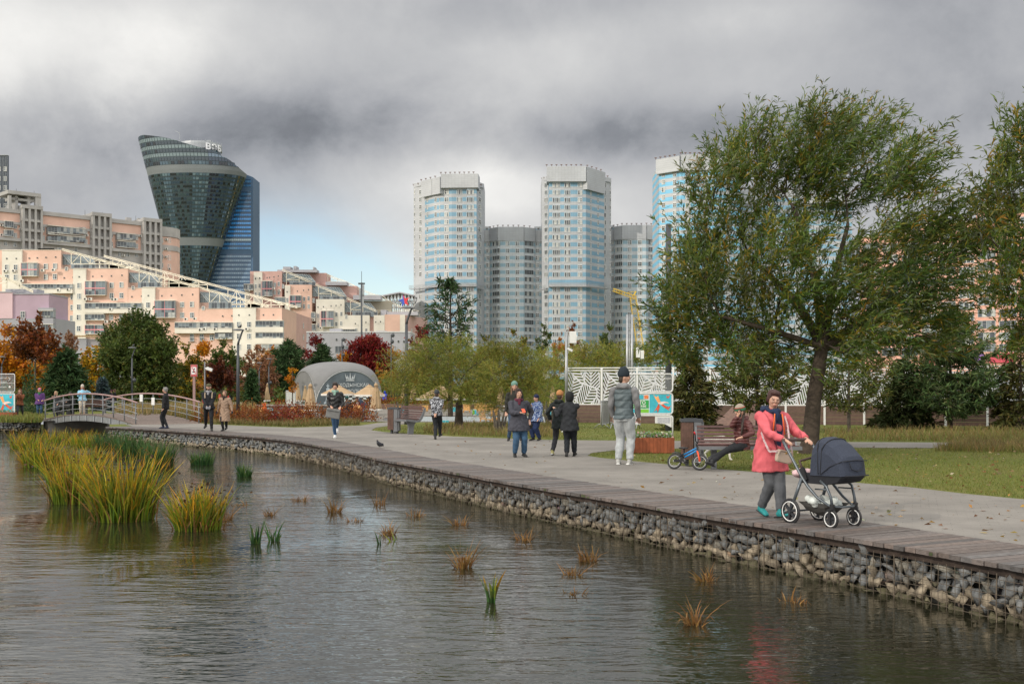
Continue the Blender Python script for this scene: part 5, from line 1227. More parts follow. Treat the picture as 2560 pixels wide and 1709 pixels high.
far_tree('maple_tree', 'orange maple right of the crimson maple', 975, 1001, 872, 985, 60, ORA, 10)
far_tree('maple_tree', 'faded red maple behind the dark pine and lamp post', 1045, 1004, 812, 930, 70, RED, 10, per=18)
far_tree('poplar_tree', 'green poplar before the foot of the middle white tower', 1360, 1000, 812, 930, 52, GRE, 9, 'egg')
far_tree('rowan_tree', 'slender rust-orange rowan before the foot of the right white tower', 1436, 1000, 808, 920, 32, [(3, (.25, .07, .015)), (2, (.18, .05, .012))], 8, 'egg')
far_tree('rowan_tree', 'orange-brown rowan left of the slender rust rowan', 1398, 998, 842, 930, 44, ORA, 7)
far_tree('poplar_tree', 'bushy green poplar behind the fence under the yellow crane', 1522, 1000, 815, 930, 66, GRE, 10)
far_tree('maple_tree', 'olive and orange maple behind the middle willows', 1290, 1000, 825, 930, 60, YGR, 9)
far_tree('poplar_tree', 'tall olive poplar left of the grey-blue block foot', 1215, 1000, 838, 930, 70, YGR, 9)
tree('maple_sapling', 'thin orange maple sapling growing in front of the tent', G(731, 1016), px_clumps([(731, 925, 9), (727, 945, 10), (735, 958, 11), (729, 972, 9), (722, 950, 7)], 94, .2), 3.0, .05, ORA, per=170, sl=.45, nleaf=9, ls=.17, wr=.6, twigs=False)
def wood(name, spans, pal, n, ls, z0=1.0):
 P = []
 for (x0, x1, yt, Y0, Y1, f) in spans:
  m = int(n * f); Y = NR.uniform(Y0, Y1, m); px = NR.uniform(x0, x1, m); top = CH - (yt - HY) * Y / F; wob = .62 + .38 * np.sin(px * .09 + yt) * np.sin(px * .031 + 1)
  z = top * (.25 + .75 * wob) * NR.uniform(0, 1, m) ** .75; P.append(np.stack([(px - CX) * Y / F, Y, z], 1))
 P = np.vstack(P); m = len(P); D = unit(NR.normal(size=(m, 3)) + np.array((0, 0, .3))); L = ls * NR.uniform(.6, 1.4, m); V, Fq = leaf_quads(P, D, L, L * .6)
 o = raw_mesh(name, V, Fq, pick(pal, m, .22), M_LEAF); o['kind'] = 'stuff'
wood('far_wood', [(-60, 470, 950, 122, 150, .30), (440, 720, 955, 122, 150, .22), (880, 1300, 935, 118, 150, .28), (1250, 1700, 915, 110, 150, .30), (1700, 2700, 905, 70, 100, .4), (2700, 4600, 850, 60, 100, .5), (-1500, -60, 880, 110, 150, .3)], GRE + [(1.5, (.10, .08, .02)), (1, (.2, .09, .015))], 26000, .5)
wood('far_thicket', [(-60, 300, 905, 135, 160, .3), (470, 700, 905, 130, 160, .3), (940, 1060, 900, 130, 160, .15), (690, 960, 930, 130, 160, .25)], [(4, (.44, .19, .015)), (3, (.32, .15, .015)), (3, (.10, .11, .02)), (2, (.30, .09, .02))], 17000, .5)
def leaf_bush(name, label, c, r, pal, n, ls, group=None, cat='shrub', wr=.45, up=.5):
 c = Vector(c); t = thing(name, label, cat, (c.x, c.y, 0), 0, group)
 U = unit(NR.normal(size=(n, 3))) * (NR.uniform(.2, 1, (n, 1)) ** .5); U[:, 2] = np.abs(U[:, 2]); k = 1 + .18 * np.sin(U[:, :1] * 7 + c.x) + .15 * np.sin(U[:, 1:2] * 9 + c.y)
 P = U * np.array(r) * k; D = unit(U * .8 + np.array((0, 0, up)) + NR.normal(0, .5, (n, 3))); L = ls * NR.uniform(.6, 1.3, n)
 V, Fq = leaf_quads(P, D, L, L * wr); raw_mesh('foliage', V, Fq, pick(pal, n, .18), M_LEAF, False, t)
 b = MB()
 for _ in range(9):
  a = R.uniform(0, 2 * PI); b.tube([(0, 0, 0), (r[0] * .4 * math.cos(a), r[1] * .4 * math.sin(a), r[2] * .6)], [.012, .006], 4, False)
 b.build('stem', M_BARKD, t); return t
SPI = [(4, (.20, .060, .018)), (3, (.26, .085, .020)), (2, (.14, .05, .018)), (1, (.30, .14, .03))]
SPR2 = [(4, (.24, .035, .022)), (3, (.17, .028, .020)), (2, (.20, .075, .02))]
row = [(520, 1056, SPI), (548, 1050, SPI), (585, 1052, SPI), (612, 1056, SPI), (638, 1052, SPI), (655, 1060, SPI), (690, 1056, SPI), (706, 1060, SPR2), (730, 1053, SPR2), (862, 1052, SPR2), (885, 1050, SPR2), (900, 1054, SPI), (760, 1053, SPI), (800, 1054, SPI)]
spots = ['rust spirea bush at the foot of the bridge railing', 'rust spirea bush behind the couple in dark and beige', 'rust spirea bush at the base of the tall grey lamp post', 'tall rust spirea bush just right of the beige trench coat', 'orange-brown spirea bush second from the lamp base', 'low rust spirea mound at the paving edge', 'orange-brown spirea bush in the middle of the long bed', 'bright red spirea mound at the paving edge', 'red spirea bush behind the bright red mound', 'red spirea bush right of the woman in black leather', 'deep red spirea bush left of the brown litter bin', 'rust spirea bush nearest the litter bin', 'brown spirea bush under the biggest closed parasol', 'small brown spirea bush left of the woman in black leather']
for (x, y, pal), lab in zip(row, spots):
 g = G(x, y); k = R.uniform(.85, 1.15)
 leaf_bush('spirea_bush', lab, g, (.95 * k, .8 * k, .82 * k), pal, 900, .11, 'rust and red spirea bushes along the paving')
for (x, lab) in ((975, 'orange ground shrub on the terrace edge below the blue hood'), (1025, 'orange ground shrub behind the two closed parasols'), (1075, 'orange ground shrub beneath the open parasol'), (930, 'red ground shrub left of the terrace edge')):
 leaf_bush('barberry_bush', lab, G(x, 1016), (2.0, .9, .75), [(3, (.20, .06, .02)), (2, (.26, .12, .02)), (1, (.12, .10, .02))], 700, .22, 'orange shrubs on the terrace edge')
leaf_bush('juniper_bush', 'round dark green juniper behind the park sign at the frame edge', G(30, 1040), (1.2, 1.0, 1.7), DGR, 900, .22); leaf_bush('juniper_bush', 'pointed dark green juniper between the two women at the far bank', G(78, 1036), (.8, .8, 2.6), DGR, 900, .22)
conifer('dark narrow fir behind the white flower topiary', 630, 1014, 928, 34, DGR, kind='spruce', name='fir_tree', tiers=10, tuft=.4, dens=.8, low=.03, nb=8)
def blades(n, rx, ry, h, lean, pal_lo, pal_hi, w=.022, seg=4, droop=.3):
 """curved grass blades: returns verts, quads, colours"""
 a = NR.uniform(0, 2 * PI, n); q = np.sqrt(NR.uniform(0, 1, n)); x0 = rx * q * np.cos(a); y0 = ry * q * np.sin(a)
 H = h * NR.uniform(.3, 1.12, n); dx = (x0 / max(rx, .01) * .55 + NR.normal(0, .35, n)) * lean; dy = (y0 / max(ry, .01) * .55 + NR.normal(0, .35, n)) * lean
 th = NR.uniform(0, PI, n); wx, wy = np.cos(th) * w / 2, np.sin(th) * w / 2
 V = np.zeros((n, seg + 1, 2, 3)); dr = droop * NR.uniform(0, 1, n) ** 2
 for k in range(seg + 1):
  t = k / seg; px_ = x0 + dx * H * t ** 1.6; py_ = y0 + dy * H * t ** 1.6; pz = H * (t - dr * t ** 3)
  s = (1 - t ** 2.2) * .96 + .04
  V[:, k, 0] = np.stack([px_ - wx * s, py_ - wy * s, pz], 1); V[:, k, 1] = np.stack([px_ + wx * s, py_ + wy * s, pz], 1)
 base = np.arange(n)[:, None] * (seg + 1) * 2; Q = []
 for k in range(seg): Q.append(base + np.array([[2 * k, 2 * k + 1, 2 * k + 3, 2 * k + 2]]))
 Q = np.stack(Q, 1).reshape(-1, 4); lo = pick(pal_lo, n, .2); hi = pick(pal_hi, n, .2); C = np.zeros((n, seg, 3))
 sh = NR.uniform(.0, .9, (n, 1))
 for k in range(seg):
  t = np.clip((k + .5) / seg * 1.35 - sh, 0, 1); C[:, k] = lo * (1 - t) + hi * t
 return V.reshape(-1, 3), Q, C.reshape(-1, 3)
G1 = [(4, (.12, .19, .016)), (3, (.19, .24, .02)), (2, (.06, .11, .014))]; T1 = [(5, (.56, .25, .015)), (4, (.44, .32, .018)), (2, (.15, .17, .02)), (1, (.22, .09, .02))]
G2 = [(4, (.03, .085, .022)), (3, (.05, .115, .028)), (2, (.02, .06, .02))]; T2 = [(4, (.06, .13, .035)), (2, (.12, .16, .04))]
BR1 = [(3, (.17, .085, .025)), (2, (.24, .13, .04)), (1, (.09, .05, .02))]; BR2 = [(3, (.30, .17, .06)), (2, (.20, .10, .03))]
def reed(label, px, py, wid, top, n, lo=G1, hi=T1, lean=.5, name='reed_clump', w=.024, deep=1.0, droop=.3, group=None):
 g = G(px, py, WATER_Z); h = ZA(top, g.y) - WATER_Z; r = wid / 2 * g.y / F
 t = thing(name, label, 'reeds', (g.x, g.y, WATER_Z - .05), 0, group)
 V, Q, C = blades(n, r * .66, r * .66 * deep, h * 1.05, lean, lo, hi, w, 4, droop)
 if n > 300:
  V2, Q2, C2 = blades(n // 6, r * .75, r * .7, h * .8, lean * 1.6, BR1, BR2, w * .8, 4, 1.0); Q = np.vstack([Q, Q2 + len(V)]); V = np.vstack([V, V2]); C = np.vstack([C, C2])
  k = n // 7; P = np.column_stack([NR.normal(0, r * .5, k), NR.normal(0, r * .45, k), h * NR.uniform(.55, 1.0, k)]); L = NR.uniform(.04, .08, k) ; V3, Q3 = leaf_quads(P, unit(NR.normal(size=(k, 3))), L, L * .7); Q = np.vstack([Q, Q3 + len(V)]); V = np.vstack([V, V3]); C = np.vstack([C, pick([(2, (.06, .035, .02)), (1, (.14, .08, .03))], k)])
 raw_mesh('leaves', V, Q, C, M_BLADE, False, t)
 return t
gr = 'green and orange reed clumps in the pond'
for a in [('large green and orange reed clump nearest the viewer in the bed', 310, 1298, 215, 1128, 620), ('wide orange-tipped reed clump left of the largest one', 190, 1255, 180, 1120, 500), ('bright yellow-green reed clump standing alone at the right tip of the bed', 495, 1322, 165, 1205, 520),
          ('orange-tipped reed clump in the middle of the bed', 215, 1178, 140, 1105, 340), ('green and yellow reed clump on the water side of the bed', 110, 1165, 150, 1088, 400), ('tall orange reed clump at the far left end of the bed', 65, 1120, 110, 1070, 300),
          ('yellow-green reed clump under the bridge arch', 150, 1105, 120, 1066, 300), ('rusty seed-headed reed clump below the bridge abutment', 215, 1115, 110, 1072, 300)]:
 reed(*a, group=gr, lean=.55, w=.03 if a[5] > 600 else .026)
gd = 'dark green reed clumps near the stone wall'
for a in [('dark green reed clump below the bridge end', 275, 1120, 110, 1072, 420), ('dark green reed clump in the middle of the dark group', 330, 1135, 120, 1075, 460), ('dark green reed clump with drooping leaves beside the stone wall', 395, 1165, 110, 1092, 420), ('lone dark green reed clump beneath the couple on the boardwalk', 505, 1160, 80, 1122, 260), ('small green reed tuft near the wall right of the lone clump', 612, 1190, 52, 1152, 130)]:
 reed(*a, lo=G2, hi=T2, group=gd, lean=.5)
reed('slim bright green reed shoot with fine blades left of its twin', 638, 1358, 34, 1290, 26, G2, T2, .3, 'reed_shoot', .035); reed('slim bright green reed shoot right of its twin', 684, 1352, 40, 1290, 20, G2, T2, .55, 'reed_shoot', .03)
reed('tall lone green reed with one bent blade in open water', 1226, 1505, 34, 1385, 9, G2, T1, .35, 'reed_shoot', .04); reed('short green reed spike beside a brown tuft', 950, 1360, 12, 1318, 7, G2, T2, .3, 'reed_shoot', .03); reed('thin leaning olive reed stem right of the brown tuft', 985, 1352, 26, 1310, 7, G1, BR2, .8, 'reed_shoot', .025)
tb = 'dry brown reed tufts in open water'
for px, py, wid, top, n, lab in [(676, 1288, 50, 1255, 40, 'brown reed tuft between the green shoots and the wall'), (750, 1252, 48, 1222, 36, 'small brown reed tuft straight below the leather jacket'), (836, 1280, 50, 1232, 60, 'upright brown reed tuft with a dark reflection'), (888, 1302, 50, 1278, 50, 'low brown reed tuft right of the upright one'), (950, 1262, 44, 1222, 30, 'tan reed tuft close to the stone wall'), (1038, 1290, 56, 1252, 34, 'tan reed tuft with arching stems near the wall'),
  (972, 1335, 56, 1292, 60, 'brown reed tuft next to the short green spike'), (1150, 1312, 50, 1275, 44, 'brown reed tuft with one tall stem near the wall'), (1158, 1418, 56, 1335, 64, 'tall rusty reed tuft with arching side stems'), (1308, 1350, 54, 1310, 44, 'golden reed tuft before the wall below the woman with the phone'), (1432, 1436, 60, 1395, 60, 'low brown reed tuft, middle of the cluster of three'), (1470, 1402, 64, 1350, 60, 'brown reed tuft nearest the wall in the cluster of three'), (1434, 1484, 84, 1455, 44, 'wide low brown reed tuft, lowest of the cluster of three'),
  (1768, 1450, 76, 1400, 50, 'golden-brown reed tuft beside the wall'), (1738, 1560, 70, 1480, 54, 'brown reed tuft with long bent stems, lowest in the picture'), (1985, 1505, 90, 1460, 44, 'tan and white reed tuft near the wall under the pram'), (608, 1262, 36, 1240, 22, 'tiny brown twig tuft left of the green shoots'), (570, 1300, 40, 1225, 30, 'dark brown seed stalks right of the lone yellow-green clump')]:
 reed(lab, px, py, wid, top, n, BR1, BR2, 1.0, 'dry_reed_tuft', .016, 1.0, .9, tb)
def in_poly(x, y, poly):
 n = len(poly); c = np.zeros(len(x), bool); j = n - 1
 for i in range(n):
  xi, yi, xj, yj = poly[i][0], poly[i][1], poly[j][0], poly[j][1]
  c ^= ((yi > y) != (yj > y)) & (x < (xj - xi) * (y - yi) / (yj - yi + 1e-12) + xi); j = i
 return c
def fill_px(poly, n):
 """random ground points inside a patch given by photo outline, denser near the viewer"""
 P = np.array([G(*p)[:2] for p in poly]); lo, hi = np.array(poly).min(0), np.array(poly).max(0); out = []
 x = NR.uniform(lo[0], hi[0], n * 3); y = NR.uniform(lo[1], hi[1], n * 3); k = in_poly(x, y, poly); x, y = x[k][:n], y[k][:n]
 Y = F * CH / (y - HY); return np.stack([(x - CX) * Y / F, Y], 1)
def grass(name, polys, n, h, w, pal, hi, lean=.6, seg=2):
 P = np.vstack([fill_px(p, int(n * f)) for p, f in polys]); m = len(P)
 V, Q, C = blades(m, .01, .01, 1.0, lean, pal, hi, 1.0, seg, .2)
 Vb = V.reshape(m, (seg + 1) * 2, 3); dist = P[:, 1:2] / 25
 ww = w * np.clip(dist, .7, 3); mid = (Vb[:, 0::2] + Vb[:, 1::2]) / 2; half = (Vb[:, 1::2] - Vb[:, 0::2]) / 2
 mid = mid * h; half = half * ww[:, :, None]; Vb[:, 0::2] = mid - half; Vb[:, 1::2] = mid + half
 Vb[:, :, :2] += P[:, None, :]
 o = raw_mesh(name, Vb.reshape(-1, 3), Q, C, M_BLADE); o['kind'] = 'stuff'; return o
GRA = [(4, (.11, .145, .022)), (3, (.145, .17, .03)), (2, (.08, .115, .02)), (1.2, (.20, .17, .05))]; GRT = [(3, (.17, .19, .04)), (2, (.23, .21, .06)), (1, (.25, .17, .06))]
LAWN1 = [(1990, 1187), (2121, 1204), (2270, 1217), (2414, 1233), (2560, 1247), (2700, 1262), (3300, 1332), (3300, 1132), (2362, 1121), (2104, 1119), (1900, 1119.5), (1701, 1121), (1541, 1125), (1480, 1132), (1470, 1138), (1500, 1143), (1649, 1157), (1777, 1169), (1883, 1177)]
LAWN2 = [(930, 1074.5), (960, 1078), (1020, 1083), (1130, 1089.5), (1268, 1094.5), (1372, 1098), (1480, 1099), (1700, 1100.5), (1900, 1101.5), (2104, 1103), (2362, 1104.5), (2600, 1106), (3300, 1112), (3300, 1068), (2200, 1066), (1800, 1064), (1440, 1057), (1200, 1056), (1040, 1060)]
grass('grass', [(LAWN1, .62), (LAWN2, .38)], 84000, .055, .010, GRA, GRT)
grass('tall_grass', [([(1060, 1084), (1120, 1088), (1260, 1093), (1400, 1095), (1400, 1062), (1200, 1060), (1060, 1066)], .4), ([(2060, 1102), (2600, 1105), (2600, 1072), (2060, 1078)], .35), ([(2330, 1128), (2560, 1132), (2600, 1114), (2400, 1110)], .25)], 9000, .30, .012, [(3, (.17, .14, .04)), (3, (.12, .14, .03)), (1, (.22, .13, .06))], [(3, (.30, .22, .09)), (2, (.22, .13, .07))], .7, 3)
grass('meadow_grass', [([(285, 1052), (345, 1056), (430, 1052), (510, 1056), (630, 1048), (640, 1030), (560, 1022), (420, 1022), (300, 1028)], 1)], 9000, .75, .02, [(3, (.13, .12, .03)), (2, (.17, .14, .04))], [(3, (.36, .26, .12)), (2, (.28, .20, .08))], .35, 3)
grass('bank_grass', [([(0, 1056), (105, 1056), (110, 1046), (60, 1040), (0, 1044)], 1)], 2500, .35, .02, GRA, GRT, .5, 3)
grass('bed_grass', [([(520, 1059), (735, 1067), (900, 1062), (895, 1052), (700, 1050), (520, 1052)], 1)], 5000, .28, .014, [(3, (.14, .12, .04)), (2, (.08, .09, .02))], [(3, (.26, .18, .08)), (2, (.2, .14, .05))], .6, 3)
def fallen():
 P = np.vstack([fill_px(LAWN1, 640), fill_px([(1500, 1210), (2560, 1360), (2560, 1250), (1500, 1150)], 110), fill_px([(950, 1105), (1400, 1190), (1400, 1102)], 40)]); n = len(P)
 Z = np.concatenate([NR.uniform(.015, .05, 640), np.full(n - 640, .004)]) if n > 640 else np.full(n, .03)
 D = unit(np.stack([NR.normal(size=n), NR.normal(size=n), NR.uniform(-.1, .35, n)], 1)); L = NR.uniform(.05, .11, n)
 V, Fq = leaf_quads(np.column_stack([P, Z[:n]]), D, L, L * .5); V = V.reshape(n, 4, 3); V[:, :, 2] = np.maximum(V[:, :, 2], .006);
 o = raw_mesh('fallen_leaves', V.reshape(-1, 3), Fq, pick([(3, (.30, .23, .12)), (2, (.34, .20, .05)), (3, (.17, .08, .03)), (1, (.42, .37, .28))], n, .2), M_LEAF); o['kind'] = 'stuff'
fallen()
M_STEEL = mat('grey_painted_steel', (.14, .145, .155), .45, .12, 3, spec=.5); M_ANTH = mat('anthracite_steel', (.055, .06, .068), .45, .15, 3); M_GALV = mat('galvanised_steel', (.34, .35, .36), .4, .15, 4, metal=.6)
M_WHITE = mat('white_paint', (.70, .70, .69), .45, .06, 3); M_BLACK = mat('black_plastic', (.018, .018, .02), .5, .2, 5); M_RAIL = mat('pinkish_handrail', (.30, .19, .18), .55, .15, 3); M_BWOOD = mat('brown_wood', (.135, .075, .055), .55, .35, 9, bump=.2, bscale=40)
M_TAN = mat('tan_canvas', (.38, .265, .155), .85, .12, 3, bump=.2, bscale=9); M_FRINGE = mat('white_fringe', (.68, .66, .62), .9, .1, 8); M_DECKCH = mat('golden_wood', (.50, .27, .09), .6, .2, 6); M_REDW = mat('red_brown_planks', (.26, .075, .03), .6, .25, 6, bump=.2, bscale=25); M_CONC = mat('concrete', (.30, .28, .25), .9, .2, 3, bump=.3)
def footbridge():
 t = thing('footbridge', 'small arched timber footbridge with pinkish handrails over the pond inlet', 'footbridge', (BR[0].x, BR[0].y, 0))
 L = (BR[1] - BR[0]).length; zf = lambda u: .38 * (1 - (2 * u - 1) ** 2)
 nr, fr = lambda u: BR[0] + (BR[1] - BR[0]) * u, lambda u: BR[2] + (BR[3] - BR[2]) * u
 b = MB(); n = 70
 for i in range(n):
  u0, u1 = i / n + .0008, (i + 1) / n - .0008; k = R.uniform(.8, 1.15); b.col = (.16 * k, .12 * k, .10 * k)
  vs = [(*nr(u0), zf(u0)), (*nr(u1), zf(u1)), (*fr(u1), zf(u1)), (*fr(u0), zf(u0))]; b.extr([Vector(p) for p in vs], (0, 0, -.045))
 b.build('deck', M_PLANK, t, world=True)
 for nm, f, s in (('girder', nr, .04), ('girder', fr, -.04)):
  g = MB(); m = 24
  for i in range(m):
   u0, u1 = i / m, (i + 1) / m; o = bperp * s; a, c = f(u0) + o, f(u1) + o
   g.extr([Vector((*a, zf(u0) - .05)), Vector((*c, zf(u1) - .05)), Vector((*c, zf(u1) - .33)), Vector((*a, zf(u0) - .33))], Vector((*(bperp * .05), 0)))
   if i % 2 == 0: g.box((*(a - bperp * .03), zf(u0) - .19), (.04, .04, .26))
  g.build(nm, M_GALV, t, world=True)
 for f, s in ((nr, 1), (fr, -1)):
  pts = [Vector((*(f(i / 24) + bperp * .08 * s), zf(i / 24) + .97)) for i in range(25)]
  h = MB(); h.tube(pts, .038, 8); h.build('handrail', M_RAIL, t, True, world=True)
  for k in range(10):
   u = .015 + .97 * k / 9; p = f(u) + bperp * .08 * s; b = MB(); b.cyl((*p, zf(u) - .25), (*p, zf(u) + .95), .03, n=8); b.build('post', M_STEEL, t, True, world=True)
  for q in (.25, .5, .75):
   r = MB(); r.tube([Vector((p.x, p.y, p.z - .97 * (1 - q) + .0)) for p in pts], .014, 6); r.build('rail', M_GALV, t, True, world=True)
 for e in (BR[0] + bdir * 1.0 - bperp * .1, BR[1] - bdir * .9 - bperp * .1):
  b = MB(); c = e + bperp * 1.5; b.box((c.x, c.y, -.6), (3.2, .55, 1.1), math.atan2(bperp.y, bperp.x)); b.build('abutment', M_CONC, t, world=True)
 for u, c in ((.56, .75), (.44, .6)):
  p = fr(u) - bperp * .12; b = MB(); b.box((p.x, p.y, zf(u) + c), (.30, .02, .36), math.atan2(bdir.y, bdir.x)); b.build('notice', M_WHITE, t, world=True)
footbridge()
def bench(label, loc, rz, L=1.9, scale=1.0):
 """slatted bench on a flared pedestal; faces local -Y"""
 t = thing('park_bench', label, 'bench', loc, rz); t.scale = (scale,) * 3
 prof = [(-.30, .455), (-.20, .45), (-.08, .435), (.06, .42), (.13, .43), (.19, .49), (.235, .57), (.27, .66), (.30, .75), (.33, .84)]
 for i in range(len(prof) - 1):
  pass
 pts = []; acc = 0
 P = [Vector((0, y, z)) for y, z in prof]
 segs = [(P[i], P[i + 1]) for i in range(len(P) - 1)]
 def at(s):
  for a, c in segs:
   l = (c - a).length
   if s <= l: return a.lerp(c, s / l), (c - a).normalized()
   s -= l
  return P[-1], (P[-1] - P[-2]).normalized()
 tot = sum((c - a).length for a, c in segs); seat = MB(); back = MB(); k = 0; s = .03
 while s < tot:
  p, d = at(s); b = seat if p.z < .46 and p.y < .16 else back; kk = R.uniform(.8, 1.2); b.col = (.085 * kk, .040 * kk, .036 * kk)
  M = Matrix((Vector((1, 0, 0)), d, Vector((1, 0, 0)).cross(d))).transposed(); b.box(p + M @ Vector((0, 0, .02)), (L - .08, .052, .024), M); s += .078
 pm = mat('bench_slat', rough=.45, var=.25, scale=9, attr=True)
 seat.build('seat', pm, t); back.build('backrest', pm, t)
 f = MB()
 for x in (-L / 2 + .02, L / 2 - .02):
  for a, c in segs: f.bar(a + Vector((x, 0, -.012)), c + Vector((x, 0, -.012)), .035, .07)
 f.box((0, -.315, .435), (L + .03, .03, .07)); f.build('frame', M_STEEL, t)
 for x in (-L * .33, L * .33):
  q = MB(); pr = [(-.20, .43), (.18, .40), (.10, .33), (.06, .22), (.05, .0), (-.13, .0), (-.11, .20), (-.14, .32)]
  q.extr([Vector((x - .05, y, z)) for y, z in pr], (.10, 0, 0)); q.build('leg', M_STEEL, t)
 return t
bench('brown slatted bench standing empty beside the litter bin near the boy in the patterned jacket', G(1010, 1082.5), math.radians(-62), 1.9, 1.12)
bench('brown slatted bench with a woman on the phone under the willow', G(1868, 1171), math.radians(-4), 2.05)
bench('far dark bench on the lawn behind the footbridge railing', G(238, 1034), math.radians(170), 1.9)
def bin_(label, loc, rz, sc=1.0):
 t = thing('litter_bin', label, 'litter bin', loc, rz); t.scale = (sc,) * 3
 b = MB(); b.prism([(-.20, -.17), (.03, -.17), (.03, .17), (-.20, .17)], .14, .92);
 for k in range(7): b.box((-.185 + k * .033, -.173, .53), (.006, .012, .76)); b.box((-.203, -.15 + k * .05, .53), (.012, .006, .76))
 b.build('wood_box', M_BWOOD, t)
 b = MB(); b.box((.12, 0, .5), (.15, .36, .86)); b.box((.225, -.05, .52), (.05, .2, .82)); b.build('steel_box', M_STEEL, t)
 b = MB(); b.box((.0, 0, .955), (.46, .38, .06)); b.box((-.02, -.05, .99), (.28, .2, .02)); b.build('lid', M_ANTH, t)
 for x in (-.09, .13): q = MB(); q.box((x, 0, .07), (.07, .12, .15)); q.build('foot', M_ANTH, t)
bin_('brown and grey litter bin beside the empty bench', G(985, 1082.5), math.radians(-12), .94)
bin_('brown and grey litter bin behind the little blue bicycle', G(1728, 1163), math.radians(-4), 1.0)
def disc_lamp(label, px, by, top, side=1, Y=None, light=None, r=.082, group='disc-headed park lamps'):
 g = G(px, by); H = ZA(top, g.y); t = thing('street_lamp', label, 'street lamp', g, 0, group)
 b = MB(); b.tube([(0, 0, 0), (0, 0, H * .5), (0, 0, H - .75)], [r, r * .82, r * .62], 10); b.tube([(0, 0, H - .76), (.03 * side, 0, H - .6), (.20 * side, 0, H - .14), (.25 * side, 0, H - .04)], [r * .62, r * .55, r * .45, r * .4], 8); b.build('pole', M_ANTH if r < .1 else M_ANTH, t, True)
 b = MB(); b.lathe([(.02, .05), (.2, .035), (.29, .0), (.29, -.03), (.1, -.05)], (.02 * side, 0, H - .02), 20, 1, .75); b.build('lamp_head', M_STEEL, t, True)
 if light:
  b = MB(); b.ball((light * .16, 0, H * .48), (.14, .14, .16), 10, 8); b.bar((0, 0, H * .48), (light * .12, 0, H * .48), .05); b.build('floodlight', M_ANTH, t, True)
for a in [('tall dark lamp post beside the empty bench', 1016, 1060, 768, 1, None, None, .10), ('tall grey lamp post with a pigeon on its head left of the tent', 595, 1052, 823, 1, None, None, .095), ('dark lamp post with a pigeon on its head behind the footbridge', 330, 1026, 868, 1, None, 1, .085), ('dark lamp post with a white street sign behind the footbridge', 406, 1020, 889, -1, None, -1, .085), ('dark lamp post at the frame edge before the orange maple', 4, 1022, 891, 1, None, 1, .085),
          ('small far lamp among the orange maples', 24, 1002, 917, 1), ('slim lamp left of the tent, nearer of the pair with discs', 648, 1012, 906, 1), ('slim lamp with a floodlight next to the closed parasol by the tent', 672, 1012, 896, 1, None, 1), ('shorter far lamp between the two slim tent lamps', 664, 1004, 914, -1), ('farthest slim lamp against the orange maple left of the tent', 658, 1003, 920, -1), ('small dark lamp just above the perforated fence', 1637, 1022, 905, 1)]:
 disc_lamp(*a)
def pole(name, label, cat, px, by, top, r, m, build=None):
 g = G(px, by); t = thing(name, label, cat, g); H = ZA(top, g.y); b = MB(); b.tube([(0, 0, 0), (0, 0, H)], [r, r * .8], 10); b.build('pole', m, t, True)
 if build: build(t, H)
 return t
def _cam(t, H):
 b = MB(); b.box((.28, -.05, H - .42), (.34, .16, .16), Matrix.Rotation(.35, 3, 'Y')); b.bar((0, 0, H - .38), (.15, 0, H - .36), .06); b.build('camera', M_WHITE, t)
pole('camera_pole', 'thin grey pole with a white security camera behind the man in the green cap', 'camera pole', 512, 1040, 904, .05, M_STEEL, _cam)
def _spots(hs):
 def f(t, H):
  for k, q in enumerate(hs):
   b = MB(); b.ball((.16 * (1 if k % 2 == 0 else .6), 0, H * q), (.17, .17, .2), 10, 8); b.bar((0, 0, H * q), (.14, 0, H * q), .06); b.build('floodlight', M_ANTH, t, True)
 return f
pole('floodlight_mast', 'dark mast with stacked floodlights rising behind the tent', 'floodlight mast', 855, 1006, 847, .08, M_ANTH, _spots((.99, .88, .75)))
pole('floodlight_mast', 'dark mast with floodlights right of the crimson maple', 'floodlight mast', 978, 1012, 836, .07, M_ANTH, _spots((.99, .90)))
def _ant(t, H):
 for q, x in ((.93, .35), (.9, -.35), (.84, .3)): b = MB(); b.box((x, 0, H * q), (.3, .3, 2.2)); b.build('antenna', M_GALV, t)
 b = MB(); b.cyl((0, 0, H), (0, 0, H + 2.2), .05, n=5); b.box((0, 0, H * .99), (1.3, .3, .3)); b.build('rod', M_ANTH, t)
g = G(904, 990); pole('telecom_mast', 'slender telecom mast with antennas in front of the cream terraces', 'telecom mast', 904, 989, 706, .2, M_ANTH, _ant)
def _spk(t, H):
 b = MB(); b.box((.30, 0, H - .28), (.32, .36, .55)); b.tube([(.46, -.1, H - .28), (.475, -.1, H - .28)], [.12, .12], 14); b.build('speaker', M_WHITE, t); b = MB(); b.box((.16, 0, H - .85), (.28, .1, .1), Matrix.Rotation(.5, 3, 'Y')); b.build('camera', M_WHITE, t)
 b = MB(); b.tube([(-.06 * math.cos(k), .06 * math.sin(k), H * .62 - k * .012) for k in range(30)], .012, 4); b.build('cable', M_WHITE, t)
pole('speaker_pole', 'white pole with a loudspeaker at the end of the perforated fence', 'speaker pole', 1416, 1056, 828, .075, M_GALV, _spk)
def _dbl(t, H):
 for x in (-.14, .14): b = MB(); b.tube([(x, 0, 0), (x, 0, H)], [.09, .08], 8); b.build('mast_leg', M_GALV, t, True)
 for z in (.55, .7, .85): b = MB(); b.box((0, 0, H * z), (.34, .08, .08)); b.build('brace', M_GALV, t)
 b = MB(); b.box((.5, -.1, H * .62), (.22, .22, .6)); b.box((.75, -.1, H * .60), (.2, .2, .5)); b.build('floodlight', M_WHITE, t)
pole('lighting_mast', 'double white lighting mast behind the perforated fence near the crane', 'lighting mast', 1574, 1036, 786, .03, M_GALV, _dbl)
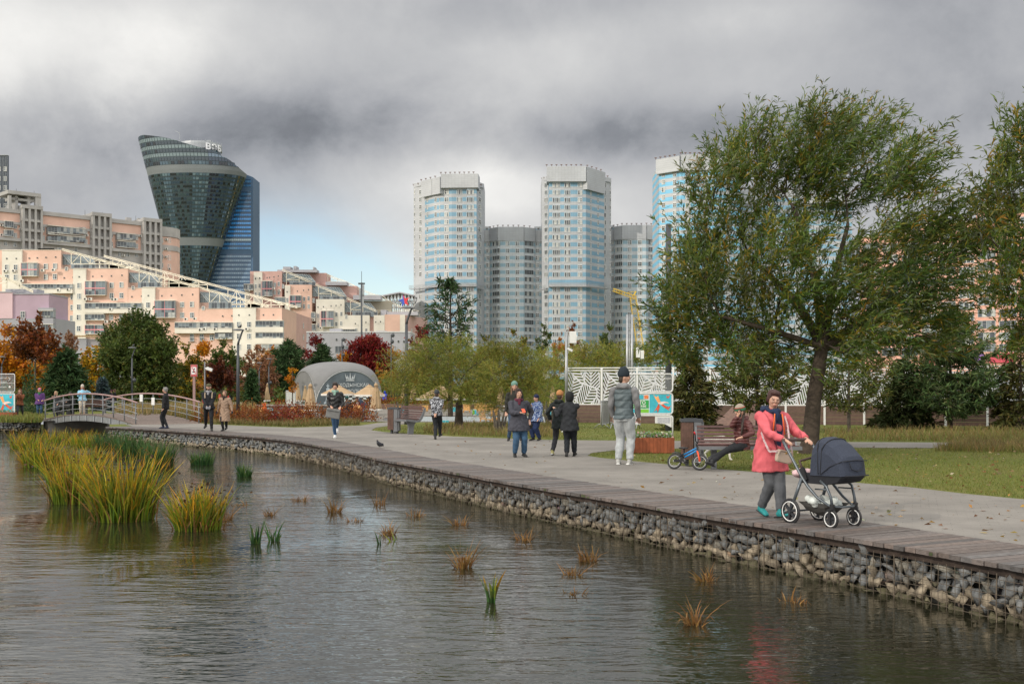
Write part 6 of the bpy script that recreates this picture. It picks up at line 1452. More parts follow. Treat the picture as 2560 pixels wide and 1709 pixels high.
pole('sign_post', 'dark blue-grey lamp post right behind the park sign', 'post', 1671, 1094, 560, .11, M_ANTH)
pole('white_post', 'thin white post between the fence and the willow', 'post', 1699, 1050, 880, .05, M_WHITE)
pole('pink_post', 'short pinkish post standing before the white flower topiary', 'post', 631, 1012, 935, .11, M_RAIL)
def warning_sign():
 g = G(485, 1051); t = thing('warning_sign', 'red and white no feeding the birds sign on a pinkish post by the footbridge', 'sign', g); H = ZA(911, g.y); w, h = .34, .60
 b = MB(); b.box((0, .03, (H - h) / 2), (.11, .09, H - h)); b.build('post', M_RAIL, t)
 b = MB(); b.box((0, .02, H - h / 2), (w, .07, h)); b.build('panel', M_RAIL, t)
 p = MB(); p.mi = 0; p.box((0, -.022, H - h / 2), (w - .05, .012, h - .05)); p.mi = 1; p.box((0, -.031, H - h / 2 + .0), (w - .09, .006, .36)); p.mi = 2
 z = H - h / 2
 p.extr([Vector((x, -.036, z + y)) for x, y in ((-.07, -.09), (.06, -.09), (.09, -.04), (.03, -.02), (.02, .04), (.06, .09), (.05, .12), (.0, .10), (-.02, .04), (-.01, -.02), (-.08, -.05))], (0, .003, 0)); p.mi = 0
 p.extr([Vector((x, -.041, z + y)) for x, y in ((-.105, .15), (-.075, .165), (.105, -.15), (.075, -.165))], (0, .003, 0))
 p.build('pictogram', [mat('sign_red_paint', (.50, .035, .045), .5), M_WHITE, M_BLACK], t)
 for dz, tx in ((.225, 'ЗАПРЕЩЕНО'), (-.225, 'КОРМИТЬ ПТИЦ')): lettering('lettering', tx, .034, M_WHITE, t, (0, -.031, z + dz - .01), align='CENTER', extrude=.001)
warning_sign()
def leaf_perforation():
 m, N, L, b = nodes_of('perforated_white_panel'); tc = N.new('ShaderNodeTexCoord')
 mp = N.new('ShaderNodeMapping'); mp.inputs['Rotation'].default_value = (PI / 2, 0, 0); L.new(tc.outputs['Object'], mp.inputs['Vector'])
 sp0 = N.new('ShaderNodeSeparateXYZ'); L.new(tc.outputs['Object'], sp0.inputs[0])
 cb = N.new('ShaderNodeCombineXYZ'); L.new(sp0.outputs['X'], cb.inputs[0]); L.new(sp0.outputs['Z'], cb.inputs[1])
 sc_ = N.new('ShaderNodeVectorMath'); sc_.operation = 'MULTIPLY'; sc_.inputs[1].default_value = (1.0, .72, 1); L.new(cb.outputs[0], sc_.inputs[0])
 def vor(feat):
  v = N.new('ShaderNodeTexVoronoi'); v.voronoi_dimensions = '2D'; v.feature = feat; v.inputs['Scale'].default_value = 1.35; v.inputs['Randomness'].default_value = .8; L.new(sc_.outputs[0], v.inputs['Vector']); return v
 v1, ve = vor('F1'), vor('DISTANCE_TO_EDGE')
 df = N.new('ShaderNodeVectorMath'); df.operation = 'SUBTRACT';
 L.new(sc_.outputs[0], df.inputs[0]); L.new(v1.outputs['Position'], df.inputs[1])
 sc = N.new('ShaderNodeSeparateColor'); L.new(v1.outputs['Color'], sc.inputs[0])
 def ma(op, a, c=0.0):
  n = N.new('ShaderNodeMath'); n.operation = op
  for i, x in enumerate((a, c)):
   if isinstance(x, (int, float)): n.inputs[i].default_value = x
   else: L.new(x, n.inputs[i])
  return n.outputs[0]
 ang = ma('ADD', ma('MULTIPLY', sc.outputs[0], 1.6), .7); ca, sa = ma('COSINE', ang), ma('SINE', ang); sp = N.new('ShaderNodeSeparateXYZ'); L.new(df.outputs[0], sp.inputs[0])
 u = ma('ADD', ma('MULTIPLY', sp.outputs[0], ca), ma('MULTIPLY', sp.outputs[1], sa)); w = ma('SUBTRACT', ma('MULTIPLY', sp.outputs[1], ca), ma('MULTIPLY', sp.outputs[0], sa)); aw = ma('ABSOLUTE', w)
 st = ma('GREATER_THAN', ma('SINE', ma('MULTIPLY', ma('ADD', u, ma('MULTIPLY', aw, -.75)), 52)), -.1)
 hole = ma('MULTIPLY', ma('MULTIPLY', st, ma('GREATER_THAN', aw, .018)), ma('GREATER_THAN', ve.outputs['Distance'], .035))
 tr = N.new('ShaderNodeBsdfTransparent'); ms = N.new('ShaderNodeMixShader'); L.new(hole, ms.inputs[0]); L.new(b.outputs[0], ms.inputs[1]); L.new(tr.outputs[0], ms.inputs[2]); L.new(ms.outputs[0], N['Material Output'].inputs['Surface'])
 b.inputs['Base Color'].default_value = (.60, .61, .64, 1); b.inputs['Roughness'].default_value = .5; return m
def perforated_fence():
 fc = Facade(1417, 51.8, 3900, 41.5); t = thing('panel_fence', 'long white leaf-perforated panel fence on a brown plank plinth', 'fence', (fc.at(1420).x, fc.at(1420).y, 0)); m = leaf_perforation()
 L = (fc.b - fc.a).length; n = int(L / 1.62); w = L / n
 zb, zt = .84, 2.46
 pm = mat('fence_plank', rough=.6, var=.2, scale=6, attr=True)
 for i in range(n):
  c = fc.a + fc.d * (w * (i + .5)); b = MB(); b.box((0, 0, (zb + zt) / 2 - .03), (w - .16, .02, zt - zb - .12)); o = b.build('panel', m, t); o.location = Vector((c.x, c.y, 0)) - Vector(t.location); o.rotation_euler = (0, 0, fc.rz)
  b = MB(); h = zb / 5
  for k in range(5): q = R.uniform(.85, 1.15); b.col = (.115 * q, .070 * q, .055 * q); b.box((0, .0, h * (k + .5)), (w, .05, h - .008))
  o = b.build('plinth', pm, t); o.location = Vector((c.x, c.y, 0)) - Vector(t.location); o.rotation_euler = (0, 0, fc.rz)
  b = MB(); b.box((w / 2, 0, zt / 2 + .04), (.09, .09, zt + .1)); o = b.build('post', M_WHITE, t); o.location = Vector((c.x, c.y, 0)) - Vector(t.location); o.rotation_euler = (0, 0, fc.rz)
 b = MB(); a, c = fc.a, fc.b
 for z in (zt + .10, zt - .02, zb + .02): b.bar((a.x, a.y, z), (c.x, c.y, z), .05)
 b.build('rail', M_WHITE, t, world=True)
 b = MB(); p, q = fc.at(1795, .3), fc.at(1890, .3); b.extr([Vector((p.x - .5, p.y - 2.2, .02)), Vector((q.x, q.y - 2.2, .02)), Vector((q.x, q.y, .95)), Vector((p.x + .9, p.y, .95))], (0, .08, .05)); b.build('ramp', M_BWOOD, t, world=True)
perforated_fence()
def barrier(label, px0, py0, px1, py1):
 a, c = G(px0, py0), G(px1, py1); t = thing('crowd_barrier', label, 'crowd barrier', a, math.atan2((c - a).y, (c - a).x), 'grey crowd barriers before the fence'); L = (c - a).length
 b = MB(); b.tube([(0, 0, .15), (0, 0, 1.1), (L, 0, 1.1), (L, 0, .15), (0, 0, .15)], .02, 6); b.build('frame', M_GALV, t, True)
 b = MB(); n = int(L / .11)
 for k in range(1, n): b.cyl((L * k / n, 0, .15), (L * k / n, 0, 1.1), .008, n=5)
 b.build('bars', M_GALV, t)
 for x in (.12, L - .12): q = MB(); q.tube([(x, -.32, .0), (x, -.12, .18), (x, .12, .18), (x, .32, 0)], .018, 6); q.build('foot', M_GALV, t, True)
barrier('grey crowd barrier turned edge-on left of the man in the gilet', 1503, 1071, 1524, 1066); barrier('grey crowd barrier behind the man in the grey gilet', 1524, 1070, 1602, 1071)
M_CLEAR = mat('clear_sheet', (.55, .58, .60), .15, .05, 1, alpha=.12); M_CYAN = mat('poster_cyan', (.05, .42, .52), .5, .35, 2.2); M_GRN = mat('poster_green', (.03, .33, .07), .5, .04); M_LIME = mat('poster_lime', (.20, .52, .05), .5, .04); M_ORB = mat('poster_orange', (.75, .20, .06), .5, .4, 14); M_PAPER = mat('paper_white', (.68, .68, .66), .7, .05)
M_PALE = mat('poster_pale', (.60, .70, .72), .5, .15, 3)
def planter_sign(label_p, label_s, px, by, wpx, Y, left=False):
 m = Y / F; w = wpx * m; x0 = XA(px, Y)
 t = thing('planter', label_p, 'planter', (x0, Y, 0)); hz = .385
 b = MB(); n = 13
 for k in range(n):
  q = R.uniform(.85, 1.15); b.col = (.25 * q, .068 * q, .026 * q); b.box((-w / 2 + w * (k + .5) / n, -.22, hz / 2), (w / n - .004, .03, hz))
  if k < 5: b.box((w / 2 - .012, -.18 + .4 * (k + .5) / 5, hz / 2), (.03, .4 / 5 - .004, hz)); b.box((-w / 2 + .012, -.18 + .4 * (k + .5) / 5, hz / 2), (.03, .4 / 5 - .004, hz))
 b.box((0, .22, hz / 2), (w, .03, hz)); b.build('box', mat('planter_plank', rough=.55, var=.25, scale=8, attr=True), t)
 b = MB(); b.box((0, 0, hz - .05), (w - .06, .40, .04)); b.build('soil', M_BARKD, t)
 nn = 900; P = np.column_stack([NR.uniform(-w / 2 + .05, w / 2 - .05, nn), NR.uniform(-.18, .18, nn), hz + NR.uniform(-.02, .12, nn)]); D = unit(NR.normal(size=(nn, 3)) + np.array((0, -.3, .6))); Lz = NR.uniform(.04, .085, nn)
 V, Fq = leaf_quads(P, D, Lz, Lz * .7); raw_mesh('flowers', V, Fq, pick([(4, (.16, .28, .06)), (3, (.30, .42, .14)), (3, (.70, .66, .58)), (1.5, (.66, .40, .38)), (2, (.28, .40, .34))], nn, .15), M_LEAF, False, t)
 s = thing('park_sign', label_s, 'sign', (x0, Y - .02, 0)); W = w - .03
 def frame(z0, z1, rr, legs=False):
  f = MB(); pts = []
  if legs: pts = [(-W / 2, 0, hz), (-W / 2, 0, z1 - rr)] + [(-W / 2 + rr - rr * math.cos(a), 0, z1 - rr + rr * math.sin(a)) for a in (.5, 1.0, 1.57)] + [(W / 2 - rr + rr * math.sin(a), 0, z1 - rr + rr * math.cos(a)) for a in (0, .6, 1.1, 1.57)] + [(W / 2, 0, hz)]
  else:
   cs = [(-1, 1, PI / 2), (1, 1, 0), (1, -1, -PI / 2), (-1, -1, -PI)]
   for sx, sz, a0 in cs:
    for q in (0, .33, .67, 1):
     a = a0 + PI / 2 * (1 - q); pts.append((sx * (W / 2 - rr) + rr * math.cos(a), 0, (z1 - rr if sz > 0 else z0 + rr) + rr * math.sin(a)))
   pts.append(pts[0])
  f.tube(pts, .019, 6); f.build('frame', M_WHITE, s, True)
 Z = lambda y: ZA(y, Y)
 frame(Z(979), Z(934.5), .07); frame(Z(1034), Z(983), .07); frame(0, Z(1038), .07, True)
 j = MB()
 for x in (-W * .38, W * .38): j.box((x, 0, Z(981)), (.02, .02, .05)); j.box((x, 0, Z(1036)), (.02, .02, .05))
 j.build('bracket', M_WHITE, s)
 c = MB(); c.box((0, .012, (Z(979) + Z(934.5)) / 2), (W - .03, .008, Z(934.5) - Z(979) - .03)); c.build('clear_panel', M_CLEAR, s)
 z = lambda k: Z(934.5) - (Z(934.5) - Z(979)) * k
 if not left:
  for tx, x, k, sz in (('4', -W * .40, .46, .11), ('Зона отдыха у воды', -W * .24, .30, .082), ('• бассейн', -W * .24, .50, .062), ('• беговая дорожка', -W * .24, .66, .062), ('• искусственная волна', -W * .24, .82, .062)): lettering('lettering', tx, sz, M_PAPER, s, (x, -.002, z(k)), extrude=.001)
 else:
  for k in (.18, .40, .68): lettering('lettering', ('Искусственный', 'остров', 'Вход в галерею')[(.18, .40, .68).index(k)], .095, M_PAPER, s, (W * .28, -.004, z(k + .08)), align='RIGHT', extrude=.001)
  f = MB(); f.bar((W * .33, -.006, z(.2)), (W * .38, -.006, z(.29)), .02, .02); f.bar((W * .38, -.006, z(.29)), (W * .33, -.006, z(.38)), .02, .02); f.box((0, -.006, z(.52)), (W - .05, .01, .015)); f.extr([Vector((W * .36 + q[0], -.004, z(.72) + q[1])) for q in ((-.05, -.05), (.05, -.05), (.05, .02), (0, .06), (-.05, .02))], (0, -.003, 0)); f.build('arrow', M_PAPER, s)
 zc = lambda k: Z(983) - (Z(983) - Z(1034)) * k
 q = MB(); q.mi = 0; q.box((0, .01, zc(.5)), (W - .03, .012, zc(0) - zc(1) - .03))
 def rect(mi, x0, x1, k0, k1, o=0): q.mi = mi; q.box(((x0 + x1) / 2 * W, -.003 - o, (zc(k0) + zc(k1)) / 2), ((x1 - x0) * W, .008, zc(k0) - zc(k1)))
 rect(1, -.02, .465, .05, .95)
 rect(2, -.47, -.04, .33, .72); rect(3, -.47, -.30, .07, .28); rect(1, -.28, -.16, .07, .28); rect(3, -.26, -.04, .77, .94); rect(1, -.47, -.29, .77, .94); rect(4, -.14, -.05, .09, .26)
 q.build('poster', [M_PALE, M_CYAN, M_GRN, M_LIME, M_ORB], s)
 bd = MB(); bx = W * .21
 def pl(pts, mi, o): bd.mi = mi; bd.extr([Vector((bx + x * W * .24, -.008 - o, zc(.5) + y * (zc(0) - zc(1)) * .5)) for x, y in pts], (0, -.002, 0))
 pl([(-.12, .0), (-.45, .55), (-.62, .88), (-.30, .62), (-.18, .80), (-.05, .45), (.10, .10)], 0, 0); pl([(-.12, .0), (-.35, -.45), (-.62, -.85), (-.30, -.55), (-.2, -.9), (0, -.3)], 1, .001); pl([(.05, -.1), (.35, -.35), (.95, -.72), (.6, -.25), (.25, .0)], 1, .002)
 pl([(-.2, .05), (.1, .18), (.42, .22), (.72, .15), (.86, .02), (.62, .08), (.38, .02), (.1, -.12)], 2, .003)
 for cx, cy in ((.75, .68), (.82, -.35)):
  pl([(cx - .18, cy + .15), (cx, cy), (cx + .2, cy + .2), (cx + .1, cy - .12), (cx - .08, cy - .15)], 1, 0)
 bd.build('bird_picture', [mat('bird_orange', (.80, .34, .12), .5, .3, 9), mat('bird_red', (.62, .10, .05), .5, .3, 9), mat('bird_pale', (.78, .62, .56), .5, .2, 9)], s)
 lettering('lettering', 'ЛЕТО', .098 * W / 1.1 * 1.2, M_PAPER, s, (-W * .255, -.009, zc(.53)), align='CENTER', extrude=.001, bold=.003); lettering('lettering', 'В МОСКВЕ', .056 * W / 1.1 * 1.2, M_PAPER, s, (-W * .255, -.009, zc(.67)), align='CENTER', extrude=.001, bold=.002)
 if not left:
  f = MB(); x1 = W / 2 - .03; pts = [(x1 - .42, Z(1040)), (x1, Z(1040)), (x1, Z(1068)), (x1 - .18, Z(1059)), (x1 - .42, Z(1057))]; f.extr([Vector((x, -.01, z_)) for x, z_ in pts], (0, .004, 0)); f.build('banner', M_PAPER, s)
  f = MB(); f.box((-W * .34, -.01, (Z(1040) + Z(1060)) / 2), (.22, .006, Z(1040) - Z(1060))); f.build('notice', M_PAPER, s)
  for k in range(6): lettering('lettering', 'Уважаемые посетители парка', .022, mat('ink_blue', (.12, .14, .3), .6), s, (x1 - .36, -.0125, Z(1045) - k * .024), extrude=.0005)
  for k in range(3): lettering('lettering', 'ВНИМАНИЕ', .034, mat('ink_red', (.55, .03, .12), .6) if k else MATS['ink_blue'], s, (-W * .34, -.0145, Z(1046) - k * .05), align='CENTER', extrude=.0005)
planter_sign('red-brown plank planter full of pale flowers behind the man in the grey gilet', 'white-framed park sign with a bird poster right behind the man in the gilet', 1626, 1131, 114, 27.9)
planter_sign('red-brown planter with white flowers at the frame edge on the far bank', 'white-framed park sign with a bird poster at the frame edge', -8, 1046, 92, 56, True)
def tent():
 P0 = G(790, 1011); Y0 = P0.y; S = 7.0; a = math.radians(31)
 t = thing('event_tent', 'grey vaulted event tent with a printed chess banner on one side', 'tent', (P0.x, P0.y, 0)); ex = Vector((math.cos(a), math.sin(a), 0)); ey = Vector((-math.sin(a), math.cos(a), 0)); hs = S / 2
 A, N = 3.25, 26
 def arch(u): return A * (max(0, 1 - abs(u) ** 2.3)) ** .62
 def pt(u, v, k=1.0): z = arch(u) + arch(v) - .70 * arch(u) * arch(v) / A; return ex * ((u + 1) * hs) + ey * ((v + 1) * hs) + Vector((0, 0, z * k))
 def col(p, q): return pt(p, q)
 b = MB(); us = [-math.cos(PI * i / N) for i in range(N + 1)]; V = [pt(u, v) for v in us for u in us]
 b.add(V, [[j * (N + 1) + i, j * (N + 1) + i + 1, (j + 1) * (N + 1) + i + 1, (j + 1) * (N + 1) + i] for j in range(N) for i in range(N)])
 b.build('canopy', mat('grey_tent_canvas', (.19, .19, .193), .8, .08, .8, bump=.15, bscale=3), t, True)
 for (f, nm, m) in (((lambda u: ex * ((u + 1) * hs) + ey * .04), 'printed_wall', mat('slate_banner', (.115, .14, .165), .75, .25, .9, bump=.9, bscale=1.2)), ((lambda u: ey * ((u + 1) * hs) + ex * .04), 'side_wall', MATS['grey_tent_canvas'])):
  b = MB(); n = 30
  for i in range(n):
   u0, u1 = -math.cos(PI * i / n), -math.cos(PI * (i + 1) / n); p, q = f(u0), f(u1); z0, z1 = arch(u0) * .985, arch(u1) * .985
   K = 6
   for k in range(K): b.add([p + Vector((0, 0, z0 * k / K)), q + Vector((0, 0, z1 * k / K)), q + Vector((0, 0, z1 * (k + 1) / K)), p + Vector((0, 0, z0 * (k + 1) / K))], [[0, 1, 2, 3]])
  o = b.build(nm, m, t, True)
  e = MB(); e.tube([f(-math.cos(PI * i / 40)) + Vector((0, 0, arch(-math.cos(PI * i / 40)))) for i in range(41)], .05, 6); e.build('arch_rib', M_GALV, t, True)
 for c in ((0, 0), (S, 0), (0, S)):
  b = MB(); p = ex * c[0] + ey * c[1]; b.box((p.x, p.y, .06), (.5, .5, .12), a); b.build('foot_plate', M_GALV, t)
 rx = math.atan2(ex.y, ex.x); off = lambda u, z, d=.03: ex * ((u + 1) * hs) + Vector((0, 0, z)) - ey * d
 silver = mat('silver_print', (.55, .58, .62), .5, .15, 3)
 lettering('lettering', 'ХОДЫНСКАЯ', .47, silver, t, off(.12, 1.72), (PI / 2, 0, rx), 'CENTER', .003, bold=.004); lettering('lettering', 'КОРОЛЕВА', .47, silver, t, off(.10, 1.12), (PI / 2, 0, rx), 'CENTER', .003, bold=.004)
 c = MB()
 for pl in ([(-.42, .0), (-.55, .62), (-.40, .30), (-.28, .1)], [(.42, 0), (.55, .62), (.40, .30), (.28, .1)], [(-.26, 0), (-.32, .45), (-.18, .22), (-.12, 0)], [(.26, 0), (.32, .45), (.18, .22), (.12, 0)], [(-.1, 0), (0, .72), (.1, 0)], [(-.45, -.14), (.45, -.14), (.42, -.04), (-.42, -.04)]):
  c.extr([off(0, 0) + ex * x + Vector((0, 0, 2.42 + z)) for x, z in pl], -ey * .004)
 k = c.build('crown_emblem', silver, t)
 c = MB()   # printed chess king, chess board and dark pieces
 kp = [(-.42, 0), (.42, 0), (.40, .14), (.24, .25), (.15, .9), (.24, 1.0), (.12, 1.1), (.2, 1.5), (.05, 1.55), (.05, 1.68), (.15, 1.68), (.15, 1.78), (.05, 1.78), (.05, 1.92), (-.05, 1.92), (-.05, 1.78), (-.15, 1.78), (-.15, 1.68), (-.05, 1.68), (-.05, 1.55), (-.2, 1.5), (-.12, 1.1), (-.24, 1.0), (-.15, .9), (-.24, .25), (-.40, .14)]
 c.extr([off(-.66, .06) + ex * x + Vector((0, 0, z)) for x, z in kp], -ey * .004); c.build('chess_king', mat('pale_print', (.42, .48, .55), .5, .15, 3), t)
 c = MB()
 for r in range(4):
  for i in range(9):
   z0, z1 = .06 + r * .20, .06 + (r + 1) * .20; sk = lambda z: 1 - z * .32
   x0, x1 = (-.35 + i * .135), (-.35 + (i + 1) * .135); c.mi = (r + i) % 2
   if x1 > .86: continue
   c.extr([off(.1 + (x0 - .1) * sk(z0), z0), off(.1 + (x1 - .1) * sk(z0), z0), off(.1 + (x1 - .1) * sk(z1), z1), off(.1 + (x0 - .1) * sk(z1), z1)], -ey * .003)
 c.build('chess_board', [mat('board_white', (.60, .64, .66), .5), M_BLACK], t)
 c = MB()
 for i, u in enumerate((.56, .64, .72, .80)):
  s = .52 + .05 * i; c.extr([off(u, .08 + .5 * (1 - i * .2)) + ex * x * s - ey * .006 + Vector((0, 0, z * s)) for x, z in ((-.25, 0), (.25, 0), (.12, .3), (.1, .7), (.2, .9), (0, 1.25), (-.2, .9), (-.1, .7), (-.12, .3))], -ey * .003)
 c.build('chess_pieces', mat('navy_print', (.015, .03, .07), .5), t)
tent()
def parasol_closed(label, px, by, top, wpx, Y=None):
 g = G(px, by); Y = g.y; H = ZA(top, Y); w = wpx / 2 * Y / F; zl = .28 if by > 1030 else .35
 t = thing('parasol', label, 'parasol', g, R.uniform(0, 1), 'folded tan parasols round the lounge')
 b = MB(); b.cyl((0, 0, 0), (0, 0, H - .05), .03, n=8); b.ball((0, 0, H - .03), .045, 8, 6); b.build('pole', M_GALV, t, True)
 prof = [(w * .95, zl + .06), (w * .88, zl + .25), (w * .72, H * .5), (w * .45, H * .78), (w * .26, H * .88), (w * .34, H * .885), (w * .30, H * .93), (w * .08, H * .985)]
 b = MB(); b.lathe(prof, (0, 0, 0), 48, 1, 1, .10, 8); b.build('canopy', M_TAN, t, True)
 b = MB(); b.lathe([(w * .98, zl), (w * .97, zl + .10), (w * .90, zl + .10)], (0, 0, 0), 48, 1, 1, .12, 8); b.build('fringe', M_FRINGE, t, True)
 b = MB(); b.lathe([(.28, 0), (.28, .06), (.06, .1)], (0, 0, 0), 14); b.build('base', M_CONC, t)
for a in [('folded tan parasol farthest from the tent, behind the orange figure', 668.5, 1012, 957, 15), ('folded tan parasol in front of the white kiosk', 744, 1012, 959, 18), ('folded slim tan parasol second right of the white kiosk', 763, 1013, 962, 15), ('large folded tan parasol in front of the others by the spirea bed', 776, 1040, 957, 31), ('large folded tan parasol right of the woman in black leather', 940, 1038, 955, 29),
          ('folded tan parasol just left of the dark lamp post', 1009, 1013, 960, 19), ('folded tan parasol just right of the dark lamp post', 1033.5, 1013, 959, 20), ('folded tan parasol half hidden by willow twigs', 1190, 1013, 968, 18), ('wide folded tan parasol behind the woman in the green beanie', 1252, 1030, 965, 24), ('thin tan parasol behind the boy in the orange hat', 1382, 1026, 957, 20)]:
 parasol_closed(*a)
def parasol_open(label, px, by, top, rim, x0, x1):
 g = G(px, by); Y = g.y; H, zr = ZA(top, Y), ZA(rim, Y); w = (x1 - x0) / 2 * Y / F; t = thing('parasol', label, 'parasol', g, .2, 'open tan parasols by the tent')
 b = MB(); b.cyl((0, 0, 0), (0, 0, H), .035, n=8); b.ball((0, 0, H + .05), .05, 8, 6); b.build('pole', M_BWOOD, t, True)
 b = MB(); n = 8
 ring = lambda r, z: [Vector((r * math.cos(2 * PI * k / n), r * math.sin(2 * PI * k / n), z)) for k in range(n)]
 A, B_, C = ring(w * 1.03, zr), ring(w * .2, H - (H - zr) * .12), ring(w * .02, H)
 for k in range(n): q = (k + 1) % n; b.add([A[k], A[q], B_[q], B_[k]], [[0, 1, 2, 3]]); b.add([B_[k], B_[q], C[q], C[k]], [[0, 1, 2, 3]])
 D = ring(w * .24, H - (H - zr) * .13); E = ring(w * .08, H + .03)
 for k in range(n): q = (k + 1) % n; b.add([D[k], D[q], E[q], E[k]], [[0, 1, 2, 3]])
 b.build('canopy', M_TAN, t)
 b = MB(); A2 = ring(w * 1.03, zr - .10)
 for k in range(n): q = (k + 1) % n; b.extr([A[k], A[q], A2[q], A2[k]], (A[k] + A[q]).normalized() * -.01)
 b.build('fringe', M_FRINGE, t)
 b = MB()
 for k in range(n): b.bar((0, 0, H - (H - zr) * .5), A[k] * .7 + Vector((0, 0, 0)) * 0 + Vector((0, 0, zr * .3 - zr * .7 * 0 + (H - zr) * .0)) * 0 + Vector((0, 0, 0)), .02) if False else b.bar((0, 0, zr + .02), A[k].lerp(B_[k], .45) - Vector((0, 0, .03)), .02)
 b.build('stretcher', M_BWOOD, t)
parasol_open('open tan parasol behind the woman in black leather', 846, 1036, 964, 984, 804, 888); parasol_open('open tan parasol on a dark pole right of the printed tent wall', 923, 1036, 963, 986, 885, 962); parasol_open('wide open tan parasol half hidden behind the willow stub trunk', 1102, 1040, 966, 995, 1040, 1162)
def deck_chair(label, px, by, wpx, hpx, rz=0.0, slat=False):
 g = G(px, by); m = g.y / F; w, h = wpx * m, hpx * m; t = thing('lounger', label, 'lounger', g, rz, 'golden wooden loungers on the plaza')
 b = MB(); n = 7
 tilt = .45 if slat else .18
 for k in range(n): b.box((0, .25 + tilt * h * (k + .5) / n, h * (.22 + .78 * (k + .5) / n)), (w, .03, h * .78 / n * (.6 if slat else .96)), Matrix.Rotation(-.3, 3, 'X'))
 b.build('backrest', M_DECKCH, t)
 b = MB()
 for k in range(5): b.box((0, -.75 + .2 * k, h * .26), (w, .17, .03))
 b.build('seat', M_DECKCH, t)
 for x in (-w * .42, w * .42):
  for y in (-.75, .25): q = MB(); q.box((x, y, h * .12), (.05, .05, h * .26)); q.build('leg', M_DECKCH, t)
for a in [('wooden lounger back left of the white fringed parasol', 733, 1032, 18, 15), ('low wooden lounger back at the edge of the spirea bed', 755, 1036, 20, 13), ('wooden lounger beside the man in the dark jacket', 892, 1032, 22, 20), ('tilted wooden lounger on the terrace right of the big parasol', 976, 1022, 12, 14, 1.2, True), ('wooden lounger behind the empty bench', 997, 1036, 18, 21), ('wooden lounger in the back row left of the pair under the willow', 1062, 1028, 16, 15), ('wooden lounger under the middle willow, first of three', 1167, 1030, 18, 20), ('wooden lounger under the middle willow, second of three', 1199, 1032, 26, 24), ('wooden lounger under the middle willow, third of three', 1222, 1030, 18, 20), ('wooden lounger left of the willow stems', 1237, 1042, 20, 22), ('slatted lounger seen from behind beyond the tall grass', 1214, 1054, 18, 24, .5, True), ('low wooden lounger by the willow stems', 1240, 1056, 22, 13), ('wooden lounger left of the orange figure', 652, 1032, 13, 13)]:
 deck_chair(*a)
def board(label, px, by, wpx, hpx, two=True):
 g = G(px, by); m = g.y / F; w, h = wpx * m, hpx * m; t = thing('info_board', label, 'info board', g, 0, 'small green and blue boards at the loungers'); b = MB(); b.mi = 2; b.box((0, 0, h * .5), (w, .03, h)); b.mi = 0; b.box((-w * .24, -.02, h * .52), (w * .46, .01, h * .84)); b.mi = 1; b.box((w * .26, -.02, h * .52), (w * .44, .01, h * .84)); b.build('board', [M_LIME if two else M_CYAN, M_CYAN, M_PALE], t)
 b = MB(); b.bar((-w * .3, -.02, .0), (-w * .3, .15, h * .6), .02); b.bar((w * .3, -.02, 0), (w * .3, .15, h * .6), .02); b.build('stand', M_GALV, t)
for a in [('green and blue board beside the orange figure', 676, 1031, 13, 12, False), ('blue board left of the flower pot under the parasols', 750, 1028, 20, 9, False), ('green board left of the big folded parasol', 920, 1036, 14, 13), ('blue board behind the empty bench', 1010, 1036, 10, 13, False), ('green and blue board under the willow stub trunk', 1130, 1030, 18, 13), ('green board at the foot of the willow loungers', 1186, 1037, 10, 14), ('dark teal board low at the willow loungers', 1198, 1038, 11, 6, False), ('blue board flat behind the boy with hands on his back', 1114, 1056, 18, 6, False), ('blue board behind the child in the blue snowsuit', 1353, 1034, 8, 13, False), ('green and blue board left of the two hugging children', 1371, 1040, 14, 14)]:
 board(*a)
def kiosk():
 g = G(727, 1015); m = g.y / F; t = thing('cabinet', 'white upright display cabinet in front of the tent side', 'cabinet', g, .25); h = 36 * m; b = MB(); b.box((0, 0, h / 2 + .12), (24 * m, .7, h)); b.build('case', mat('pale_cabinet', (.50, .51, .53), .4, .06, 1), t); b = MB(); b.box((-24 * m * .02, -.365, h / 2 + .12), (24 * m * .84, .02, h * .9)); b.build('door', mat('cabinet_door', (.62, .63, .62), .3, .08, 1), t)
 for x in (-.35, .35): q = MB(); q.box((x, 0, .06), (.08, .5, .12)); q.build('foot', M_ANTH, t)
kiosk()
def topiary():
 g = G(629, 1003); m = g.y / F; t = thing('flower_topiary', 'tall green topiary dotted with white flowers in a white tub', 'topiary', g); b = MB(); b.lathe([(.55, 0), (.75, .75), (.6, .75)], (0, 0, 0), 16); b.build('tub', M_WHITE, t)
 n = 1600; U = unit(NR.normal(size=(n, 3))) * np.array((.95, .95, 1.35)) + np.array((0, 0, 2.0)); V, Fq = leaf_quads(U, unit(NR.normal(size=(n, 3))), np.full(n, .2), np.full(n, .15)); raw_mesh('foliage', V, Fq, pick([(6, (.03, .06, .02)), (2, (.62, .62, .6)), (1, (.07, .10, .04))], n, .15), M_LEAF, False, t)
topiary()
def pot(label, px, by):
 g = G(px, by); t = thing('flower_pot', label, 'flower pot', g, 0, 'white flower pots at the parasols'); b = MB(); b.lathe([(.16, 0), (.22, .35), (.18, .35)], (0, 0, 0), 12); b.build('pot', M_WHITE, t); n = 120; U = unit(NR.normal(size=(n, 3))) * .2 + np.array((0, 0, .48)); V, Fq = leaf_quads(U, unit(NR.normal(size=(n, 3))), np.full(n, .12), np.full(n, .08)); raw_mesh('flowers', V, Fq, pick([(2, (.05, .09, .03)), (3, (.66, .66, .62))], n, .15), M_LEAF, False, t)
for a in (('white flower pot under the slim folded parasol', 758, 1022), ('white flower pot left of the big right parasol', 928, 1026), ('white flower pot between the two lamp-side parasols', 1028, 1016)): pot(*a)
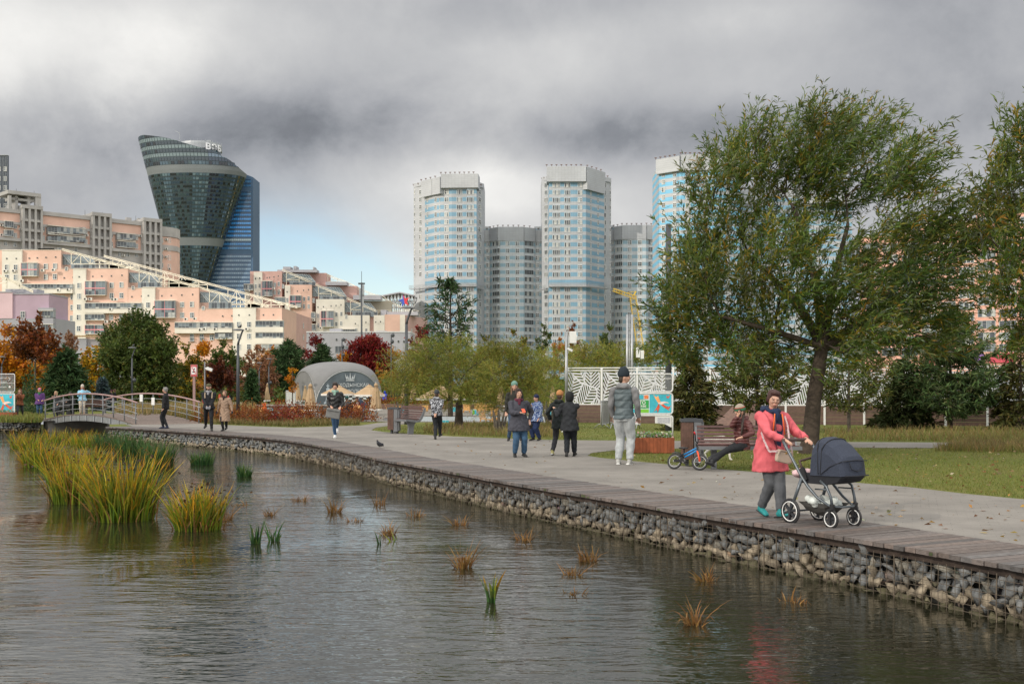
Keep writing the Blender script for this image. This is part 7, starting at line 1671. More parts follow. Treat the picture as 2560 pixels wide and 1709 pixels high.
def terrace_edge():
 fc = Facade(930, 84, 1420, 84); t = thing('terrace_edge', 'low dark timber terrace edge behind the plaza loungers', 'wall', (fc.at(930).x, 84, 0)); b = MB(); fc.box(b, 930, 1415, HY + F * (CH - .36) / 84, HY + F * CH / 84, 0, 1.2); b.build('wall', M_BWOOD, t, world=True)
 fc = Facade(640, 74, 905, 74); t = thing('pool_edge', 'long low grey stone pool edge in front of the tent lawn', 'wall', (fc.at(640).x, 74, 0)); b = MB(); fc.box(b, 636, 905, HY + F * (CH - .40) / 74, HY + F * CH / 74, 0, .8); b.build('wall', mat('dark_stone', (.12, .11, .10), .85, .25, 2), t, world=True); b = MB(); fc.box(b, 634, 907, HY + F * (CH - .48) / 74, HY + F * (CH - .40) / 74, .1, .9); b.build('coping', M_CONC, t, world=True)
 g = G(1125, 1053); t = thing('paddling_pool', 'long pale blue-white pool rim beyond the tall grass', 'pool', (g.x, g.y, 0)); b = MB(); b.box((1.6, .3, .11), (6.4, .25, .22)); b.build('rim', mat('pale_blue_rim', (.42, .47, .50), .6, .1, 1), t)
terrace_edge()
def play_frame():
 g = G(160, 1010); t = thing('exercise_frame', 'green and grey outdoor exercise bars among the far maples', 'exercise bars', g); m = g.y / F
 for x, h in ((-26, 60), (-17, 60), (-2, 40), (6, 40), (40, 50), (52, 38)): b = MB(); b.cyl((x * m, 0, 0), (x * m, 0, h * m), .07, n=8); b.build('post', M_GALV, t)
 b = MB()
 for x0, x1, h in ((-26, -17, 54), (-26, -17, 40), (-17, 6, 38), (6, 52, 33), (-17, 40, 26)): b.bar((x0 * m, 0, h * m), (x1 * m, 0, h * m), .09)
 b.build('bar', mat('lime_paint', (.22, .45, .03), .5), t)
 g = G(1066, 1006); t = thing('exercise_frame', 'black exercise bars on the lawn right of the tent', 'exercise bars', G(988, 1008)); m = t.location.y / F
 for x in (-2, 4, 10): b = MB(); b.cyl((x * m, 0, 0), (x * m, 0, 32 * m), .06, n=6); b.build('post', M_BLACK, t)
 b = MB(); b.bar((-2 * m, 0, 31 * m), (10 * m, 0, 31 * m), .06); b.bar((-8 * m, -.6, 18 * m), (10 * m, 0, 22 * m), .05); b.build('bar', M_BLACK, t)
play_frame()
def street_sign():
 g = G(398, 1022); t = thing('street_sign', 'red post with white name plates beside the dark lamp post', 'street sign', g); m = g.y / F; b = MB(); b.cyl((0, 0, 0), (0, 0, 62 * m), .07, n=8); b.build('post', mat('red_post', (.5, .03, .04), .5), t); b = MB(); b.box((18 * m, 0, 55 * m), (12 * m, .05, 6 * m)); b.box((5 * m, -.1, 49 * m), (7 * m, .05, 5 * m)); b.bar((0, 0, 55 * m), (18 * m, .02, 55 * m), .05); b.build('plate', M_WHITE, t)
 g = G(571, 1006); t = thing('street_sign', 'red post with a white plate behind the beige trench coat', 'street sign', g); m = g.y / F; b = MB(); b.cyl((0, 0, 0), (0, 0, 50 * m), .08, n=8); b.build('post', MATS['red_post'], t); b = MB(); b.box((5 * m, -.1, 44 * m), (10 * m, .05, 6 * m)); b.box((6 * m, -.1, 52 * m), (3 * m, .05, 5 * m)); b.build('plate', M_WHITE, t)
street_sign()
SKIN = mat('skin', (.50, .29, .21), .5, .1, 9, spec=.35)
def cloth(name, col, var=.22, bump=.5, rough=.85): return mat(name, col, rough, var, 7, bump=bump, bscale=11)
def fuse(b, voxel, name, m, parent, it=2, wrinkle=0.0, seed=0):
 """voxel-joins overlapping tubes and balls into one smooth continuous surface"""
 me = b.mesh('raw', m); o = link('raw', me); md = o.modifiers.new('r', 'REMESH'); md.mode = 'VOXEL'; md.voxel_size = voxel
 s = o.modifiers.new('s', 'SMOOTH'); s.factor = .5; s.iterations = it
 out = bpy.data.meshes.new_from_object(o.evaluated_get(bpy.context.evaluated_depsgraph_get())); bpy.data.objects.remove(o); out.name = name
 n = len(out.vertices)
 if wrinkle and n:
  co = np.empty(n * 3, np.float32); out.vertices.foreach_get('co', co); co = co.reshape(-1, 3); no = np.empty(n * 3, np.float32); out.vertices.foreach_get('normal', no); no = no.reshape(-1, 3)
  x, y, z = co[:, 0], co[:, 1], co[:, 2]
  w = np.sin(z * 46 + 3 * np.sin(x * 17 + seed) + 2.5 * np.sin(y * 21 + seed)) * .6 + np.sin(x * 38 + z * 29 + seed * 2) * .4 + np.sin(z * 15 + x * 9 + seed) * .5
  co += no * (w * wrinkle)[:, None]; out.vertices.foreach_set('co', co.ravel())
 out.polygons.foreach_set('use_smooth', [True] * len(out.polygons))
 if not out.materials: out.materials.append(m)
 out.update(); return link(name, out, parent)
def ik(p, q, l1, l2, pole):
 p, q = Vector(p), Vector(q); d = q - p; L = d.length; mx = (l1 + l2) * .995
 if L > mx: q = p + d * (mx / L); d = q - p; L = mx
 a = (l1 * l1 - l2 * l2 + L * L) / (2 * L); h = math.sqrt(max(0, l1 * l1 - a * a)); u = d / L; w = Vector(pole) - u * Vector(pole).dot(u)
 return p + u * a + (w.normalized() if w.length > 1e-5 else Vector((0, -1, 0))) * h, q
def person(label, pos, yaw, height, top=None, legs=None, shoes=(.02, .02, .02), feet=None, hands=None, hem=.80, hat=None, hair=(.05, .03, .02), long_hair=False, hood=None, head_yaw=0, head_tilt=0, lean=0, fat=1.0, sit=None, scarf=None, bag=None, knee=None, elbow=None, vx=.014, bag2=None, sleeve=None, vest=False, extra=None, legw=1.0, gloves=None, male=False, hpole=None, group=None, open_front=None):
 t = thing('person', label, 'person', pos, math.radians(yaw), group); s = height / 1.70; t.scale = (s, s, s)
 Mi = Matrix.Rotation(-math.radians(yaw), 3, 'Z')
 W = lambda p: (Mi @ (Vector(p) - Vector(pos))) / s
 cv = lambda p: W(p[1]) if isinstance(p[0], str) else Vector(p)
 pel = Vector(sit) if sit else Vector((0, 0, .92))
 Rl = Matrix.Rotation(math.radians(lean), 3, 'X')
 up = lambda x, y, z: pel + Rl @ Vector((x, y, z))                     # point on the tilted torso, z above pelvis
 feet = [cv(p) for p in (feet or [(-.10, 0, .08), (.10, 0, .08)])]; hands = [cv(p) for p in (hands or [(-.26, -.04, .80), (.26, -.04, .80)])]
 sx = .185 * (1.06 if male else .96) * fat ** .5; sh = [up(-sx, .01, .445), up(sx, .01, .445)]
 hips = [pel + Vector((-.09, 0, -.03)), pel + Vector((.09, 0, -.03))]
 knee = knee or [(0, -1, .2)] * 2; elbow = elbow or [(-.5, .8, -.5), (.5, .8, -.5)]
 K, E = [], []
 for i in range(2): k, f = ik(hips[i], feet[i], .43, .42, knee[i]); K.append(k); feet[i] = f; e, h = ik(sh[i], hands[i], .29, .25, elbow[i]); E.append(e); hands[i] = h
 neck, hd = up(0, .0, .53), up(0, -.015, .685)
 Rh = Rl @ Matrix.Rotation(math.radians(head_yaw), 3, 'Z') @ Matrix.Rotation(math.radians(head_tilt), 3, 'X')
 H = lambda x, y, z: hd + Rh @ Vector((x, y, z))
 body = MB()
 body.ball(hd, (.076, .094, .112), 14, 10, Rh); body.ball(H(0, -.022, -.055), (.056, .066, .062), 12, 8, Rh); body.ball(H(0, -.098, -.012), (.015, .024, .026), 8, 6, Rh); body.ball(H(0, -.088, .022), (.05, .02, .016), 8, 6, Rh); body.ball(H(0, -.084, -.062), (.026, .02, .012), 8, 6, Rh)
 for q in (-1, 1): body.ball(H(q * .078, .005, -.01), (.014, .024, .034), 8, 6, Rh); body.ball(H(q * .035, -.068, -.025), (.026, .024, .024), 8, 6, Rh)
 body.tube([up(0, .005, .44), neck, H(0, .01, -.06)], [.06, .054, .054], 10)
 body.tube([pel + Vector((0, 0, -.08)), up(0, 0, .12), up(0, 0, .3), up(0, 0, .45)], [(.14, .10), (.125, .09), (.15, .10), (.12, .075)], 12)
 hd_ = []
 for i in range(2):
  body.tube([sh[i], E[i], hands[i]], [.048, .038, .026], 8); body.tube([hips[i], K[i], feet[i]], [.08, .055, .038], 8)
  d = (hands[i] - E[i]).normalized(); pole = Vector(hpole[i]) if hpole else Vector((0, -1, -.3)); c = d.lerp(pole, .35).normalized(); sd = c.cross(Vector((0, 0, 1))); sd = sd.normalized() if sd.length > .1 else Vector((1, 0, 0))
  p = hands[i] + c * .045; body.tube([hands[i], p, p + c * .03], [(.024, .024), (.036, .020), (.034, .018)], 8); cur = Vector((0, 0, -1)) if abs(c.z) < .8 else Vector((0, -1, 0))
  for k in range(4): r = p + c * .028 + sd * (-.027 + .018 * k); L = (.05, .06, .056, .042)[k]; body.tube([r, r + c * L * .6, r + c * L * .85 + cur * L * .5], [.0105, .010, .0085], 6)
  th = -1 if i == 0 else 1; body.tube([p - c * .02 + sd * .028 * th, p + sd * .05 * th + c * .01 + cur * .01, p + sd * .052 * th + c * .035 + cur * .02], [.012, .011, .009], 6); hd_.append((p, c))
 fuse(body, vx * .72, 'body', SKIN, t, 1)
 f = MB()
 for q in (-1, 1): f.ball(H(q * .031, -.0875, .008), (.011, .006, .006), 8, 5, Rh); f.bar(H(q * .015, -.094, .030), H(q * .05, -.083, .030), .007, .005)
 f.build('eyes', mat('eye_dark', (.03, .02, .018), .4, .1), t); f = MB(); f.ball(H(0, -.1, -.062), (.024, .008, .006), 8, 5, Rh); f.build('lips', mat('lip', (.36, .13, .11), .5, .1), t)
 if legs:
  b = MB(); w = legw * fat ** .3
  b.tube([pel + Vector((0, 0, -.12)), pel, up(0, 0, .10)], [(.15 * fat, .125 * fat), (.165 * fat, .125 * fat), (.14 * fat, .105 * fat)], 14)
  for i in range(2):
   a = feet[i] + (K[i] - feet[i]).normalized() * .015; b.ball(K[i], .068 * w, 10, 8); b.tube([hips[i], hips[i].lerp(K[i], .5), K[i]], [.098 * w * fat ** .4, .086 * w, .068 * w], 10); b.tube([K[i], K[i].lerp(a, .45), a], [.068 * w, .064 * w, .052 * w], 10)
  fuse(b, vx, 'trousers', cloth('cloth_%.3f_%.3f_%.3f' % tuple(legs), legs), t, 2, .005, len(label))
 for i in range(2):
  b = MB(); d = Vector((0, -1, 0)); L = feet[i] - K[i]; d = (d - L.normalized() * d.dot(L.normalized()) * .5).normalized(); yw = Matrix.Rotation((-.18 if i == 0 else .18), 3, 'Z'); d = yw @ d; a = feet[i]
  b.tube([a + d * -.055 + Vector((0, 0, -.035)), a + d * .03 + Vector((0, 0, -.03)), a + d * .12 + Vector((0, 0, -.045)), a + d * .17 + Vector((0, 0, -.05))], [(.036, .04), (.04, .046), (.044, .03), (.03, .022)], 10); b.tube([a + Vector((0, 0, .05)), a + Vector((0, 0, -.03))], [.046, .044], 10)
  o = fuse(b, .011, 'shoe', cloth('shoe_%.3f_%.3f_%.3f' % tuple(shoes), shoes, .3, .3, .6), t, 1); b = MB(); b.tube([a + d * -.09 + Vector((0, 0, -.072)), a + d * .03 + Vector((0, 0, -.072)), a + d * .18 + Vector((0, 0, -.072))], [(.036, .012), (.043, .012), (.034, .010)], 10); b.build('sole', M_WHITE if extra and 'white_sole' in extra else M_BLACK, o)
 if top:
  m = cloth('cloth_%.3f_%.3f_%.3f' % tuple(top), top) if isinstance(top, tuple) else top
  b = MB(); hz = hem - .92; wd = fat
  if hz < -.1 and not sit: rings = [(pel + Vector((0, -.015 - lean * .001, hz)), (.222 * wd, .195 * wd)), (pel + Vector((0, -.01 - lean * .001, hz * .5)), (.208 * wd, .18 * wd)), (up(0, 0, 0), (.188 * wd, .155 * wd))]
  else: rings = [(up(0, 0, max(hz, -.12)), (.186 * wd, .155 * wd))]
  rings += [(up(0, 0, .12), (.158 * wd, .132 * wd)), (up(0, 0, .28), (.172 * wd, .135 * wd)), (up(0, .005, .42), (sx * .99, .115 * wd ** .6)), (up(0, .005, .49), (sx * .72, .09)), (up(0, .0, .56), (.076, .072))]
  b.tube([r[0] for r in rings], [r[1] for r in rings], 18)
  arms = MB() if (sleeve or vest) else b
  for i in range(2):
   w = hands[i] + (E[i] - hands[i]).normalized() * .02; arms.ball(sh[i] + Vector((0, 0, -.01)), .076 * fat ** .4, 10, 8); arms.tube([sh[i], sh[i].lerp(E[i], .5), E[i]], [.076 * fat ** .4, .072 * fat ** .4, .062 * fat ** .3], 10); arms.ball(E[i], .062 * fat ** .3, 8, 6); arms.tube([E[i], w], [.061 * fat ** .3, .048], 10)
  if hood: q = MB() if hood != True else b; q.tube([up(-.11, .03, .50), up(-.07, .10, .53), up(.07, .10, .53), up(.11, .03, .50)], [.05, .058, .058, .05], 8)
  o = fuse(b, vx, 'jacket', m, t, 2, .0085, len(label) * 1.7);
  if sleeve or vest: fuse(arms, vx, 'sleeves', cloth('cloth_%.3f_%.3f_%.3f' % tuple(sleeve), sleeve), t, 2, .006, 3)
  if hood and hood != True: fuse(q, vx, 'hood', cloth('cloth_%.3f_%.3f_%.3f' % tuple(hood), hood), t, 2, .004)
 if scarf: b = MB(); b.tube([up(.08 * math.cos(a), -.01 + .075 * math.sin(a), .528 + .012 * math.sin(3 * a)) for a in [i * PI / 8 for i in range(17)]], .035, 8); b.tube([up(0, -.08, .55), up(-.02, -.125, .40)], [.05, .03], 8); fuse(b, .012, 'scarf', cloth('scarf_%.2f_%.2f_%.2f' % tuple(scarf), scarf, .4), t, 1, .004)
 if open_front: b = MB(); b.extr([up(*p) for p in ((-.055, -.125, .50), (.06, -.125, .50), (.075, -.156, .28), (.045, -.175, -.05), (.09, -.18, -.30), (.0, -.185, -.30), (-.03, -.172, -.0), (-.07, -.155, .28))], (0, .03, 0)); b.build('inner_jacket', cloth('inner_%.2f' % open_front[0], open_front), t)
 if hat:
  c, kind = hat; hm = cloth('hat_%.3f_%.3f_%.3f' % tuple(c), c, .15, .6); b = MB()
  prof = {'beanie': [(.088, .012), (.097, .03), (.1, .07), (.086, .115), (.05, .15), (.012, .165)], 'tall': [(.088, .012), (.098, .03), (.1, .08), (.085, .13), (.06, .18), (.02, .20)], 'cap': [(.088, .03), (.094, .06), (.086, .10), (.05, .127), (.01, .132)], 'hood': [(.07, -.14), (.105, -.09), (.118, .0), (.112, .06), (.08, .125), (.012, .148)]}[kind]
  b.lathe(prof, (0, 0, 0), 18, 1, 1.12); b.v = [tuple(H(x, y + (.012 if kind != 'hood' else .022), z)) for x, y, z in b.v]
  if kind == 'cap': q = len(b.v); b.extr([H(x, y, .035) for x, y in ((-.075, -.06), (-.06, -.13), (0, -.16), (.06, -.13), (.075, -.06))], Rh @ Vector((0, 0, .012)))
  b.build('hat', hm, t, kind != 'cap')
 if hair and not (hat and hat[1] == 'hood'):
  hm = mat('hair_%.3f_%.3f' % (hair[0], hair[2]), hair, .6, .35, 22, bump=.6, bscale=60); b = MB()
  if not hat:
   b.ball(H(0, .016, .028), (.091, .098, .102), 14, 10, Rh); b.ball(H(0, -.05, .092), (.062, .038, .028), 10, 8, Rh)
   for q in (-1, 1): b.ball(H(q * .074, .02, -.0), (.024, .055, .06), 8, 6, Rh)
  b.ball(H(0, .055, -.03), (.075, .05, .08), 10, 8, Rh)
  if long_hair:
   for q in (-1, 1): b.tube([H(q * .075, .01, .02), H(q * .085, -.0, -.10), up(q * .09, -.06, .42)], [.035, .038, .022], 8)
  fuse(b, .011, 'hair', hm, t, 1, .007, 2)
 if gloves:
  for p, c in hd_: b = MB(); b.ball(p + c * .02, (.048, .048, .06), 10, 8); b.ball(p + c * .065, (.04, .04, .04), 8, 6); fuse(b, .012, 'glove', cloth('glove_%.2f' % gloves[0], gloves), t, 1)
 return t, dict(up=up, H=H, hands=hands, hd=hd_, t=t, s=s, E=E)
def stand(px, py): return G(px, py)
def hgt(py, top, Y): return (py - top) * Y / F
def pat_mat(name, base, line, sc, thr=.06):
 m, N, L, b = nodes_of(name); tc = N.new('ShaderNodeTexCoord'); v = N.new('ShaderNodeTexVoronoi'); v.feature = 'DISTANCE_TO_EDGE'; v.inputs['Scale'].default_value = sc; n = N.new('ShaderNodeTexNoise'); n.inputs['Scale'].default_value = 6; L.new(tc.outputs['Object'], n.inputs['Vector'])
 mx = N.new('ShaderNodeMix'); mx.data_type = 'VECTOR'; mx.inputs['Factor'].default_value = .35; L.new(tc.outputs['Object'], mx.inputs['A']); L.new(n.outputs['Color'], mx.inputs['B']); L.new(mx.outputs['Result'], v.inputs['Vector'])
 l = N.new('ShaderNodeMath'); l.operation = 'LESS_THAN'; l.inputs[1].default_value = thr; L.new(v.outputs['Distance'], l.inputs[0]); c = N.new('ShaderNodeMix'); c.data_type = 'RGBA'; c.inputs['A'].default_value = (*base, 1); c.inputs['B'].default_value = (*line, 1); L.new(l.outputs[0], c.inputs['Factor']); L.new(c.outputs['Result'], b.inputs['Base Color']); b.inputs['Roughness'].default_value = .7; return m
def quilt_mat(name, col, pitch, tilt=0.0, rough=.55):
 """down jacket: horizontal stitched chambers"""
 m, N, L, b = nodes_of(name); tc = N.new('ShaderNodeTexCoord'); sp = N.new('ShaderNodeSeparateXYZ'); L.new(tc.outputs['Object'], sp.inputs[0]); w = N.new('ShaderNodeMath'); w.operation = 'MULTIPLY'; w.inputs[1].default_value = PI / pitch; L.new(sp.outputs['Z'], w.inputs[0]); s = N.new('ShaderNodeMath'); s.operation = 'SINE'; L.new(w.outputs[0], s.inputs[0]); a = N.new('ShaderNodeMath'); a.operation = 'ABSOLUTE'; L.new(s.outputs[0], a.inputs[0]); p = N.new('ShaderNodeMath'); p.operation = 'POWER'; p.inputs[1].default_value = .5; L.new(a.outputs[0], p.inputs[0])
 n = N.new('ShaderNodeTexNoise'); n.inputs['Scale'].default_value = 22; L.new(tc.outputs['Object'], n.inputs['Vector']); ad = N.new('ShaderNodeMath'); ad.operation = 'MULTIPLY_ADD'; ad.inputs[1].default_value = .35; L.new(n.outputs['Fac'], ad.inputs[0]); L.new(p.outputs[0], ad.inputs[2])
 bp = N.new('ShaderNodeBump'); bp.inputs['Strength'].default_value = .8; bp.inputs['Distance'].default_value = .022; L.new(ad.outputs[0], bp.inputs['Height']); L.new(bp.outputs['Normal'], b.inputs['Normal']); b.inputs['Base Color'].default_value = (*col, 1); b.inputs['Roughness'].default_value = rough; return m
PR = Vector((3.60, 13.52, 0)); PH = Vector((.53, -.848, 0)); PLf = Vector((.848, .53, 0)); PYAW = math.degrees(math.atan2(PH.y, PH.x))
PP = lambda x, y, z: PR + PH * x + PLf * y + Vector((0, 0, z))
p0 = Vector((3.28, 14.02, 0)); fa, fb = G(1903, 1290), G(1952, 1298)
t, q = person('woman in a coral jacket with glasses pushing the grey pram along the boardwalk', p0, 26, 1.60, (.55, .105, .125), (.085, .09, .10), (.02, .26, .27), feet=[('w', (fa.x, fa.y, .12)), ('w', (fb.x, fb.y, .085))], hands=[('w', PP(-.175, -.17, 1.005)), ('w', PP(-.175, .21, 1.005))], hem=.62, hair=(.055, .022, .018), hood=(.012, .022, .055), scarf=(.012, .022, .055), fat=1.16, vx=.012, lean=7, head_yaw=-26, head_tilt=6, knee=[(0, -1, .1)] * 2, elbow=[(-.7, .5, -.6), (.7, .5, -.6)], legw=1.15, open_front=(.012, .022, .055), hpole=[(0, -1, -.6)] * 2)
b = MB()
for sgn in (-1, 1): b.tube([q['up'](sgn * .06, -.125, .50), q['up'](sgn * .085, -.155, .36), q['up'](sgn * .10, -.17, .22)], .008, 6)
b.build('drawstring', mat('orange_cord', (.85, .16, .02), .5), t, True)
b = MB(); b.tube([q['up'](.075, -.16, .46), q['up'](.10, -.20, .2), q['up'](.085, -.24, -.02)], .007, 6); b.tube([q['up'](-.075, -.16, .46), q['up'](-.085, -.195, .2), q['up'](-.05, -.24, -.02)], .007, 6); b.build('zip', mat('zip_dark', (.12, .03, .04), .5), t, True)
b = MB()
for sg in (-1, 1): b.bar(q['up'](sg * .13, -.205, -.02), q['up'](sg * .20, -.16, .07), .012, .045)
b.build('pocket_flap', cloth('coral_dark', (.47, .085, .10)), t)
b = MB()
for sgn in (-1, 1): b.tube([q['H'](sgn * .033 + .026 * math.cos(a), -.103 + abs(.026 * math.cos(a)) * .1, .004 + .02 * math.sin(a)) for a in [k * PI / 6 for k in range(13)]], .0022, 4)
b.build('glasses', mat('thin_frame', (.25, .22, .2), .3), t)
bg = thing('handbag', 'beige crossbody bag hanging on the coral jacket', 'handbag', PR + Vector((0, 0, 0)), 0)
bp = AT(1960, 1141, 13.66); bg.location = bp; bg.rotation_euler = (0, math.radians(12), math.radians(22))
b = MB(); b.ball((0, 0, 0), (.128, .045, .09), 24, 14); b.v = [(max(-.112, min(.112, x * 1.22)), max(-.032, min(.032, y * 1.3)), max(-.078, min(.078, z * 1.22))) for x, y, z in b.v]; b.build('pouch', mat('beige_leather', (.42, .33, .26), .5, .1, 6), bg, True)
b = MB(); b.tube([(-.112, -.034, .0), (-.09, -.036, .062), (.09, -.036, .062), (.112, -.034, 0)], .005, 6); b.build('piping', mat('beige_leather_dark', (.30, .23, .18), .5), bg); b = MB(); b.box((.0, -.036, .045), (.016, .008, .02)); b.build('clasp', mat('brass', (.7, .45, .12), .3, metal=.8), bg)
b = MB(); M = bg.rotation_euler.to_matrix(); loc = lambda p: M.inverted() @ (Vector(p) - bp)
s0 = AT(1906, 1084, 13.78); pts = [Vector((-.115, -.02, .05)), loc(AT(1923, 1128, 13.62)), loc(AT(1909, 1098, 13.66)), loc(AT(1903, 1080, 13.78))]
for a, c in zip(pts, pts[1:]): b.bar(a, c, .006, .024)
ms_ = pat_mat('woven_strap', (.42, .22, .23), (.52, .44, .45), 60, .12); b.build('strap', ms_, bg); b = MB()
pts = [Vector((.11, -.01, .06)), loc(AT(1973, 1095, 13.60)), loc(AT(1969, 1062, 13.66)), loc(AT(1962, 1040, 13.8))]
for a, c in zip(pts, pts[1:]): b.bar(a, c, .006, .024)
b.build('strap', ms_, bg)
def pram():
 t = thing('pram', 'dark grey pram with a big folding hood pushed by the woman in the coral jacket', 'pram', PR, math.radians(PYAW)); fr = mat('pram_frame', (.10, .115, .13), .35, .1, 6, metal=.5); bl = M_BLACK; fab = mat('pram_fabric', (.036, .044, .068), .9, .18, 60, bump=.4, bscale=180)
 def wheel(x, y, r, w):
  o = MB(); n = 28; o.tube([(x + r * .92 * math.cos(2 * PI * k / n), y, r + r * .92 * math.sin(2 * PI * k / n)) for k in range(n + 1)], [(w, r * .085)] * (n + 1), 8, False); wh = o.build('wheel', bl, t, True)
  o = MB(); o.tube([(x + r * .80 * math.cos(2 * PI * k / n), y - w * .6, r + r * .80 * math.sin(2 * PI * k / n)) for k in range(n + 1)], .007, 6, False); o.build('rim', M_WHITE, wh, True)
  o = MB()
  for k in range(6): a = 2 * PI * k / 6 + .3; o.bar((x, y, r), (x + r * .78 * math.cos(a), y, r + r * .78 * math.sin(a)), w * 1.2, .026)
  o.tube([(x, y - w, r), (x, y + w, r)], .028, 10); o.build('spokes', mat('dark_spoke', (.03, .032, .038), .5), wh)
 for y in (-.25, .25): wheel(0, y, .145, .026)
 for y in (-.2, .2): wheel(.59, y, .105, .022)
 for s in (-1, 1):
  o = MB(); y = .235 * s
  o.tube([(-.135, y, .985), (-.09, y, .93), (.16, y * .98, .58), (.26, y * .95, .46), (.40, y * .92, .34), (.55, .19 * s, .26), (0.590, .19 * s, .255)], [.016, .017, .018, .018, .017, .015, .015], 8); o.build('side_tube', fr, t, True)
  o = MB(); o.tube([(.17, y, .56), (.0, .25 * s, .145)], [.022, .017], 8); o.build('rear_leg', fr, t, True)
  o = MB(); o.tube([(.44, y * .9, .545), (.54, y * .92, .48), (0.590, .2 * s, .36), (0.610, .2 * s, .25)], [.016, .016, .016, .02], 8); o.build('front_leg', fr, t, True)
  o = MB(); o.tube([(0.610, .2 * s, .28), (0.605, .2 * s, .215)], .03, 10); o.box((0.595, .2 * s + .03, .15), (.03, .012, .14)); o.box((0.595, .2 * s - .03, .15), (.03, .012, .14)); o.box((0.600, .2 * s, .215), (.05, .075, .02)); o.build('caster_fork', bl, t)
  o = MB(); o.box((.17, y * .9, .6), (.09, .04, .16), Matrix.Rotation(-.5, 3, 'Y')); o.build('hinge', bl, t)
 o = MB(); o.bar((.35, -.2, .44), (.56, -.2, .445), .016); o.bar((.35, .2, .44), (.56, .2, .445), .016); o.tube([(.60, -.2, .255), (.66, -.1, .245), (.66, .1, .245), (.60, .2, .255)], .014, 8); o.tube([(0, -.25, .145), (0, .25, .145)], .012, 8); o.build('cross_tube', fr, t, True)
 o = MB(); o.tube([(-.135, -.235, .985), (-.165, -.21, 1.0), (-.165, .21, 1.0), (-.135, .235, .985)], [.018, .02, .02, .018], 10); o.build('handlebar', mat('handle_brown', (.06, .035, .03), .6), t, True)
 prof = [(.235, .60), (.245, .80), (.28, .95), (.36, 1.035), (.46, 1.06), (.54, 1.05), (.60, 1.035), (.72, .985), (.84, .90), (.92, .845), (.945, .80), (.965, .68), (.975, .62)]
 def shell(pf, W, drop, name, m, zb=.6):
  pf = [(.25 + (x - .25) * .76, z) for x, z in pf]
  o = MB(); n = 12; rows = []
  for k in range(n + 1):
   v = -1 + 2 * k / n; e = (max(0, 1 - abs(v) ** 3.2)) ** .55; rows.append([Vector((x * (1) - (x - .48) * (1 - e) * .18, v * W, zb + (z - zb) * (drop + (1 - drop) * e))) for x, z in pf])
  for a, c in zip(rows, rows[1:]):
   for i in range(len(pf) - 1): o.add([a[i], a[i + 1], c[i + 1], c[i]], [[0, 1, 2, 3]])
  for r, d in ((rows[0], 1), (rows[-1], -1)): o.add(r[::d], [list(range(len(r)))])
  return o.build(name, m, t, True)
 h = shell(prof, .215, .62, 'hood', fab)
 o = MB()
 for x0, z0, x1, z1 in ((.44, .62, .52, 1.04), (.41, .62, .365, 1.045)):
  pts = []
  for k in range(13):
   a = PI * k / 12; v = -math.cos(a); e = (max(0, 1 - abs(v) ** 3.2)) ** .55; pts.append((x0 + (x1 - x0) * e, v * .219, .6 + (z1 - .6) * (.62 + .38 * e) * (1) + .004 if e > .02 else .62))
  o.tube(pts, .006, 6)
 o.tube([(0.805, -.2, .62), (0.812, 0, .615), (0.805, .2, .62)], .008, 6); o.tube([(0.778, -.2, .79), (0.784, 0, .80), (0.778, .2, .79)], .006, 6); o.tube([(0.797, -.12, .77), (0.809, -.10, .70), (0.809, .0, .67), (0.809, .10, .70), (0.797, .12, .77)], .006, 6); o.tube([(0.455, -.232, .62), (0.592, -.222, .72), (0.767, -.205, .79)], .005, 6); o.build('piping', mat('piping_dark', (.015, .016, .022), .7), h)
 shell([(-.02, .50), (-.03, .58), (.12, .62), (.5, .63), (.94, .63), (.97, .60), (.88, .54), (.6, .50)], .20, 1.0, 'carrycot', mat('cot_black', (.014, .015, .02), .8, .2, 20), .5)
 o = MB(); o.tube([(.16, -.21, .66), (.10, -.2, .76), (.13, 0, .80), (.10, .2, .76), (.16, .21, .66)], .016, 8); o.build('bumper_bar', MATS['handle_brown'], t, True)
 o = MB(); o.ball((-.03, 0, .60), (.10, .17, .06), 12, 8); fuse(o, .014, 'blanket', cloth('pink_blanket', (.66, .46, .48), .1), t, 2, .006)
 o = MB(); n = 12; rows = []
 for x, z, w in ((.06, .26, .19), (.12, .145, .17), (.28, .10, .16), (.44, .13, .16), (.56, .25, .17)): rows.append((x, z, w))
 V = []
 for x, z, w in rows: V.append([Vector((x, w * math.cos(PI * k / 8), z + (.27 - z) * (1 - math.sin(PI * k / 8)))) for k in range(9)])
 for a, c in zip(V, V[1:]):
  for k in range(8): o.add([a[k], c[k], c[k + 1], a[k + 1]], [[0, 1, 2, 3]])
 o.build('basket', mat('mesh_basket', (.06, .058, .055), .7, .2, 30), t, True)
 bg = thing('shopping_bag', 'crumpled white plastic bags lying in the pram basket', 'bag', PP(.31, 0, .22)); o = MB()
 for _ in range(9): o.ball((R.uniform(-.17, .17), R.uniform(-.10, .10), R.uniform(.0, .08)), (R.uniform(.06, .09), .07, R.uniform(.04, .07)), 8, 6)
 fuse(o, .014, 'plastic', mat('thin_plastic', (.62, .66, .64), .35, .12, 12, bump=.8, bscale=18), bg, 1, .012)
pram()
BZ = .47
sp = AT(1850, 1106, 22.0); sp.z = 0
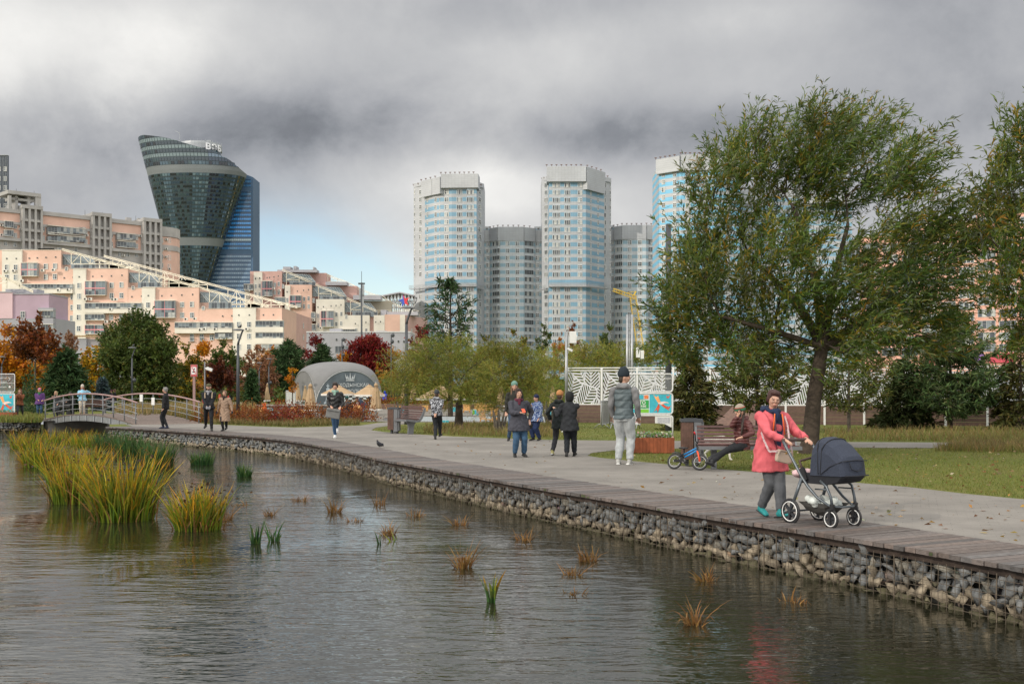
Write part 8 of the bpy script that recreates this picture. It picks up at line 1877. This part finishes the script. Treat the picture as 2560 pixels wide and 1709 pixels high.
t, q = person('woman in a maroon down jacket and striped beanie phoning on the bench', sp, -52, 1.62, quilt_mat('maroon_down', (.085, .020, .019), .075), (.012, .013, .016), (.03, .03, .032), sit=(0, .06, .545), feet=[('w', AT(1765, 1163, 21.6)), ('w', AT(1772, 1148, 21.75))], hands=[(.10, -.18, 1.14), (.26, -.26, .70)], knee=[(0, -.8, 1)] * 2, hat=((.30, .25, .20), 'beanie'), hair=(.045, .03, .022), lean=4, vx=.012, head_tilt=8, head_yaw=-18, elbow=[(-.5, -.3, -1), (.8, .4, -.4)], hood=True, hpole=[(.1, -.2, 1), (-.6, -.6, 0)])
b = MB(); b.lathe([(.10, .0), (.107, .015), (.107, .055), (.100, .06)], (0, 0, 0), 18, 1, 1.12); b.v = [tuple(q['H'](x, y + .012, z + .012)) for x, y, z in b.v]; o = b.build('hat_band', cloth('hat_green', (.03, .12, .06), .2), t, True)
b = MB(); b.lathe([(.1045, -.004), (.1045, .014), (.1, .016)], (0, 0, 0), 18, 1, 1.12); b.v = [tuple(q['H'](x, y + .012, z + .075)) for x, y, z in b.v]; b.build('hat_stripe', cloth('hat_red', (.30, .05, .03), .2), t, True)
b = MB(); b.tube([q['H'](.06, .03, -.08), q['up'](.12, -.11, .36), q['up'](.13, -.15, .20)], [.028, .026, .012], 8); b.build('braid', mat('hair_braid', (.04, .028, .022), .6, .4, 30), t, True)
ph = q['hands'][0]; p = thing('phone', 'black phone held to the ear by the seated woman', 'phone', t.matrix_basis @ (ph + Vector((.015, .04, .05))), math.radians(-52)); b = MB(); b.box((0, 0, 0), (.012, .075, .15)); b.build('case', M_BLACK, p)
def two(px1, py1, px2, py2, z=.085): a, c = G(px1, py1), G(px2, py2); return [('w', (a.x, a.y, z)), ('w', (c.x, c.y, z))]
def mk(label, px, py, ytop, yaw, f=None, hs=1.0, **k):
 pos = G(px, py); return person(label, pos, yaw, hgt(py, ytop, pos.y) * hs, feet=(two(*f) if f else None), **k)
mk('tall man in a grey quilted gilet, grey hoodie and dark beanie seen from behind', 1560, 1160, 930, 158, (1574, 1160, 1546, 1159.5), male=True, top=quilt_mat('teal_gilet', (.075, .10, .11), .13), legs=(.36, .38, .39), shoes=(.42, .42, .40), hands=[(-.24, -.12, .86), (.24, -.12, .86)], hem=.84, hat=((.014, .022, .03), 'tall'), hair=(.04, .03, .02), head_yaw=-62, sleeve=(.17, .17, .175), vest=True, hood=(.20, .20, .205), fat=1.05, legw=1.25, extra='white_sole', vx=.012)
t, q = mk('woman in a dark wool coat and blue jeans looking up from her phone', 1297, 1142, 974, 14, (1287, 1141.5, 1310, 1141), top=cloth('dark_wool', (.045, .046, .06), .3, .9), legs=(.045, .10, .18), hands=[(-.02, -.30, 1.13), (.27, -.04, .92)], hem=.66, hair=(.035, .02, .016), scarf=(.09, .012, .03), fat=1.30, elbow=[(-.8, .2, -.8), (.7, .5, -.4)], legw=1.15, vx=.012)
h = q['hands'][0]; p = thing('phone', 'dark phone with an orange cover held by the woman in the wool coat', 'phone', t.matrix_basis @ (h + Vector((.05, -.06, .05))), .3); b = MB(); b.box((0, 0, 0), (.075, .14, .012), Matrix.Rotation(.6, 3, 'X')); b.build('case', mat('orange_case', (.75, .10, .04), .5), p)
b = MB(); b.ball((.27, -.02, .80), (.09, .06, .10), 12, 8); b.tube([(.24, .02, .9), (.16, -.16, 1.05), (.1, -.15, 1.2)], .012, 6); fuse(b, .014, 'handbag', mat('black_leather', (.015, .015, .016), .4, .2, 8), t, 1)
mk('woman in a green beanie standing behind the woman in the wool coat', 1286, 1101, 957, 5, (1272, 1101, 1300, 1100.5), top=(.022, .022, .018), legs=(.03, .06, .11), hat=((.13, .24, .20), 'beanie'), hair=(.16, .09, .05), long_hair=True, extra='white_sole')
mk('child in a patterned blue snowsuit and navy beanie holding something to the mouth', 1341, 1101, 989, -48, (1333, 1101, 1349, 1101), top=pat_mat('blue_print', (.02, .05, .16), (.30, .36, .46), 9, .05), legs=(.010, .022, .07), hat=((.008, .014, .05), 'beanie'), hands=[(-.05, -.20, 1.32), (.24, -.10, .85)], hood=True, fat=1.35, legw=1.35, hem=.72)
mk('child in an orange beanie and black jacket embracing a friend', 1398, 1137, 980, 158, (1424, 1120, 1381, 1137), top=(.010, .014, .014), legs=(.035, .035, .042), shoes=(.5, .45, .2), hat=((.42, .19, .07), 'beanie'), hem=.72, hood=True, hands=[(-.30, -.25, 1.1), (.25, -.02, .95)], legw=1.1, extra='white_sole', fat=1.05, lean=4)
mk('child in a black hooded jacket with an arm round the friend in the orange beanie', 1424, 1141, 982, 172, (1436, 1139.5, 1417, 1141), top=cloth('black_quilt', (.016, .018, .022), .3, .9), legs=(.010, .013, .018), hat=((.010, .011, .013), 'hood'), hem=.70, hands=[(.12, -.22, 1.27), (.42, -.14, 1.28)], elbow=[(-1, .1, .2), (.6, -.1, -.7)], fat=1.18, legw=1.2, lean=3)
t, q = mk('boy in a black and white patterned jacket with hands clasped behind his back', 1092, 1097, 978, 170, (1100, 1095.5, 1088, 1097.5), top=pat_mat('graffiti_print', (.012, .013, .02), (.55, .57, .62), 13, .055), legs=(.014, .016, .02), hat=((.035, .04, .045), 'beanie'), hem=.84, hands=[(-.03, .19, .90), (.03, .20, .88)], elbow=[(-.8, .6, 0), (.8, .6, 0)], hpole=[(.5, .4, -.4), (-.5, .4, -.4)], hood=True, fat=1.15, legw=1.1)
t, q = mk('woman in black leather jacket and mint scarf walking with a grey bag', 838, 1095, 957, 8, (838, 1094, 841, 1092), top=mat('leather_jacket', (.014, .014, .015), .35, .3, 8, bump=.5, bscale=14), legs=(.035, .085, .17), shoes=(.60, .60, .60), hair=(.03, .02, .016), scarf=(.24, .38, .31), hands=[(-.12, -.22, .98), (.16, -.2, .96)], hem=.90, head_tilt=16, legw=.9, extra='white_sole', fat=.98)
b = MB(); b.box((-.06, -.27, .77), (.42, .09, .30), Matrix.Rotation(.18, 3, 'Y')); fuse(b, .016, 'shoulder_bag', cloth('grey_felt', (.17, .17, .165), .15, .3), t, 2); b = MB(); b.box((-.055, -.322, .84), (.37, .012, .012), Matrix.Rotation(.18, 3, 'Y')); b.build('bag_zip', M_BLACK, t)
t, q = mk('bearded man in a green cap and grey scarf walking beside the beige trench coat', 522, 1077, 961, 10, (514, 1075.5, 529, 1077.5), male=True, top=(.010, .011, .015), legs=(.010, .011, .014), hat=((.09, .085, .045), 'cap'), hair=(.03, .02, .015), scarf=(.25, .25, .27), hands=[(-.04, -.24, .86), (.05, -.24, .85)], gloves=(.20, .20, .22), hem=.82, fat=1.08, elbow=[(-.6, .5, -.8), (.6, .5, -.8)])
b = MB()
for s in (-1, 1): b.tube([q['up'](s * .12, .06, .50), q['up'](s * .13, -.1, .46), q['up'](s * .12, -.145, .28)], .022, 6)
b.build('backpack_strap', cloth('sand_strap', (.36, .28, .2)), t); b = MB(); b.ball(q['up'](-.10, .19, .22), (.16, .09, .2), 12, 8); b.build('backpack', cloth('red_pack', (.38, .03, .04)), t, True)
b = MB(); b.ball(q['H'](0, -.05, -.075), (.05, .046, .045), 10, 8); b.build('beard', mat('beard_dark', (.035, .022, .016), .8, .3, 30), t, True)
t, q = mk('blonde woman in a long beige trench coat and black scarf', 562, 1077, 977, -8, (558, 1077, 566, 1076), top=(.30, .205, .145), legs=(.012, .012, .014), hair=(.20, .13, .08), scarf=(.022, .014, .012), hands=[(-.34, -.02, .78), (.36, -.02, .76)], gloves=(.015, .015, .015), hem=.42, fat=1.05)
b = MB(); b.tube([q['up'](.185 * math.cos(a), .15 * math.sin(a), .09) for a in [k * PI / 8 for k in range(17)]], [(.012, .028)] * 17, 6); b.tube([q['up'](0, -.16, .09), q['up'](.05, -.19, -.06)], [.02, .016], 6); b.build('belt', cloth('beige_belt', (.25, .165, .115)), t)
mk('grey-haired man in black sports clothes standing at the bridge end in profile', 414, 1071, 969, -82, (418, 1071, 408, 1071), male=True, top=(.010, .010, .012), legs=(.010, .011, .014), shoes=(.012, .018, .045), hair=(.19, .18, .17), hands=[(-.2, -.14, .80), (.18, -.06, .80)], hem=.84, hood=False, fat=1.04)
mk('woman in a rust fleece and grey trousers photographing by the far park sign', 50, 1048, 973, 12, (44, 1048, 58, 1047), top=(.16, .05, .018), legs=(.06, .06, .072), hair=(.15, .05, .025), hands=[(-.06, -.24, 1.42), (.08, -.24, 1.42)], long_hair=True, vx=.018)
mk('woman in a purple jacket, green scarf and pink cap', 99, 1042, 971, 18, top=(.09, .035, .14), legs=(.03, .07, .14), hat=((.50, .17, .28), 'cap'), scarf=(.02, .14, .05), hands=[(-.05, -.25, 1.02), (.18, -.25, 1.0)], hem=.76, fat=1.25, vx=.018)
mk('blonde woman in a dark coat behind the bridge railing', 140, 1044, 978, -10, top=(.035, .04, .045), legs=(.012, .012, .014), hair=(.33, .23, .13), long_hair=True, hem=.50, hands=[(-.12, -.22, 1.35), (.2, -.1, .9)], vx=.018)
mk('man dressed in black bending over a black pushchair behind the bridge', 184, 1037, 979, -70, top=(.010, .010, .012), legs=(.012, .012, .014), hair=(.03, .02, .02), hands=[(-.18, -.45, .98), (.18, -.45, .98)], lean=18, male=True, vx=.018)
pb = (BR[0] + BR[1]) / 2 + bperp * 1.2; pb3 = Vector((XA(206, pb.y + .2), pb.y + .2, .37))
person('woman in a light blue jacket, cream trousers and beige knit hat on the footbridge', pb3, 10, hgt(1036, 964, pb3.y) * .97, (.26, .50, .66), (.55, .49, .40), (.3, .2, .15), hat=((.45, .40, .34), 'tall'), hair=(.17, .06, .03), long_hair=True, hands=[(-.10, -.24, 1.25), (.26, -.16, 1.40)], hem=.80, fat=1.2, legw=1.15, vx=.018)
mk('person in a dark hat, one of two behind the bridge rail', 279, 1026, 975, -60, top=(.03, .02, .03), legs=(.012, .012, .014), hat=((.06, .012, .02), 'beanie'), vx=.02)
mk('person in black, second of two behind the bridge rail', 287, 1026, 973, -70, top=(.012, .012, .014), legs=(.05, .08, .13), hair=(.1, .05, .03), vx=.02)
mk('person in a red-orange coat walking away behind the couple', 551, 1012, 980, 165, top=(.50, .09, .05), legs=(.02, .02, .025), hair=(.04, .03, .02), vx=.022); mk('person in dark clothes far down the path beside the grey lamp post', 577, 1006, 972, 150, top=(.012, .014, .022), legs=(.014, .014, .018), hair=(.08, .04, .02), vx=.022)
mk('person in a black leather jacket and teal beanie squatting behind the woman in leather', 868, 1052, 994, 175, top=mat('leather_jacket'), legs=(.05, .08, .12), hat=((.012, .06, .055), 'beanie'), sit=(0, .05, .60), knee=[(-.4, -1, .6), (.4, -1, .6)], hands=[(-.25, -.3, .7), (.25, -.3, .7)], fat=1.25, vx=.018, hs=1.28)
mk('person in a blue jacket bending down beside the big folded parasol', 912, 1048, 990, -75, top=(.030, .045, .075), legs=(.10, .17, .25), hair=(.05, .03, .02), lean=48, hands=[(-.1, -.42, 1.02), (.12, -.42, 1.0)], hood=True, fat=1.15, vx=.018, hs=1.12)
mk('small child in an orange coat and white hat at the lounge', 661, 1034, 1002, 150, top=(.62, .10, .02), legs=(.10, .09, .09), hat=((.62, .60, .58), 'tall'), fat=1.5, hem=.5, vx=.03)
mk('person in a bright blue hooded coat sitting near the terrace', 962, 1012, 978, 160, top=(.015, .045, .42), legs=(.02, .02, .03), hat=((.015, .045, .42), 'hood'), fat=1.5, hem=.5, vx=.03)
def far_pushchair():
 g = G(163, 1037); t = thing('pushchair', 'black pushchair held by the man in black behind the bridge', 'pushchair', g, math.radians(-5)); b = MB(); b.ball((0, 0, .72), (.36, .25, .28), 12, 8); b.box((.05, 0, .5), (.7, .4, .2)); fuse(b, .03, 'hood', M_BLACK, t, 2)
 for x in (-.3, .32):
  for y in (-.24, .24): b = MB(); b.tube([(x, y - .02, .14), (x, y + .02, .14)], .14, 14); b.build('wheel', M_BLACK, t)
 b = MB(); b.bar((-.3, 0, .14), (.3, 0, .95), .03); b.bar((.32, 0, .14), (-.2, 0, .6), .03); b.bar((.3, 0, .95), (.55, 0, 1.02), .03); b.build('frame', M_STEEL, t)
far_pushchair()
def bicycle():
 a = G(1684, 1172); t = thing('bicycle', 'small blue and black child bicycle with an orange fork leaning at the litter bin', 'bicycle', a, math.radians(-36)); r = .165; wb = .56
 LT = Matrix.Rotation(math.radians(-17), 3, 'X'); T = lambda x, y, z: LT @ Vector((x, y, z)); st = math.radians(14)
 def fork(x, y, z): c, s = math.cos(st), math.sin(st); dx, dy = x - wb, y; return T(wb + dx * c - dy * s, dx * s + dy * c, z)
 blk, blu, org = mat('bike_black', (.015, .015, .018), .35), mat('bike_blue', (.02, .22, .52), .3), mat('bike_orange', (.75, .09, .03), .35)
 for X, fn in ((0, T), (wb, fork)):
  n = 26; o = MB(); o.tube([fn(X + r * .88 * math.cos(2 * PI * k / n), 0, r + r * .88 * math.sin(2 * PI * k / n)) for k in range(n + 1)], .021, 8, False); w = o.build('wheel', M_BLACK, t, True); o = MB(); o.tube([fn(X + r * .72 * math.cos(2 * PI * k / n), 0, r + r * .72 * math.sin(2 * PI * k / n)) for k in range(n + 1)], .0085, 6, False); o.build('rim', M_GALV, w, True)
  o = MB()
  for k in range(10): q = 2 * PI * k / 10; o.bar(fn(X, 0, r), fn(X + r * .72 * math.cos(q), 0, r + r * .72 * math.sin(q)), .0025)
  o.tube([fn(X, -.04, r), fn(X, .04, r)], .018, 8); o.build('spokes', M_GALV, w)
 o = MB(); o.tube([T(.19, 0, .31), T(.46, 0, .46)], .017, 8); o.tube([T(.21, 0, .25), T(.475, 0, .41)], .019, 8); o.build('frame', blu, t, True)
 o = MB(); o.tube([T(.22, 0, .16), T(.17, 0, .42)], .014, 8); o.tube([T(.47, 0, .38), T(.45, 0, .50)], .02, 8); o.tube([T(.22, 0, .16), T(.21, 0, .26)], .02, 8)
 for s in (-.045, .045): o.tube([T(0, s, r), T(.22, s * .4, .17)], .010, 6); o.tube([T(0, s, r), T(.18, s * .4, .33)], .010, 6)
 o.build('rear_frame', blk, t, True); o = MB()
 for s in (-.045, .045): o.tube([fork(wb, s, r), fork(wb - .03, s, .28), fork(wb - .08, s * .6, .385)], [.012, .016, .014], 8)
 o.build('fork', org, t, True); o = MB(); o.ball(T(.155, 0, .445), (.11, .05, .022), 12, 8); o.build('saddle', blk, t, True)
 o = MB(); o.tube([fork(.45, 0, .5), fork(.44, 0, .55)], .016, 8); o.tube([fork(.43, -.25, .70), fork(.43, -.16, .68), fork(.44, -.10, .57), fork(.44, .10, .57), fork(.43, .16, .68), fork(.43, .25, .70)], .011, 8); hb = o.build('handlebar', blk, t, True)
 for s in (-1, 1): o = MB(); o.tube([fork(.43, .17 * s, .685), fork(.43, .265 * s, .705)], .017, 8); o.build('grip', mat('red_grip', (.5, .02, .03), .5), hb, True)
 o = MB(); o.tube([T(.22, -.05, .17), T(.22, .05, .17)], .045, 12); o.bar(T(.22, -.06, .17), T(.30, -.06, .11), .016); o.bar(T(.22, .06, .17), T(.14, .06, .23), .016); o.box(T(.31, -.10, .105), (.07, .06, .018)); o.box(T(.13, .10, .235), (.07, .06, .018)); o.bar(T(.0, -.05, r), T(.22, -.05, .18), .012, .05); o.build('crank', blk, t)
 o = MB(); o.tube([T(.08 * math.cos(q) * 0 + r * 1.12 * math.cos(q), 0, r + r * 1.12 * math.sin(q)) for q in [.3 + k * .25 for k in range(8)]], [(.024, .004)] * 8, 6); o.build('mudguard', blk, t)
bicycle()
def dog():
 g = G(1797, 1150); t = thing('dog', 'white dog standing behind the bench beside the seated woman', 'dog', g, math.radians(80)); b = MB()
 b.tube([(0, -.30, .40), (0, -.1, .42), (0, .15, .43), (0, .32, .42)], [(.09, .10), (.115, .14), (.10, .115), (.085, .10)], 12); b.tube([(0, -.30, .44), (0, -.42, .54)], [.08, .06], 10); b.ball((0, -.48, .58), (.065, .085, .065), 12, 8); b.tube([(0, -.52, .57), (0, -.62, .545)], [.042, .028], 8)
 for s in (-1, 1):
  b.tube([(s * .075, -.24, .38), (s * .075, -.23, .20), (s * .075, -.25, .03)], [.055, .03, .024], 8); b.ball((s * .075, -.27, .022), (.03, .042, .022), 8, 6); b.tube([(s * .07, .26, .40), (s * .075, .20, .26), (s * .075, .31, .16), (s * .075, .28, .03)], [.075, .05, .026, .022], 8); b.ball((s * .075, .26, .022), (.03, .042, .022), 8, 6); b.tube([(s * .045, -.46, .63), (s * .06, -.45, .70)], [.03, .008], 6)
 b.tube([(0, .32, .45), (0, .42, .52), (0, .45, .62)], [.035, .028, .012], 8); fuse(b, .014, 'body', mat('white_fur', (.66, .63, .58), .9, .12, 14, bump=.6, bscale=50), t, 2)
 b = MB(); b.ball((0, -.635, .555), .014, 8, 6); b.ball((-.03, -.545, .60), .009, 6, 5); b.ball((.03, -.545, .60), .009, 6, 5); b.build('nose', M_BLACK, t); b = MB(); b.tube([(.068 * math.cos(a), -.38 + .02 * math.sin(a), .51 + .062 * math.sin(a)) for a in [k * PI / 6 for k in range(13)]], .012, 6); b.build('collar', mat('red_grip'), t)
dog()
def pigeon(label, loc, rz, s=1.0, m=(.035, .037, .045)):
 t = thing('pigeon', label, 'pigeon', loc, rz, 'pigeons'); t.scale = (s,) * 3; b = MB()
 b.tube([(0, .17, .05), (0, .08, .075), (0, -.02, .105), (0, -.075, .15), (0, -.085, .19)], [(.02, .008), (.045, .04), (.058, .062), (.04, .042), (.022, .022)], 12); b.ball((0, -.09, .205), (.022, .026, .022), 10, 8)
 for q in (-1, 1): b.tube([(q * .02, 0, .06), (q * .02, -.005, .0)], [.01, .005], 6); b.ball((q * .045, .03, .095), (.016, .09, .04), 10, 8)
 fuse(b, .009, 'body', mat('pigeon_%.2f' % m[0], m, .6, .4, 30), t, 1); b = MB(); b.tube([(0, -.112, .203), (0, -.135, .196)], [.006, .002], 6); b.build('beak', M_BLACK, t); b = MB()
 for q in (-1, 1): b.ball((q * .02, -.097, .21), .004, 6, 5); b.build('eyes', mat('eye_orange', (.5, .15, .03), .4), t)
pigeon('dark pigeon walking on the boardwalk edge', G(949, 1119), math.radians(-35), 1.0)
for lx, by, top, lab in ((595, 1052, 823, 'pigeon perched on the head of the tall grey lamp post'), (330, 1026, 868, 'pigeon perched on the lamp behind the footbridge')): gg = G(lx, by); pigeon(lab, (gg.x + .1, gg.y, ZA(top, gg.y) + .03), .9, 1.0, (.05, .055, .065))
